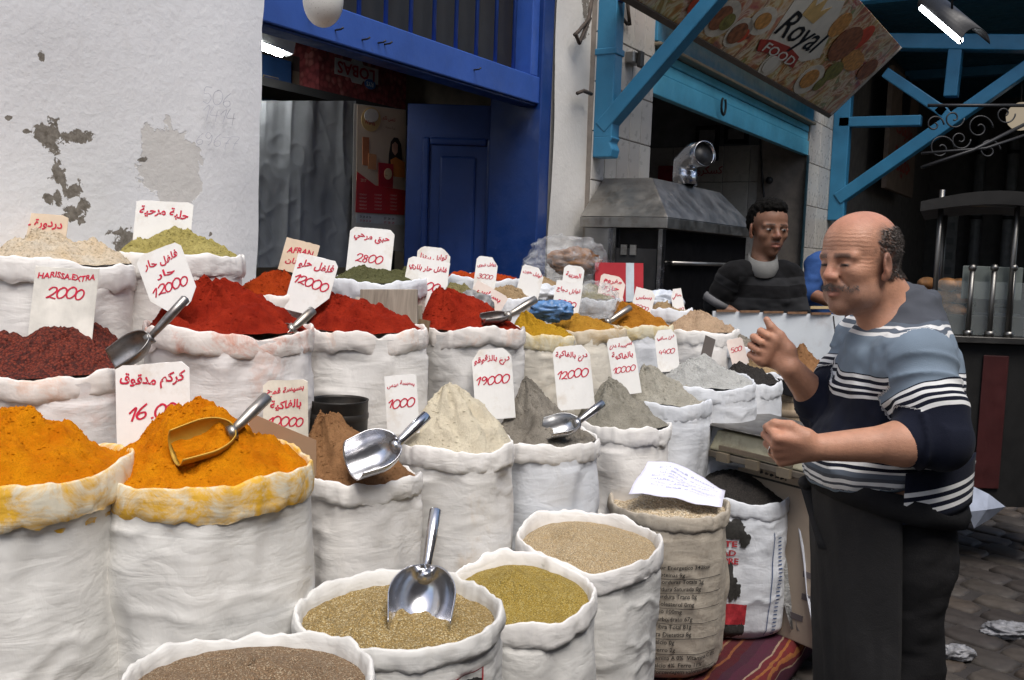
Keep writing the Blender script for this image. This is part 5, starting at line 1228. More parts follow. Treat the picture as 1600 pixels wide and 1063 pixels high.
calpoly('pack', [(574, 240), (586, 242), (586, 266), (573, 264)], simple('pack_orange2', (.46, .2, .08), .5), .009)
calpoly('pack', [(589, 254), (612, 257), (611, 294), (589, 291)], simple('pack_red', (.36, .015, .02), .5), .012)
calpoly('pack_seal', [(603 + 6 * math.cos(t), 272 + 9 * math.sin(t)) for t in np.linspace(0, 6.28, 18)[:-1]], simple('pack_seal', (.6, .45, .25), .5), .015)
calpoly('printed_hair', [(609, 222), (614, 215), (620, 216), (625, 226), (627, 252), (605, 262), (606, 240)], simple('printed_hair', (.02, .014, .012), .6), .0075)
calpoly('printed_face', [(611, 226), (615, 222), (619, 226), (619, 238), (615, 243), (611, 237)], SKIN_P, .0105)
calpoly('printed_dress', [(608, 250), (616, 246), (630, 254), (630, 278), (613, 276)], simple('printed_orange', (.5, .16, .03), .6), .0105)
lobj('seal_word', 'Warda', 578, 192, 27 / 1500 * 5.1, .03, simple('warda_red', (.3, .01, .02), .5, bump=0), cal, YC - .016)
lobj('small_word', 'Warda', 603, 274, .03, .012, simple('warda_red2', (.3, .01, .02), .5, bump=0), cal, YC - .02)
lobj('headline', 'تتمنى لكم', 608, 187, .12, .035, simple('warda_red3', (.35, .03, .03), .5, bump=0), cal, YC - .01)
lobj('sub_line', 'سنة سعيدة', 610, 200, .09, .025, simple('warda_brn', (.22, .15, .1), .5, bump=0), cal, YC - .01)
lobj('year', '2017', 568, 282, .05, .02, simple('cal_tan', (.55, .3, .2), .5, bump=0), cal, YC - .012)
for k in range(3):
    for j in range(5):
        lobj('dates', '1 2 3 4 5 6 7', 567 + k * 24, 304 + j * 5.5 + k * .8, .065, .011, simple('cal_pale', (.6, .42, .35), .6, bump=0), cal, YC - .012)
for j in range(2):
    lobj('dates', '23  24  25  26', 571, 339 + j * 6, .10, .013, INK if j == 0 else INKR, cal, YC - .008); lobj('dates', '27  28  29', 608, 342 + j * 6, .10, .013, INK if j == 0 else INKR, cal, YC - .008)
lobj('maker_line', 'COMPTOIR & MOHAMMED SLAMA', 592, 360, .22, .02, INKR, cal, YC - .008)
lobj('maker_line', 'EPICES', 600, 374, .1, .016, INKR, cal, YC - .008)
sp = empty('shelf_packets', ywall(545, 300, 3.78), 'dark hanging packets at the left side of the calendar', 'packets')
for (p0, p1, c_) in [((536, 165), (553, 290), (.09, .085, .05)), ((536, 303), (552, 328), (.36, .30, .2)), ((536, 332), (552, 355), (.36, .30, .2)), ((534, 358), (560, 385), (.3, .28, .24))]:
    a, b_ = ywall(p0[0], p1[1], 3.8), ywall(p1[0], p0[1], 3.8)
    MB().box((a[0], 3.78, a[2]), (b_[0], 3.82, b_[2])).build('packet', simple('packet', c_, .5, var=.6, vs_=40), sp, bevel=.004)
# white hanging globe
gl = empty('hanging_globe', P(505, -60, 3.25), 'white speckled egg shaped globe hanging in front of the blue lintel', 'globe lamp')
c = P(505, -8, 3.25); V = []; nu, nv = 32, 24
for j in range(nv + 1):
    t = math.pi * j / nv
    for i in range(nu):
        a = 2 * math.pi * i / nu; V.append(c + np.array([.068 * math.sin(t) * math.cos(a) * (1 - .12 * math.cos(t)), .068 * math.sin(t) * math.sin(a) * (1 - .12 * math.cos(t)), .108 * math.cos(t)]))
t = NT('globe_shell'); t.col(t.mix(t.ramp(t.noise(190, 2), [(.66, 0), (.7, .8)]), (.62, .61, .57), (.12, .1, .08))); t.set(.4)
mesh_obj('globe_shell', V, grid_faces(nu, nv + 1), t.m, gl)
MB().tube([c + UPV * .1, c + UPV * .5, c + UPV * 1.4 + np.array([0, .1, 0])], .004, 6).build('cord', BLACK, gl, True)

# ------------------------------------------------------------------ oven with hood
ov = empty('grill_oven', (6.2, 2.4, 0), 'stainless steel rotisserie oven with sloping hood and open flue pipe', 'oven')
ox0 = PY(908, 345, WY - .06)[0]; cor = PX(1043, 345, ox0 + .0); oy0 = cor[1]; oz = PX(1043, 357, ox0)[2]; oz2 = PX(1043, 340, ox0)[2]
ox1 = PY(1180, 372, oy0)[0]; oy1 = WY - .05
HOOD = steel('hood_steel', (.37, .355, .33), .36, (.16, .12, .08), .4)
MB().box((ox0 - .0, oy0, oz), (ox1, oy1, oz2)).build('hood_band', HOOD, ov, bevel=.004)
tz = PX(1003, 278, ox0 + .3)[2]
b = MB(); lo = [(ox0, oy0, oz2 + .003), (ox1, oy0, oz2 + .003), (ox1, oy1, oz2 + .003), (ox0, oy1, oz2 + .003)]
hx0, hy0 = ox0 + .30, oy0 + .24
hi = [(hx0, hy0, tz), (ox1 - .12, hy0, tz), (ox1 - .12, oy1, tz), (hx0, oy1, tz)]
b.add(lo + hi, [(4, 5, 6, 7), (0, 1, 5, 4), (1, 2, 6, 5), (2, 3, 7, 6), (3, 0, 4, 7)]); b.build('hood', HOOD, ov, bevel=.006)
MB().box((ox0 + .04, oy0 + .06, .5), (ox1 - .02, oy1 - .02, oz - .003)).build('oven_body', GLASS_DARK, ov)
SIDE = steel('side_panel', (.30, .295, .285), .4)
MB().box((ox0 + .02, oy0 + .34, .5), (ox0 + .038, oy1 - .03, oz - .003)).build('side_panel', SIDE, ov)
MB().box((ox0 + .03, oy0 + .07, .5), (ox0 + .037, oy0 + .33, oz - .12)).build('side_window', simple('oven_glass', (.035, .035, .036), .15, bump=0), ov)
for y_ in (oy0 + .33, oy0 + .36): MB().box((ox0 + .008, y_, .5), (ox0 + .03, y_ + .018, oz - .003)).build('frame_post', CHROME, ov)
MB().box((ox0 + .008, oy0 + .03, .5), (ox0 + .035, oy0 + .055, oz - .003)).build('frame_post', CHROME, ov)
MB().box((ox0 + .045, oy0 + .03, .5), (ox0 + .06, oy0 + .055, oz - .003)).build('frame_post', CHROME, ov)
for k in range(6): MB().box((ox0 + .008, oy0 + .40, oz - .20 - k * .045), (ox0 + .019, oy1 - .06, oz - .19 - k * .045)).build('vent_louvre', CHROME, ov)
MB().tube([(ox0 + .2, oy0 + .04, oz - .2), (ox1 - .1, oy0 + .04, oz - .2)], .012, 8).build('spit', DULL, ov, True)
for k in range(2): MB().box((ox0 + .022, oy0 + .2 + k * .06, oz - .16), (ox0 + .029, oy0 + .24 + k * .06, oz - .1)).build('hinge_plate', DULL, ov)
MB().box((ox0 - .01, oy0 - .02, .4), (ox1, oy1, .498)).build('oven_base', DULL, ov)
for x_ in (ox0 + .05, ox1 - .1):
    for y_ in (oy0 + .05, oy1 - .1): MB().box((x_, y_, 0), (x_ + .04, y_ + .04, .398)).build('oven_leg', DULL, ov)
pd = np.dot(np.array([hx0 + .45, hy0 + .12, 0]) - CAM, np.array([F[0], F[1], 0])) + .05
pa, pm, pe = P(1070, 290, pd), P(1070, 258, pd), P(1101, 240, pd - .20)
fl = MB().tube([pa, pa * .4 + pm * .6, pm + UPV * .01, pm * .55 + pe * .45 + UPV * .03, pe], .082, 24, caps=False).build('flue_pipe', CHROME, ov, True)
md = fl.modifiers.new('t', 'SOLIDIFY'); md.thickness = .004
MB().tube([pe - (pe - pm) * .10, pe - (pe - pm) * .06], .079, 24).build('flue_shade_disc', BLACK, ov, True)  # black disc near the pipe mouth, stands in for the shade inside
MB().tube([pe - nrm(pe - pm) * .004, pe + nrm(pe - pm) * .004], .086, 24, caps=False).build('flue_rim', CHROME, ov, True)

# ------------------------------------------------------------------ white board in front of the young man
wb = empty('white_board', P(1210, 600, 4.9), 'low white painted board with rusty edge in front of the young man', 'board')
pa_, pb_ = P(1114, 486, 5.0), P(1320, 492, 4.92); hgt = .9
V = []; n = 20
for lay in (0, .02):
    for i in range(n + 1):
        p = pa_ * (1 - i / n) + pb_ * (i / n); V.append(p + F * lay); V.append(p + F * lay - UPV * hgt)
f = [(2 * i, 2 * i + 1, 2 * i + 3, 2 * i + 2) for i in range(n)]; q = 2 * (n + 1)
f += [(q + 2 * i, q + 2 * i + 2, q + 2 * i + 3, q + 2 * i + 1) for i in range(n)] + [(2 * i, 2 * i + 2, q + 2 * i + 2, q + 2 * i) for i in range(n)] + [(0, q, q + 1, 1), (2 * n, 2 * n + 1, q + 2 * n + 1, q + 2 * n)]
mesh_obj('board_panel', V, f, WHITE_P, wb, False)
RUST = simple('rust_edge', (.20, .11, .06), .8, var=.5, vs_=30)
for i in range(5):
    u = .1 + .18 * i; p = pa_ * (1 - u) + pb_ * u; MB().obox(p + UPV * .002 - F * .001, R * .05, F * .012, UPV * .006).build('rust_edge', RUST, wb)
MB().tube([P(1302, 494, 4.9), P(1305, 520, 4.88), P(1300, 545, 4.88), P(1296, 580, 4.88)], .004, 6).build('board_wire', BLACK, wb, True)
MB().obox((pa_ + pb_) / 2 - UPV * (hgt + .25) + F * .04, (pb_ - pa_) / 2, F * .03, UPV * .28).build('board_foot', DARKWOOD, wb)

# ------------------------------------------------------------------ sandwich cart at the right
ct = empty('food_cart', P(1530, 900, 5.1), 'steel sandwich cart with glass case and bread rolls behind the man', 'cart')
D = 5.1
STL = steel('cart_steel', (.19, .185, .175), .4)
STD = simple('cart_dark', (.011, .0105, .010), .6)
cz = P(1530, 520, D)[2]; fl_ = nrm(np.array([R[0], R[1], 0])); bk = F + R * .45; bk = nrm(np.array([bk[0], bk[1], 0]))
def cpt(px, z, back=0.0): q_ = P(px, 520, D); return np.array([q_[0], q_[1], z]) + bk * back
def cbox(px0, px1, z0, z1, b0, b1, m, name, bev=.004):
    a, b = cpt(px0, 0, b0), cpt(px1, 0, b0); MB().obox((a + b) / 2 + bk * (b1 - b0) / 2 + UPV * (z0 + z1) / 2, (b - a) / 2, bk * (b1 - b0) / 2, UPV * (z1 - z0) / 2).build(name, m, ct, bevel=bev)
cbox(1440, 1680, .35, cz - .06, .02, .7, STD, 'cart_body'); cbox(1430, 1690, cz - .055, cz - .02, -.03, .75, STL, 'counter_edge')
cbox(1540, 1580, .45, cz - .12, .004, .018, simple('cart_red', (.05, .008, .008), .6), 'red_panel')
for px in (1512, 1546, 1576):
    zt__ = P(px, 424, D)[2]; a = cpt(px, cz - .02); a2 = cpt(px, zt__)
    MB().tube([a, a2], .013, 12).build('rail_post', STL, ct, True); MB().sph(a2 + UPV * .018, .021).build('ball_finial', STL, ct, True); MB().tube([a, a + UPV * .03], .024, 12).build('post_foot', STL, ct, True)
zc = P(1530, 330, D)[2]
for px, b_ in ((1456, .0), (1574, .0), (1668, 0), (1462, .7), (1660, .7)):
    MB().tube([cpt(px, cz - .02, b_), cpt(px, zc + .1, b_)], .014, 10).build('canopy_post', STL, ct, True)
MB().tube([cpt(1456, zc + .03), cpt(1668, zc + .03)], .012, 8).build('canopy_rail', STL, ct, True)
V = []; n = 16
for j in range(2):
    for i in range(n + 1):
        s_ = i / n; V.append(cpt(1425 + 260 * s_, zc + .03 + .07 * math.sin(math.pi * s_), -.1 + j * 1.0))
for j in range(2):
    for i in range(n + 1):
        s_ = i / n; V.append(cpt(1425 + 260 * s_, zc + .0 + .05 * math.sin(math.pi * s_) - .02, -.1 + j * 1.0))
m_ = n + 1
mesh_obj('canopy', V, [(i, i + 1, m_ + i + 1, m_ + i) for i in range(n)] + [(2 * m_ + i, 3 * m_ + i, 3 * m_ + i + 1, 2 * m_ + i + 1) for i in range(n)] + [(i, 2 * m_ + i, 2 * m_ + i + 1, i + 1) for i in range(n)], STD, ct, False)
GL = NT('case_glass'); GL.col((.5, .55, .55)); GL.set(.05); GL.b.inputs['Alpha'].default_value = .12
zg = P(1530, 440, D)[2]
cbox(1458, 1660, cz - .015, zg, .03, .036, GL.m, 'case_glass', 0)
cbox(1497, 1592, P(1530, 468, D)[2], P(1530, 416, D)[2], .05, .06, simple('case_paper', (.13, .15, .14), .6), 'case_card')
cbox(1440, 1600, cz - .018, P(1470, 492, D)[2], .06, .5, STD, 'bread_shelf')
BREAD = simple('bread_crust', (.40, .19, .07), .6, var=.5, vs_=20, bump=.2)
rr = random.Random(5)
for k in range(14):
    px = 1440 + rr.uniform(0, 60); row = k % 3
    c = cpt(px, P(1470, 486, D)[2] + row * .07, .12 + rr.uniform(0, .2)); MB().sph(c, (.075, .045, .036), 14, 8, np.array(Matrix.Rotation(rr.uniform(0, 3), 3, 'Z'))).build('bread_roll', BREAD, ct, True)
for px in (1452, 1650):
    for b_ in (.1, .6): MB().tube([cpt(px, 0, b_), cpt(px, .35, b_)], .02, 8).build('cart_leg', STD, ct, True)
cbox(1470, 1500, .36, cz - .1, -.008, .01, STL, 'steel_strip')

# ------------------------------------------------------------------ far end of the passage
XE = 18.55
def pe_(px, py): return PX(px, py, XE)
ts = empty('teal_shutter', PY(1400, 420, WY - .05), 'dark teal slatted shutter at the end of the passage', 'shutter')
a, b_ = pe_(1402, 440), pe_(1440, 275)
TEAL = simple('teal_dark', (.035, .075, .09), .6)
for k in range(16):
    z0_ = .3 + k * .18; MB().box((XE - .06, b_[1], z0_), (XE - .01, a[1], z0_ + .17)).build('shutter_slat', TEAL, ts, bevel=.01)
pn = empty('far_doorway', pe_(1480, 420), 'pale doorway panel at the end of the passage behind the cart', 'door')
a, b_ = pe_(1462, 480), pe_(1500, 320); MB().box((XE - .1, b_[1], 0), (XE - .02, a[1], b_[2])).build('door_panel', simple('far_pale', (.22, .22, .21), .7), pn)
for k in range(9): MB().box((XE - .12, b_[1] + .05, .5 + k * .26), (XE - .105, a[1] - .05, .62 + k * .26)).build('door_slat', simple('far_pale2', (.16, .16, .16), .7), pn)
for k, (px, m_) in enumerate([(1370, (.24, .22, .2)), (1530, (.15, .15, .15)), (1580, (.20, .20, .2))]):
    q = empty('drain_pipe', pe_(px, 420), ['pale pipe at the end of the passage left of the teal shutter', 'grey pipe at the end of the passage between the cart posts', 'pale pipe at the right edge of the passage end'][k], 'pipe')
    c = pe_(px, 300); MB().tube([(XE - .15, c[1], 0), (XE - .15, c[1], 4.1)], .09, 12).build('pipe_run', simple('pipe_paint', m_, .5), q, True)
    for z_ in (1.0, 2.5, 3.6): MB().tube([(XE - .15, c[1], z_), (XE - .15, c[1], z_ + .06)], .105, 12).build('pipe_clip', BLACK, q, True)
pst = empty('far_sign', PY(1350, 220, WY - .1), 'dim brown board with faded red Arabic writing under the truss', 'sign')
sa_ = PX(1352, 215, 14.0)
MB().box((13.2, WY - .3, sa_[2] - .75), (15.2, WY - .24, sa_[2] + .8)).build('sign_board', simple('far_sign_board', (.20, .14, .1), .6, var=.3), pst)
for k, s_ in enumerate(['مأكولات', 'خفيفة']):
    g = fit(text_geo(s_, .02), 1.2, .4); mesh_obj('lettering', [(14.2 + u, WY - .305, sa_[2] + .1 - k * .45 + v_) for u, v_ in g[0]], g[1], simple('far_red', (.3, .03, .02), .6, bump=0), pst, False)
MB().prism([(.3 * math.cos(t_), .34 * math.sin(t_)) for t_ in np.linspace(0, 6.28, 24)[:-1]], (14.2, WY - .302, sa_[2] + .5), (1, 0, 0), (0, 0, 1), (0, -1, 0), .004).build('dark_disc', BLACK, pst)
iw = empty('iron_scrollwork', P(1500, 220, 9), 'black wrought iron scrolls hanging in the dark passage', 'ironwork')
def spiral(px, py, r0, turns, dirn, d=9.0):
    c = P(px, py, d); return [c + R * (r0 * (1 - t_) * math.cos(dirn * t_ * turns * 6.28)) + U * (r0 * (1 - t_) * math.sin(dirn * t_ * turns * 6.28)) for t_ in np.linspace(0, .85, 40)]
for px, py, r0, tn, dr in [(1470, 232, .13, 1.6, 1), (1500, 218, .10, 1.6, -1), (1530, 200, .13, 1.6, 1), (1490, 185, .10, 1.5, -1), (1545, 235, .11, 1.5, 1), (1460, 195, .09, 1.4, 1), (1570, 178, .1, 1.4, -1)]:
    MB().tube(spiral(px, py, r0, tn, dr), .008, 6).build('scroll', BLACK, iw, True)
MB().tube([P(1440, 262, 9), P(1520, 235, 9), P(1610, 190, 9)], .018, 6).build('iron_bar', BLACK, iw, True)
MB().tube([P(1440, 240, 9), P(1540, 232, 9), P(1620, 205, 9)], .014, 6).build('iron_bar', BLACK, iw, True)
MB().tube([P(1450, 165, 9), P(1620, 165, 9)], .016, 6).build('iron_bar', BLACK, iw, True)
MB().tube([P(1610, 130, 9), P(1610, 260, 9)], .02, 6).build('iron_bar', BLACK, iw, True)
pg = empty('paper_globe', P(1592, 190, 11), 'pale dim globe lantern at the right edge under the roof', 'lantern')
MB().sph(P(1596, 182, 11), .16).build('globe', emis('lantern_glow', (.9, .75, .55), .28), pg, True)
MB().tube([P(1596, 160, 11), P(1597, 120, 11)], .01, 6).build('cord', BLACK, pg, True)
# street lamp fitting under the roof, lit
fx = empty('tube_lamp', P(1475, 40, 6.8), 'lit fluorescent tube in a dark reflector under the passage roof', 'lamp')
a, b_ = P(1440, 12, 6.9), P(1501, 64, 6.6)
MB().tube([a, b_], .022, 10).build('tube', emis('street_tube', (.92, .96, 1.0), 14), fx, True)
ad = nrm(b_ - a); sdv = nrm(np.cross(ad, U)); V = []; n = 12
for e in (a - ad * .03, b_ + ad * .03):
    for k in range(n + 1):
        t_ = math.pi * (k / n) * 1.05 - .08; V.append(e + R * (.085 - .095 * math.cos(t_)) * 1.0 + U * (.10 * math.sin(t_)) - F * .0)
f = [(k, k + 1, n + 2 + k, n + 1 + k) for k in range(n)]
o = mesh_obj('reflector', V, f, BLACK, fx); md = o.modifiers.new('t', 'SOLIDIFY'); md.thickness = .006
MB().tube([(a + b_) / 2 + U * .1 + R * .08, (a + b_) / 2 + U * .9 + R * .08], .008, 6).build('hanger', BLACK, fx, True)
# wall bits on the piers
wl_ = empty('iron_hook', PY(900, 60, WY - .03), 'rusty iron hooks and cable ends on the pier beside the bracket', 'hooks')
RUSTY = simple('rusty_iron', (.06, .045, .035), .8, var=.5, vs_=30)
for pts in [[(925, 0), (920, 30), (905, 48), (898, 55)], [(922, 28), (905, 68), (899, 52)], [(902, 146), (912, 142), (924, 147)], [(980, 0), (984, 40)], [(968, 22), (980, 38)]]:
    MB().tube([PY(px, py, WY - .06) for px, py in pts], .012, 6).build('hook', RUSTY, wl_, True)
sk = empty('wall_socket', PY(988, 92, WY - .06), 'small grey metal clamp box fixed on the tiled pier', 'clamp')
c = PY(988, 92, WY - .07); MB().box((c[0] - .05, WY - .1, c[2] - .03), (c[0] + .09, WY - .042, c[2] + .04)).build('clamp_body', DULL, sk, bevel=.006)
MB().box((c[0] + .0, WY - .13, c[2] - .055), (c[0] + .06, WY - .102, c[2] + .05)).build('clamp_jaw', simple('jaw', (.05, .045, .04), .5), sk, bevel=.006)
# rubbish on the cobbles
for px, py, w, h, lb_ in [(1575, 985, 70, 22, 'crumpled foil wrapper on the cobbles by the right edge'), (1492, 1020, 50, 22, 'grey paper scrap on the cobbles behind the apron')]:
    c = PZ(px, py, .02); d_ = np.dot(c - CAM, F)
    crumple('litter_scrap', lb_, px, py, d_, w, h, simple('litter', (.26, .26, .27), .5, var=.5, vs_=40, bump=.5), int(px), cat='litter', flat=.7, part='crumpled_sheet')
# ------------------------------------------------------------------ people: bodies as one smooth surface grown from a distance field
def smin(a, b, k):
    h = np.clip(.5 + .5 * (b - a) / k, 0, 1); return b + (a - b) * h - k * h * (1 - h)
class SDF:
    def __init__(s): s.ops = []; s.o = np.zeros(3); s.M = np.eye(3); s.sc = 1.0
    def frame(s, o=(0, 0, 0), M=None, sc_=1.0): s.o = np.asarray(o, float); s.M = np.eye(3) if M is None else M; s.sc = sc_; return s
    def w(s, p): return s.o + s.M @ (np.asarray(p, float) * s.sc)
    def rc(s, a, b, ra, rb, k=.02, sub=False):
        a, b = s.w(a), s.w(b); ra *= s.sc; rb *= s.sc; c = (a + b) / 2; rad = np.linalg.norm(b - a) / 2 + max(ra, rb) + k + .12
        ab = b - a; l2 = max(1e-9, float(ab @ ab))
        def f(p):
            t = np.clip(((p - a) @ ab) / l2, 0, 1); return np.linalg.norm(p - a - t[:, None] * ab, axis=1) - (ra + (rb - ra) * t)
        s.ops.append((sub, k, c, rad, f)); return s
    def el(s, c, r, k=.02, sub=False, M=None):
        c = s.w(c); r = np.asarray(r, float) * s.sc; Mx = s.M if M is None else s.M @ M; rad = r.max() + k + .12
        def f(p):
            q = (p - c) @ Mx; a = np.linalg.norm(q / r, axis=1); b = np.linalg.norm(q / (r * r), axis=1); return a * (a - 1) / np.maximum(b, 1e-6)
        s.ops.append((sub, k, c, rad, f)); return s
    def cut(s, pt, n, k=.01):
        """keep the side the normal points away from"""
        pt = np.asarray(pt, float); n = np.asarray(n, float); n = n / np.linalg.norm(n)
        s.ops.append(('cut', k, None, None, lambda p: (p - pt) @ n)); return s
    def ev(s, p):
        d = np.full(len(p), .2)
        for sub, k, c, rad, f in s.ops:
            if sub == 'cut': d = -smin(-d, -f(p), k); continue
            m = np.einsum('ij,ij->i', p - c, p - c) < rad * rad
            if not m.any(): continue
            if sub: d[m] = -smin(-d[m], f(p[m]), k)
            else: d[m] = smin(d[m], f(p[m]), k)
        return d
def surfnet(S_, lo, hi, h, B=12):
    lo = np.asarray(lo, float); n = np.ceil((np.asarray(hi) - lo) / h / B).astype(int); N = n * B
    cc = np.stack(np.meshgrid(*[(np.arange(k) + .5) * B * h for k in n], indexing='ij'), -1).reshape(-1, 3) + lo - h / 2
    dc = S_.ev(cc); act = np.abs(dc) < B * h * .87 + .02
    vol = np.where(dc > 0, 1.0, -1.0).reshape(n).astype(np.float32)
    vol = np.repeat(np.repeat(np.repeat(vol, B, 0), B, 1), B, 2)
    loc = np.stack(np.meshgrid(*[np.arange(B)] * 3, indexing='ij'), -1).reshape(-1, 3)
    ids = np.argwhere(act.reshape(n))
    for c0 in range(0, len(ids), 150):
        bi = ids[c0:c0 + 150]; gi = (bi[:, None, :] * B + loc[None]).reshape(-1, 3)
        vol[gi[:, 0], gi[:, 1], gi[:, 2]] = S_.ev(gi * h + lo)
    ins = vol < 0
    cnt = np.zeros(np.array(vol.shape) - 1, np.uint8)
    cs = [(i, j, k) for i in (0, 1) for j in (0, 1) for k in (0, 1)]
    for i, j, k in cs: cnt += ins[i:N[0] - 1 + i, j:N[1] - 1 + j, k:N[2] - 1 + k]
    cells = np.argwhere((cnt > 0) & (cnt < 8))
    cv = [vol[cells[:, 0] + i, cells[:, 1] + j, cells[:, 2] + k] for i, j, k in cs]
    acc = np.zeros((len(cells), 3)); num = np.zeros(len(cells))
    for a in range(8):
        for b in range(a + 1, 8):
            df = np.array(cs[b]) - np.array(cs[a])
            if np.abs(df).sum() != 1: continue
            m = (cv[a] < 0) != (cv[b] < 0); t = cv[a][m] / (cv[a][m] - cv[b][m])
            acc[m] += np.array(cs[a]) + t[:, None] * df; num[m] += 1
    V = (cells + acc / num[:, None]) * h + lo
    idx = np.full(cnt.shape, -1, np.int32); idx[cells[:, 0], cells[:, 1], cells[:, 2]] = np.arange(len(cells))
    Q = []
    for ax in range(3):
        sl0 = [slice(1, -1)] * 3; sl1 = [slice(1, -1)] * 3; sl0[ax] = slice(0, -1); sl1[ax] = slice(1, None)
        a, b = ins[tuple(sl0)], ins[tuple(sl1)]; e = np.argwhere(a != b); off = np.ones(3, int); off[ax] = 0
        sgn_ = a[e[:, 0], e[:, 1], e[:, 2]]; e = e + off; u, v = (ax + 1) % 3, (ax + 2) % 3
        def at(du, dv):
            q = e.copy(); q[:, u] -= du; q[:, v] -= dv; return idx[q[:, 0], q[:, 1], q[:, 2]]
        q = np.stack([at(1, 1), at(0, 1), at(0, 0), at(1, 0)], 1); q[~sgn_] = q[~sgn_][:, ::-1]; Q.append(q)
    Q = np.concatenate(Q); return V, Q[(Q >= 0).all(1)]
def relax(V, Q, it=2):
    for _ in range(it):
        s_ = np.zeros_like(V); n_ = np.zeros(len(V))
        for a in range(4):
            np.add.at(s_, Q[:, a], V[Q[:, (a + 1) % 4]]); np.add.at(n_, Q[:, a], 1); np.add.at(s_, Q[:, (a + 1) % 4], V[Q[:, a]]); np.add.at(n_, Q[:, (a + 1) % 4], 1)
        V = V * .5 + .5 * s_ / n_[:, None]
    return V
def vnormals(V, Q):
    n = np.cross(V[Q[:, 2]] - V[Q[:, 0]], V[Q[:, 3]] - V[Q[:, 1]]); o = np.zeros_like(V)
    for a in range(4): np.add.at(o, Q[:, a], n)
    return o / (np.linalg.norm(o, axis=1)[:, None] + 1e-12)
def fast_mesh(name, V, Q, m, parent, attrs=None):
    me = bpy.data.meshes.new(name); nq = len(Q)
    me.vertices.add(len(V)); me.vertices.foreach_set('co', V.astype(np.float32).ravel())
    me.loops.add(nq * 4); me.loops.foreach_set('vertex_index', Q.astype(np.int32).ravel())
    me.polygons.add(nq); me.polygons.foreach_set('loop_start', np.arange(0, nq * 4, 4, dtype=np.int32))
    me.update(calc_edges=True); me.polygons.foreach_set('use_smooth', np.ones(nq, dtype=bool))
    for k, a in (attrs or {}).items():
        if a.ndim == 1: q = me.attributes.new(k, 'FLOAT', 'POINT'); q.data.foreach_set('value', a.astype(np.float32))
        else: q = me.attributes.new(k, 'FLOAT_COLOR', 'POINT'); q.data.foreach_set('color', np.concatenate([a, np.ones((len(a), 1))], 1).astype(np.float32).ravel())
    me.materials.append(m); me.validate(); me.update()
    return link(bpy.data.objects.new(name, me), parent)
def ss(a, b, x): t = np.clip((x - a) / (b - a), 0, 1); return t * t * (3 - 2 * t)
def head_frame(fwd, up=(0, 0, 1)):
    f = nrm(fwd); l = nrm(np.cross(np.asarray(up, float), f)); return np.stack([f, l, np.cross(f, l)], 1)
def rotm(ax, deg): return np.array(Matrix.Rotation(math.radians(deg), 3, ax))
def head_ops(S_, hc, Mh, k, young=False):
    S_.frame(hc, Mh, k)
    S_.el((-.006, 0, .036), (.092, .077, .084)); S_.el((.034, 0, .040), (.058, .066, .060), .03)
    if young:
        S_.el((.03, 0, -.03), (.062, .058, .078), .03); S_.el((.026, 0, -.074), (.056, .050, .040), .03); S_.el((.070, 0, -.104), (.020, .020, .018), .025)
    else:
        S_.el((.03, 0, -.03), (.064, .062, .078), .03); S_.el((.022, 0, -.086), (.064, .062, .044), .03); S_.el((.074, 0, -.110), (.022, .026, .020), .025)
    for e in (-1, 1):
        S_.el((.056, e * .043, -.028), (.028, .025, .026), .02)
        if not young: S_.el((.040, e * .047, -.080), (.036, .022, .03), .02)
        S_.rc((.076, e * .050, .014), (.089, e * .012, .012), .010, .010, .014)
        S_.el((.099, e * .033, -.002), (.020, .020, .013), .008, True)
        S_.el((.076, e * .034, -.006), (.0165, .018, .012), .005)
        if not young: S_.el((.070, e * .034, -.021), (.020, .020, .008), .012)
    S_.rc((.090, 0, .004), (.110, 0, -.032), .0085, .0125, .012)
    for e in (-1, 1): S_.el((.098, e * .013, -.036), (.013, .009, .010), .008)
    S_.el((.064, 0, -.066), (.029, .036, .028), .02)
    S_.rc((.090, .019, -.0665), (.099, 0, -.0615), .005, .0065, .006); S_.rc((.090, -.019, -.0665), (.099, 0, -.0615), .005, .0065, .006)
    S_.rc((.089, .016, -.0785), (.0985, 0, -.0780), .006, .0088, .005); S_.rc((.089, -.016, -.0785), (.0985, 0, -.0780), .006, .0088, .005)
    S_.rc((.104, .020, -.0692), (.104, -.020, -.0692), .0048, .0048, .004, True)
    if not young:
        for e in (-1, 1):
            S_.rc((.095, e * .006, -.050), (.082, e * .032, -.061), .006, .005, .008)
            S_.rc((.092, e * .018, -.036), (.082, e * .037, -.060), .0026, .002, .006, True)       # fold beside the nose
    for e in (-1, 1):
        Me = rotm('Z', e * 22) @ rotm('Y', 10)
        S_.el((.000, e * .082, -.012), (.0205, .0075, .033), .006, M=Me); S_.el((.004, e * .092, -.008), (.011, .007, .018), .005, True, M=Me); S_.el((.006, e * .078, -.040), (.010, .007, .011), .008)
    S_.frame()
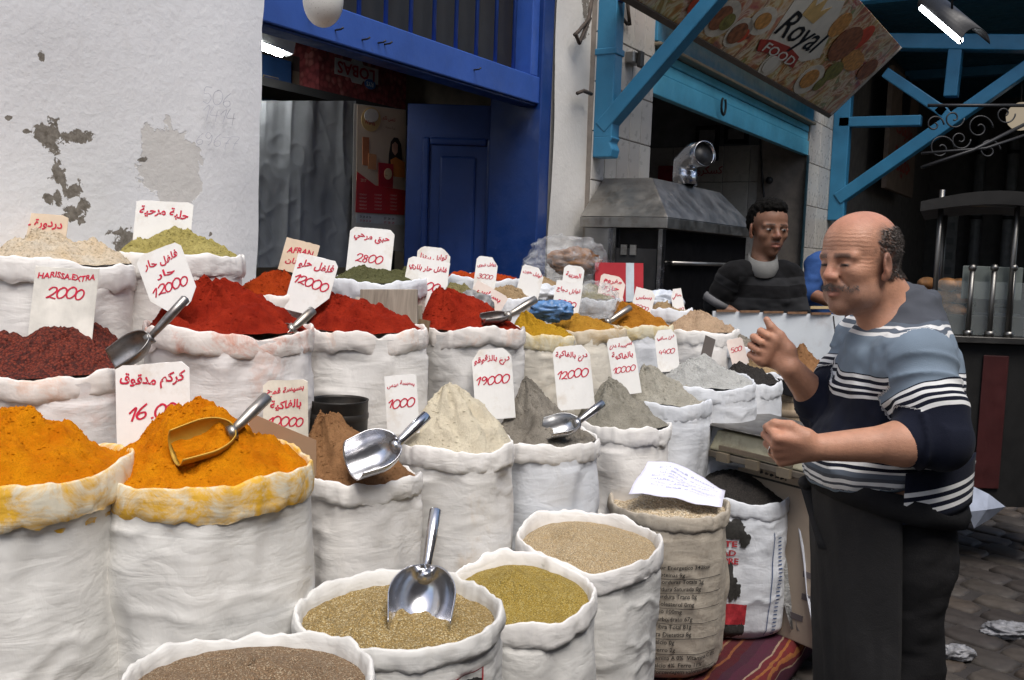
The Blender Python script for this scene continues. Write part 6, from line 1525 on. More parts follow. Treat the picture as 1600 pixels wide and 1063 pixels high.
def fist_ops(S_, W, a, n, t, k=1.0, thumb_up=False, curl=(75, 165, 235)):
    a, n, t = nrm(a), nrm(n), nrm(t)
    d = lambda th: a * math.cos(math.radians(th)) + n * math.sin(math.radians(th))
    for i, (pl_, ml, dl, adj) in enumerate([(.040, .026, .021, -.004), (.044, .029, .022, 0), (.040, .027, .021, -.004), (.033, .021, .019, -.012)]):
        m = W + k * (a * (.084 + adj) + t * (1.5 - i) * .0215)
        S_.rc(W + k * (a * .01 + t * (1.5 - i) * .011), m, .0165 * k, .0125 * k, .012)
        p1 = m + d(curl[0] - 3 * i) * pl_ * k; p2 = p1 + d(curl[1]) * ml * k; p3 = p2 + d(curl[2]) * dl * k
        S_.rc(m, p1, .0108 * k, .0096 * k, .003); S_.rc(p1, p2, .0100 * k, .0086 * k, .0015); S_.rc(p2, p3, .0086 * k, .0074 * k, .0015)
    S_.rc(W + k * (a * .055 + t * .026 + n * .022), W + k * (a * .055 - t * .026 + n * .022), .021 * k, .019 * k, .012)
    b0 = W + k * (a * .018 + t * .026 + n * .008); b1 = W + k * (a * .048 + t * .046 + n * .022)
    if thumb_up: b2 = b1 + k * (a * .026 + t * .008 + n * .014); b3 = b2 + k * (a * .018 + t * .010 + n * .004)
    else: b2 = b1 + k * (a * .030 - t * .002 + n * .014); b3 = b2 + k * (a * .016 - t * .016 + n * .010)
    S_.rc(W + k * a * .02, b0, .017 * k, .016 * k, .015); S_.rc(b0, b1, .0155 * k, .012 * k, .01); S_.rc(b1, b2, .0115 * k, .0105 * k, .005); S_.rc(b2, b3, .0105 * k, .0085 * k, .004)
def skin_mat(name, c, hairc, red=(.42, .12, .09)):
    t = NT(name); at = t.new('ShaderNodeAttribute', attribute_name='mask'); sep = t.new('ShaderNodeSeparateColor'); t.l.new(at.outputs['Color'], sep.inputs[0])
    cc = t.mix(t.ramp(t.noise(26, 6, .65), [(.3, 0), (.7, 1)]), sc(c, .82), sc(c, 1.1))
    cc = t.mix(t.math('MULTIPLY', sep.outputs[1], .75), cc, red)
    hn = t.math('MULTIPLY', sep.outputs[0], t.ramp(t.noise(420, 3, .7), [(.25, .62), (.6, 1)]))
    cc = t.mix(hn, cc, hairc)
    t.col(cc); t.set(t.ramp(t.noise(60, 4), [(.3, .42), (.7, .58)]), 0, .35)
    t.b.inputs['Subsurface Weight'].default_value = .08; t.b.inputs['Subsurface Radius'].default_value = (.012, .004, .002)
    hh = t.math('ADD', t.noise(240, 4, .65), t.math('MULTIPLY', t.noise(70, 5, .6, t.mapping((1, 1, 2.6)), .8), .9))
    wv = t.new('ShaderNodeTexWave', wave_type='BANDS', bands_direction='Z'); wv.inputs['Scale'].default_value = 34; wv.inputs['Distortion'].default_value = 3.0; wv.inputs['Detail'].default_value = 3; wv.inputs['Detail Scale'].default_value = 1.4
    t.l.new(t.tc.outputs['Object'], wv.inputs['Vector'])
    hh = t.math('ADD', hh, t.math('MULTIPLY', t.math('MULTIPLY', wv.outputs['Fac'], sep.outputs[2]), .55))
    t.bump(hh, .30, .0032); return t.m
def knit_mat(name, stops, lo, hi, rough=.9):
    t = NT(name); at = t.new('ShaderNodeAttribute', attribute_name='stripe'); q = t.new('ShaderNodeMapRange'); q.inputs['From Min'].default_value = lo; q.inputs['From Max'].default_value = hi
    t.l.new(at.outputs['Fac'], q.inputs['Value'])
    cc = t.ramp(q.outputs[0], [((p - lo) / (hi - lo), c) for p, c in stops], 'CONSTANT')
    cc = t.mix(t.ramp(t.noise(12, 5), [(.4, 0), (.8, .3)]), cc, t.mix(.5, cc, (.02, .02, .025)))
    t.col(cc); t.set(rough, 0, .15); t.b.inputs['Sheen Weight'].default_value = .03
    t.bump(t.math('ADD', t.noise(420, 2), t.math('MULTIPLY', t.noise(16, 4, .5, None, .6), 1.5)), .3, .003); return t.m
def cloth_mat(name, c, bump=.35, bs=300, var=.2):
    t = NT(name); cc = t.mix(t.ramp(t.noise(7, 6, .6), [(.3, 0), (.75, 1)]), sc(c, 1 - var), sc(c, 1 + var)); t.col(cc); t.set(.85, 0, .15)
    t.bump(t.math('ADD', t.math('MULTIPLY', t.noise(bs, 2), .4), t.noise(14, 5, .55, None, 1.0)), bump, .006); return t.m
def axis_dist(p, segs):
    """distance to a chain of segments and arc length along it"""
    best = np.full(len(p), 9.0); arc = np.zeros(len(p)); acc = 0
    for a, b in zip(segs[:-1], segs[1:]):
        ab = b - a; L = np.linalg.norm(ab); t = ((p - a) @ ab) / L ** 2; tc = np.clip(t, 0, 1); d = np.linalg.norm(p - a - tc[:, None] * ab, axis=1)
        m = d < best; best[m] = d[m]; arc[m] = acc + tc[m] * L; acc += L
    return best, arc
def bounds(pts, m): pts = np.array(pts); return pts.min(0) - m, pts.max(0) + m
UZ = np.array([0, 0, 1.0]); VH = nrm(np.array([-F[0], -F[1], 0])); RH = nrm(np.array([R[0], R[1], 0]))

# ---- the seller
def side(px):
    g = F + R * ((px - 800) / FPX); v = nrm(np.array([-g[0], -g[1], 0])); return v, nrm(np.cross(UZ, v))
VM, RM = side(1400)
MO = P(1408, 420, 2.27); MO[2] = 0
MT = nrm(-RM * math.cos(math.radians(22)) + VM * math.sin(math.radians(22))); ML = np.cross(UZ, MT)
def mx(f, l, z): return MO + MT * f + ML * l + UZ * z
FRM = np.stack([MT, ML, UZ], 1)
man = empty('person', MO, 'man in a blue and navy striped sweater and dark apron holding up a fist', 'person')
hc = P(1347, 407, 2.24); fwd = nrm(-RM * math.cos(math.radians(47)) + VM * math.sin(math.radians(47)) - UZ * .08); MH = head_frame(fwd, UZ * 1.0 - RH * .05)
shL, shR = mx(.02, .165, 1.415), mx(.01, -.175, 1.43)
elL, wrL = P(1474, 690, 2.05), P(1280, 699, 2.06)
elR, wrR = P(1296, 648, 2.46), P(1234, 574, 2.36)
HK = .945
SK_ = SDF(); head_ops(SK_, hc, MH, HK)
nb = hc + MH @ np.array([-.036, 0, -.045])
SK_.rc(nb, mx(-.022, 0, 1.47), .056, .062, .025)
SK_.rc(hc + MH @ np.array([-.005, 0, -.085]), mx(.0, 0, 1.44), .040, .05, .02)
SK_.frame(MO, FRM); SK_.el((-.01, 0, 1.33), (.12, .17, .2), .05); SK_.el((.01, 0, 1.12), (.15, .17, .16), .05); SK_.frame()
for s0, e0, w0 in ((shL, elL, wrL), (shR, elR, wrR)):
    SK_.rc(s0, e0, .055, .044, .04); m_ = e0 * .68 + w0 * .32; SK_.rc(e0, m_, .042, .044, .03); SK_.rc(m_, w0, .044, .029, .03)
aL = nrm(nrm(wrL - elL) + UZ * -.02); tL = nrm(UZ * .8 + VM * .45); nL = nrm(np.cross(tL, aL))
if np.dot(nL, F) < 0: nL = -nL
fist_ops(SK_, wrL + aL * .008, aL, nL, tL, 1.0)
aR = nrm(-RM * .78 + UZ * .38 - VM * .30); tR = nrm(UZ * .95 + RH * .25); tR = nrm(tR - aR * np.dot(aR, tR)); nR = np.cross(tR, aR)
if np.dot(nR, VM) < 0: nR = -nR
fist_ops(SK_, wrR + UZ * .012, aR, nR, tR, 1.0, True)
lo, hi = bounds([hc, hc + UZ * .05, elL, wrL, wrL + aL * .1, elR, wrR, wrR + aR * .12, mx(-.1, .1, 1.0), mx(-.1, -.1, 1.0)], .14)
V, Q = surfnet(SK_, lo, hi, .0034); V = relax(V, Q, 1)
def head_masks(V, hc, Mh, k, old=True):
    q = ((V - hc) @ Mh) / k; x, y, z = q.T; ay = np.abs(y); near = (np.linalg.norm(q, axis=1) < .19)
    nz_ = fbm(q * 90, 5, 3) * .5; n2 = fbm(q * 260, 8, 2)
    h_ = np.zeros(len(V)); r_ = np.zeros(len(V))
    if old:
        lim = .078 + .010 * nz_ - .10 * np.maximum(0, x - .0)
        hair = ss(-.060, -.038, z) * ss(.012, -.006, z - lim) * ss(.044, .020, x + .25 * (z - .02) + .020 * nz_ + .5 * np.maximum(0, .025 - z)) * ss(-.085, -.060, z + .25 * np.maximum(0, x)) * (1 - ss(-.01, .03, x) * ss(.0, -.03, z))
        h_ = np.maximum(h_, hair * .56)
        h_ = np.maximum(h_, ss(-.040, -.06, z) * ss(-.03, .03, x) * ss(-.15, -.115, z) * .40)
        mo = ss(.008, .003, np.abs(z + .054 + .30 * ay)) * ss(.034, .027, ay) * ss(.07, .08, x); h_ = np.maximum(h_, mo * .68)
        h_ = np.maximum(h_, ss(.008, .004, np.abs(z - .016 + .10 * np.maximum(0, ay - .03))) * ss(.008, .014, ay) * ss(.055, .048, ay) * ss(.06, .07, x) * .8)
        h_ = np.maximum(h_, ss(.0052, .002, np.abs(z + .0065 + .12 * np.abs(ay - .033))) * ss(.018, .022, ay) * ss(.050, .045, ay) * ss(.07, .08, x))
        r_ = np.maximum(r_, ss(.06, .10, z) * .30)
    else:
        h_ = np.maximum(h_, ss(.005, .003, np.abs(z - .018)) * ss(.008, .014, ay) * ss(.052, .046, ay) * ss(.06, .07, x) * .95)
        h_ = np.maximum(h_, ss(.006, .003, np.abs(z + .054 + .3 * ay)) * ss(.036, .03, ay) * ss(.07, .08, x) * .25)
        h_ = np.maximum(h_, ss(.004, .0015, np.abs(z + .001)) * ss(.018, .022, ay) * ss(.050, .045, ay) * ss(.07, .08, x) * .9)
    r_ = np.maximum(r_, ss(.013, .009, np.abs(z + .072)) * ss(.026, .018, ay) * ss(.08, .088, x) * .9)
    h_ = np.maximum(h_, ss(.0032, .001, np.abs(z + .0695)) * ss(.024, .02, ay) * ss(.08, .088, x) * .7)
    r_ = np.maximum(r_, ss(.028, .012, np.linalg.norm(q - np.array([.105, 0, -.03]), axis=1)) * .45); r_ = np.maximum(r_, ss(.075, .082, ay) * .35)
    h_[~near] = 0; r_[~near] = 0
    wrk = ss(.02, .035, z) * ss(.085, .06, z) * ss(.03, .06, x) + ss(.03, .012, np.linalg.norm(q - np.array([.052, 0, -.004]) - np.stack([np.zeros(len(V)), np.sign(y) * .06, np.zeros(len(V))], 1), axis=1))
    wrk[~near] = 0
    return np.stack([h_, r_, np.clip(wrk, 0, 1) * (1.0 if old else 0)], 1)
msk = head_masks(V, hc, MH, HK)
kn = np.minimum(np.linalg.norm(V - (wrL + aL * .09), axis=1), np.linalg.norm(V - (wrR + aR * .09), axis=1)); msk[:, 1] = np.maximum(msk[:, 1], ss(.08, .02, kn) * .22)
HAIRC = (.055, .048, .044)
fast_mesh('body', V, Q, skin_mat('seller_skin', (.46, .235, .15), HAIRC, (.42, .14, .10)), man, {'mask': msk})
for e in (-1, 1):                           # narrowed eyes
    ec = hc + MH @ np.array([.0825, e * .034, -.0065]) * HK; MB().sph(ec, np.array([.0138, .0125, .0036]) * HK, 14, 8, MH).build('eye', simple('dark_eye', (.03, .022, .018), .3, bump=0), man, True)
# fringe of short hair
nr = vnormals(V, Q); q = ((V - hc) @ MH) / HK
pick = np.where(msk[:, 0] > .42)[0]; pick = pick[(np.linalg.norm(q[pick], axis=1) < .17) & (q[pick][:, 0] < .05) & ~((np.abs(q[pick][:, 1]) > .066) & (np.abs(q[pick][:, 2] + .012) < .034) & (np.abs(q[pick][:, 0]) < .028))]
rr = np.random.RandomState(3); hv, hf = [], []
for i in rr.choice(pick, 3600):
    p = V[i] + (rr.rand(3) - .5) * .005; d = nrm(nr[i] * .14 + (MH @ np.array([-.8, 0, -.5])) + (rr.rand(3) - .5) * .30); L = rr.uniform(.009, .018); s_ = nrm(np.cross(d, nr[i])) * .00045; n0 = len(hv)
    hv += [p - s_, p + s_, p + d * L * .6 + s_ * .8 + nr[i] * .001, p + d * L - nr[i] * .002]; hf += [(n0, n0 + 1, n0 + 2), (n0, n0 + 2, n0 + 3)]
mesh_obj('hair', hv, hf, simple('grey_hair', (.20, .18, .165), .6, var=.5, vs_=200, bump=0), man, False)
# moustache and stubble hairs
pick = np.where((msk[:, 0] > .36) & (q[:, 0] > .07) & (q[:, 2] < -.04) & (q[:, 2] > -.068))[0]; hv, hf = [], []
for i in rr.choice(pick, 420):
    p = V[i] + (rr.rand(3) - .5) * .004; d = nrm(nr[i] * .5 + (MH @ np.array([0, np.sign(q[i, 1]) * .5, -.8])) + (rr.rand(3) - .5) * .5); s_ = nrm(np.cross(d, nr[i])) * .0005; n0 = len(hv); L = rr.uniform(.005, .010)
    hv += [p - s_, p + s_, p + d * L]; hf += [(n0, n0 + 1, n0 + 2)]
mesh_obj('moustache', hv, hf, simple('dark_moustache', (.085, .075, .07), .6, var=.6, vs_=200, bump=0), man, False)

# sweater
SW = SDF(); SW.frame(MO, FRM)
SW.el((-.004, 0, 1.32), (.140, .178, .205), .05); SW.el((.018, 0, 1.14), (.182, .185, .17), .06); SW.el((-.045, 0, 1.36), (.085, .135, .12), .05); SW.el((-.055, 0, 1.16), (.125, .155, .12), .05)
for e in (-1, 1): SW.rc((-.015, e * .115, 1.425), (-.03, e * .02, 1.505), .066, .066, .03)
SW.rc((-.022, 0, 1.47), (-.016, 0, 1.525), .070, .062, .02); SW.rc((.03, 0, 1.44), (.015, 0, 1.495), .075, .066, .03)
for i in range(14):
    a0_, a1_ = 2 * math.pi * i / 14, 2 * math.pi * (i + 1) / 14; cp_ = lambda a: (-.006 + .074 * math.cos(a), .070 * math.sin(a), 1.528 - .032 * math.cos(a)); SW.rc(cp_(a0_), cp_(a1_), .013, .013, .012)
SW.frame()
cuL = elL * .70 + wrL * .30; cuR = elR * .62 + wrR * .38
for s0, e0, c0, k0 in ((shL, elL, cuL, 1.0), (shR, elR, cuR, 1.0)):
    SW.rc(s0, e0 * .6 + s0 * .4, .074, .062, .06); SW.rc(e0 * .6 + s0 * .4, e0, .062, .053, .05); SW.rc(e0, c0, .053, .051, .05)
    SW.rc(e0 * .15 + c0 * .85, c0, .052, .055, .01)
class Cut2(SDF): pass
SW.cut(mx(0, 0, 1.135), nrm(-UZ * 1.0 - MT * .22), .02)
lo, hi = bounds([mx(-.2, .2, 1.05), mx(.22, -.2, 1.6), mx(-.2, -.2, 1.05), mx(.22, .2, 1.6), elL, cuL, elR, cuR], .10)
V, Q = surfnet(SW, lo, hi, .0055); V = relax(V, Q, 1); nr = vnormals(V, Q)
LA = np.linalg.norm(elL - shL); dL, arL = axis_dist(V, [shL, elL, cuL]); dR, arR = axis_dist(V, [shR, elR, cuR])
ql = (V - MO) @ FRM
armL = (dL < .098) & (((ql[:, 1] > .10) & ((arL > .05) | (ql[:, 1] > .19))) | ((arL > .24) & (dL < .082))); armR = (dR < .098) & (((ql[:, 1] < -.10) & ((arR > .05) | (ql[:, 1] < -.19))) | ((arR > .2) & (dR < .082)))
fo = (1 - np.abs(vnoise(np.stack([ql[:, 0] * 5, ql[:, 1] * 5, ql[:, 2] * 17 + ql[:, 0] * 6], 1), 3))) ** 2 * .010 + .005 * fbm(V * 22, 4, 2)
for arm, ar in ((armL, arL), (armR, arR)):
    fo[arm] = ((1 - np.abs(vnoise(np.stack([ar[arm] * 26 + ql[arm, 0] * 6, ql[arm, 1] * 7, ql[arm, 2] * 4], 1), 7))) ** 2 * .011)
V = V + nr * (fo - .005)[:, None]
st = ql[:, 2] + .05 * np.clip(ql[:, 0], -.1, .2) + .006 * fbm(V * 9, 6, 2)
st = np.where(armL, np.where(arL > .152, 1.295, 1.445 - arL * .92) + .004 * fbm(V * 14, 9, 2), st); st = np.where(armR, np.where(arR > .152, 1.295, 1.445 - arR * .92), st); st = np.where((nr[:, 2] < -.55) & (ql[:, 2] < 1.18), .95, st)
NAVY, SLATE, STEELB, WHT2, DSL = (.007, .009, .019), (.10, .12, .15), (.175, .225, .28), (.70, .70, .69), (.07, .076, .09)
stops = [(.9, STEELB)]
def band(z, n, w, g, ca, cb):
    for i in range(n): stops.append((z + i * (w + g), ca)); stops.append((z + i * (w + g) + w, cb))
stops.append((1.075, STEELB)); band(1.105, 3, .0075, .0075, WHT2, DSL); stops.append((1.15, SLATE)); band(1.160, 4, .0075, .0075, WHT2, NAVY); band(1.325, 4, .0078, .0078, WHT2, NAVY); stops.append((1.382, STEELB)); band(1.468, 2, .007, .008, WHT2, SLATE); stops.append((1.498, DSL))
stops.sort(key=lambda s_: s_[0]); stops = stops[:32]
fast_mesh('sweater', V, Q, knit_mat('striped_knit', stops, .9, 1.6), man, {'stripe': st})
# wedding ring
rm_ = wrL + aL * .088 - tL * .0108; rd_ = nrm(aL * math.cos(1.2) + nL * math.sin(1.2)); rc_ = rm_ + rd_ * .018; rx_ = np.cross(tL, rd_); MB().tube([rc_ + (tL * math.cos(a) + rx_ * math.sin(a)) * .0116 for a in np.linspace(0, 6.3, 18)], .0018, 6).build('ring', steel('silver', (.8, .8, .8), .2), man, True)
# undershirt tail, belt line
TRO = SDF(); TRO.frame(MO, FRM)
TRO.el((-.01, 0, 1.02), (.140, .172, .17), .05); TRO.el((-.04, 0, .92), (.125, .172, .13), .05)
for e in (-1, 1):
    TRO.rc((-.02, e * .09, .90), (-.055, e * .10, .50), .098, .072, .05); TRO.rc((-.055, e * .10, .50), (-.07, e * .11, .07), .072, .066, .03)
TRO.cut(mx(0, 0, 1.13), UZ, .01); TRO.cut(mx(0, 0, .05), -UZ, .01)
lo, hi = bounds([mx(-.22, -.24, .02), mx(.22, .24, 1.2), mx(-.22, .24, .02), mx(.22, -.24, 1.2)], .02)
V, Q = surfnet(TRO, lo, hi, .0085); nr = vnormals(V, Q); ql = (V - MO) @ FRM
V = V + nr * (.008 * fbm(np.stack([ql[:, 0] * 7, ql[:, 1] * 7, ql[:, 2] * 16], 1), 3, 3))[:, None]
fast_mesh('trousers', V, Q, cloth_mat('black_trousers', (.012, .0115, .012)), man)
APR = cloth_mat('charcoal_apron', (.030, .029, .029), .4)
nu, nv = 60, 50; V = []
for lay in (0, 1):
    for j in range(nv + 1):
        z = 1.075 - (1.075 - .30) * j / nv; t_ = j / nv
        for i in range(nu + 1):
            a = math.radians(-115 + (115 + 78) * i / nu)
            rf, rl = .172 - .035 * t_, .198 - .01 * t_
            fold = .017 * fbm(np.array([a * 2.4, t_ * 1.6, .5]), 12, 3) * (.3 + t_) + .008 * (1 - abs(vnoise(np.array([a * 5, t_ * .8, 3.0]), 5))) * t_
            k_ = 1 + (fold - .004 * lay) / .2
            V.append(mx(rf * k_ * math.cos(a) - .045 * t_, rl * k_ * math.sin(a), z + .02 * math.cos(a) - .0))
m_ = (nu + 1) * (nv + 1)
fA = [(j * (nu + 1) + i, (j + 1) * (nu + 1) + i, (j + 1) * (nu + 1) + i + 1, j * (nu + 1) + i + 1) for j in range(nv) for i in range(nu)]
fA += [tuple(q_ + m_ for q_ in reversed(f_)) for f_ in fA] + [(j * (nu + 1) + nu, (j + 1) * (nu + 1) + nu, m_ + (j + 1) * (nu + 1) + nu, m_ + j * (nu + 1) + nu) for j in range(nv)]
mesh_obj('apron', V, fA, APR, man)
V = []; n = 72
for (dr, dz) in [(.0, -.03), (.012, -.026), (.016, 0), (.012, .026), (.0, .03)]:
    for i in range(n):
        a = 2 * math.pi * i / n; w_ = .006 * fbm(np.array([math.cos(a) * 3, math.sin(a) * 3, dz * 30]), 3, 2); V.append(mx((.168 + dr + w_) * math.cos(a) + .002, (.194 + dr + w_) * math.sin(a), 1.082 + dz + .03 * math.cos(a)))
wb_ = mesh_obj('apron_band', V, grid_faces(n, 5), cloth_mat('band_cloth', (.012, .012, .013), .5), man)
kp = mx(.176, -.05, 1.085); MB().sph(kp, (.02, .02, .018)).build('apron_knot', APR, man, True)
V = []
for i in range(9):
    t_ = i / 8; c = kp * (1 - t_) + P(1287, 858, 2.28) * t_; V += [c + RM * -.018 * (1 - .3 * t_), c + RM * .018]
o = mesh_obj('apron_string', V, [(2 * i, 2 * i + 2, 2 * i + 3, 2 * i + 1) for i in range(8)], APR, man); md = o.modifiers.new('t', 'SOLIDIFY'); md.thickness = .004
# striped undershirt tail at the hip
V = []; stv = []
for j in range(9):
    for i in range(13):
        a = math.radians(78 + 62 * i / 12); z = 1.17 - .115 * j / 8; V.append(mx(.190 * math.cos(a), .208 * math.sin(a), z + .04 * (i / 12))); stv.append(j / 8 - .0)
o = mesh_obj('shirt_tail', V, [(j * 13 + i, (j + 1) * 13 + i, (j + 1) * 13 + i + 1, j * 13 + i + 1) for j in range(8) for i in range(12)], knit_mat('tail_knit', [(0, NAVY), (.38, WHT2), (.47, NAVY), (.56, WHT2), (.65, NAVY), (.74, WHT2), (.83, NAVY)], 0, 1), man)
aq = o.data.attributes.new('stripe', 'FLOAT', 'POINT'); aq.data.foreach_set('value', np.array(stv, np.float32)); md = o.modifiers.new('t', 'SOLIDIFY'); md.thickness = .004
for e in (-1, 1):
    sh_ = SDF(); sh_.frame(MO, FRM); sh_.el((.0, e * .11, .045), (.15, .052, .05), .02); sh_.el((-.08, e * .11, .07), (.06, .045, .06), .03); sh_.cut(mx(0, 0, .004), -UZ, .006)
    lo, hi = bounds([mx(-.18, e * .11, .0), mx(.18, e * .11, .16)], .09); V, Q = surfnet(sh_, lo, hi, .008); fast_mesh('shoe', V, Q, simple('shoe_leather', (.015, .013, .012), .4), man)
pk = empty('plastic_bag', P(1540, 790, 2.3), 'pale blue plastic bag corner sticking out behind the man at his hip', 'plastic bag')
pts3 = [P(1516, 758, 2.36), P(1545, 772, 2.38), P(1571, 792, 2.42), P(1546, 812, 2.40), P(1522, 826, 2.36), P(1512, 800, 2.33)]
V = [sum(pts3) / 6 + VH * .02] + pts3 + [sum(pts3) / 6 - VH * .02]
mesh_obj('bag_corner', V, [(0, i, i % 6 + 1) for i in range(1, 7)] + [(7, i % 6 + 1, i) for i in range(1, 7)], simple('bag_blue_white', (.42, .47, .58), .4, var=.2, vs_=20, bump=.4, bs=30), pk, False)
# phone held behind the wrist
ph = empty('mobile_phone', P(1228, 612, 4.48), 'black mobile phone with silver edge leaning on the wooden measure', 'phone')
c = P(1226, 606, 4.46); e1 = nrm(R * .9 - U * .25); e2 = nrm(U * .85 + R * .4)
MB().obox(c, e1 * .058, e2 * .034, F * .006).build('phone_body', simple('phone_black', (.012, .012, .014), .2, bump=0), ph, bevel=.004); MB().obox(c + e2 * .033 - F * .002, e1 * .059, e2 * .004, F * .007).build('phone_edge', CHROME, ph, bevel=.002)

# ---- simpler figures behind
def figure(root, O, T_, hc, fwd, k, sh, arms, skin, knit, stripef, h=.007, torso=(.12, .19), young=True, top=1.5):
    """sh: shoulder points (left, right); arms: list of (elbow, wrist, cuff fraction)"""
    Lf = np.cross(UZ, T_); Fm = np.stack([T_, Lf, UZ], 1); Mh = head_frame(fwd)
    S1 = SDF(); head_ops(S1, hc, Mh, k, True)
    zs = (sh[0][2] + sh[1][2]) / 2; mid = (sh[0] + sh[1]) / 2
    S1.rc(hc + Mh @ np.array([-.02, 0, -.06]) * k, mid + UZ * .02, .052 * k, .06 * k, .03)
    S1.frame(mid * np.array([1, 1, 0]), Fm); S1.el((0, 0, zs - .14), (torso[0] * .8, torso[1] * .8, .2), .05); S1.el((0, 0, zs - .38), (torso[0] * .8, torso[1] * .7, .18), .05); S1.frame()
    pts = [hc + UZ * .06, mid - UZ * .5 + T_ * .1, mid - UZ * .5 - T_ * .1]
    S2 = SDF(); S2.frame(mid * np.array([1, 1, 0]), Fm); S2.el((0, 0, zs - .13), (torso[0], torso[1], .22), .05); S2.el((.01, 0, zs - .40), (torso[0] * 1.02, torso[1] * .9, .24), .06); S2.frame()
    S2.rc(mid - UZ * .03 - T_ * .01, mid + UZ * .005, .085 * k, .068 * k, .04)
    segs = []
    for s0, (e0, w0, cf) in zip(sh, arms):
        S1.rc(s0, e0, .046, .038, .03); S1.rc(e0, w0, .040, .028, .03); a = nrm(w0 - e0); t_ = nrm(UZ - a * a[2]) if abs(a[2]) < .9 else nrm(RH - a * np.dot(a, RH)); fist_ops(S1, w0, a, nrm(np.cross(t_, a)), t_, k)
        S2.rc(mid * .3 + s0 * .7 + UZ * .02, s0, .075, .072, .03); S2.rc(s0, e0, .074, .058, .03)
        if cf > 0: S2.rc(e0, e0 + (w0 - e0) * cf, .058, .050, .02)
        pts += [s0, e0, w0, w0 + a * .1]; segs.append([s0, e0, e0 + (w0 - e0) * max(cf, .01)])
    S2.cut(mid - UZ * .56, -UZ, .01)
    lo, hi = bounds(pts, .14); V, Q = surfnet(S1, lo, hi, h); mk = head_masks(V, hc, Mh, k, False)
    fast_mesh('body', V, Q, skin, root, {'mask': mk})
    lo, hi = bounds(pts, .12); V, Q = surfnet(S2, lo, hi, h * 1.2); nr_ = vnormals(V, Q); V = V + nr_ * (.008 * fbm(V * np.array([9, 9, 16]), 6, 3))[:, None]
    ql = (V - mid) @ Fm; st = ql[:, 2].copy()
    for sg in segs:
        d_, ar = axis_dist(V, sg); arm = (d_ < .085) & (np.abs(ql[:, 1]) > torso[1] * .75); st[arm] = .02 - ar[arm]
    fast_mesh('top', V, Q, knit, root, {'stripe': st})
    for e in (-1, 1):                       # eyes
        ec = hc + Mh @ np.array([.0808, e * .034, -.0045]) * k; MB().sph(ec, np.array([.0125, .0145, .0058]) * k, 14, 10, Mh).build('eye', simple('eye_white', (.22, .20, .19), .6, bump=0, var=.05), root, True)
        ed = nrm(Mh @ np.array([1, .25, 0])); MB().sph(ec + ed * .0085 * k, .0062 * k, 10, 8).build('iris', simple('iris_dark', (.008, .006, .005), .5, bump=0), root, True)
    return Mh, Fm, mid
ym = empty('person', P(1190, 420, 5.15) * np.array([1, 1, 0]), 'young man with short dark hair in a black and charcoal striped sweater by the oven', 'person')
YD = 5.2
VY, RY = side(1195)
hy = P(1200, 357, YD); fy = nrm(VY * .9 + RY * .42 - UZ * .05)
shy = (P(1234, 434, YD + .05), P(1144, 432, YD - .02)); Ty = nrm(VY * .95 + RY * .15)
army = ((P(1248, 492, YD + .0), P(1250, 560, YD - .08), .75), (P(1116, 476, YD + .02), P(1190, 512, YD - .06), .1))
BLK2, CHAR = (.004, .004, .0045), (.019, .0195, .021)
kn_y = knit_mat('dark_striped_knit', [(-.6, BLK2), (-.33, CHAR), (-.26, BLK2), (-.19, CHAR), (-.115, BLK2), (-.045, CHAR), (.0, BLK2)], -.6, .2)
Mh_y, Fm_y, mid_y = figure(ym, None, Ty, hy, fy, 1.20, shy, army, skin_mat('young_skin', (.20, .10, .062), (.01, .008, .007), (.22, .07, .05)), kn_y, None, torso=(.115, .175))
HA = SDF(); HA.frame(hy, Mh_y, 1.20); HA.el((-.018, 0, .052), (.100, .083, .082), .02); HA.el((.03, 0, .098), (.062, .062, .034), .03); HA.el((-.06, 0, .02), (.055, .074, .07), .03)
HA.el((.085, 0, -.005), (.062, .075, .068), .012, True); HA.frame(); HA.cut(hy + Mh_y @ np.array([0, 0, -.035]) * 1.2, -UZ, .02)
for e in (-1, 1): HA.frame(hy, Mh_y, 1.20); HA.el((.005, e * .09, -.02), (.026, .02, .038), .01, True); HA.frame()
V, Q = surfnet(HA, hy - .2, hy + .2, .006); nr = vnormals(V, Q); V = V + nr * (.006 * fbm(V * 70, 3, 3))[:, None]
fast_mesh('hair', V, Q, simple('black_hair', (.005, .0045, .004), .9, var=.5, vs_=120, bump=.8, bs=150, spec=.1), ym)
colr = MB(); n = 24; V = []
for (rr_, dz) in [(.072, .03), (.084, .06), (.078, .115), (.070, .118), (.070, .03)]:
    for i in range(n): a = 2 * math.pi * i / n; V.append(mid_y + Fm_y @ np.array([rr_ * math.cos(a) * (1 + .1 * math.cos(a)) + .015 + .02 * (dz < .07), rr_ * math.sin(a), dz - .035 * math.cos(a)]))
mesh_obj('collar', V, grid_faces(n, 5), cloth_mat('grey_collar', (.15, .15, .145)), ym)
e0, w0 = army[1][0], army[1][1]; a_ = nrm(w0 - e0); s0 = shy[1]
cu = s0 * .22 + e0 * .78; MB().tube([cu, cu + (e0 - cu) * .5, e0 + (e0 - cu) * .1], [.074, .078, .072], 18).build('rolled_cuff', cloth_mat('cuff_grey', (.12, .12, .125)), ym, True)
e0, w0 = army[0][0], army[0][1]; MB().tube([e0 + (w0 - e0) * .35, e0 + (w0 - e0) * .75], [.062, .056], 16).build('rolled_cuff', cloth_mat('cuff_grey2', (.10, .10, .10)), ym, True)
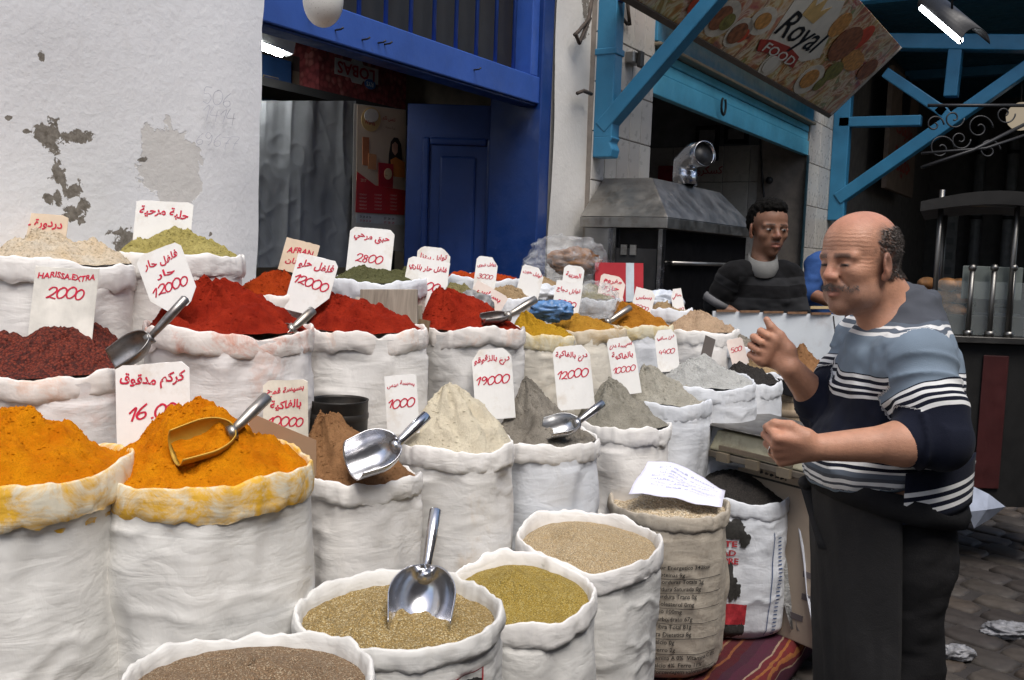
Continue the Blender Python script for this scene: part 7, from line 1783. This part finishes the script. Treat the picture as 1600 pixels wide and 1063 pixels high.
def legs(root, mid, T_, c):
    for e in (-1, 1):
        Lf = np.cross(UZ, T_); b = MB(); top = mid - UZ * .5 + Lf * e * .09; b.tube([np.array([*top[:2], top[2]]), np.array([*top[:2], .5]), np.array([*top[:2], .02])], [.1, .075, .06], 14); b.build('trouser_leg', c, root, True)
        MB().sph((top[0] + T_[0] * .05, top[1] + T_[1] * .05, .05), (.11, .09, .05)).build('shoe', BLACK, root, True)
DEN = cloth_mat('dark_denim', (.015, .018, .025))
legs(ym, mid_y, Ty, DEN)
bp = empty('person', P(1300, 420, 5.9) * np.array([1, 1, 0]), 'person in a blue short sleeved shirt half hidden behind the man', 'person')
BD = 5.9
VB, RB_ = side(1300)
hb_ = P(1335, 385, BD); fb_ = nrm(-RH * .7 + VH * .6 - UZ * .2)
shb = (P(1345, 425, BD + .1), P(1278, 414, BD - .1)); Tb = nrm(VH * .7 - RH * .5)
armb = ((P(1370, 480, BD - .1), P(1330, 490, BD - .3), .0), (P(1264, 458, BD - .15), P(1316, 480, BD - .3), .0))
kb = cloth_mat('blue_shirt', (.03, .075, .22), .4)
_, Fb, mid_b = figure(bp, None, Tb, hb_, fb_, 1.05, shb, armb, skin_mat('third_skin', (.22, .10, .06), (.01, .008, .007)), kb, None, torso=(.13, .2), h=.008)
HB = SDF(); HB.frame(hb_, head_frame(fb_), 1.05); HB.el((-.018, 0, .045), (.102, .083, .085), .02); HB.el((.085, 0, -.015), (.06, .075, .075), .012, True); HB.frame()
V, Q = surfnet(HB, hb_ - .2, hb_ + .2, .009); fast_mesh('hair', V, Q, simple('black_hair2', (.01, .008, .007), .6), bp)
legs(bp, mid_b, Tb, DEN)
cn = empty('work_counter', P(1295, 480, 5.6) * np.array([1, 1, 0]), 'dark work counter with a pale tray edge behind the white board', 'counter')
c = P(1310, 500, 5.65); MB().obox(np.array([c[0], c[1], c[2] / 2]), RH * .35, VH * .18, UZ * c[2] / 2).build('counter_body', STD, cn)
c = P(1283, 481, 5.5); MB().obox(c, R * .07, F * .03, U * .008).build('pale_board', simple('pale_wood', (.5, .38, .2), .6), cn); c = P(1240, 418, 6.1); MB().obox(c, R * .02, F * .02, U * .012).build('yellow_cup', simple('cup_yellow', (.6, .5, .25), .5), cn)
MB().bar(P(1240, 430, 6.1), P(1240, 500, 6.1), .03, .03, (1, 0, 0)).build('cup_stem', STD, cn)
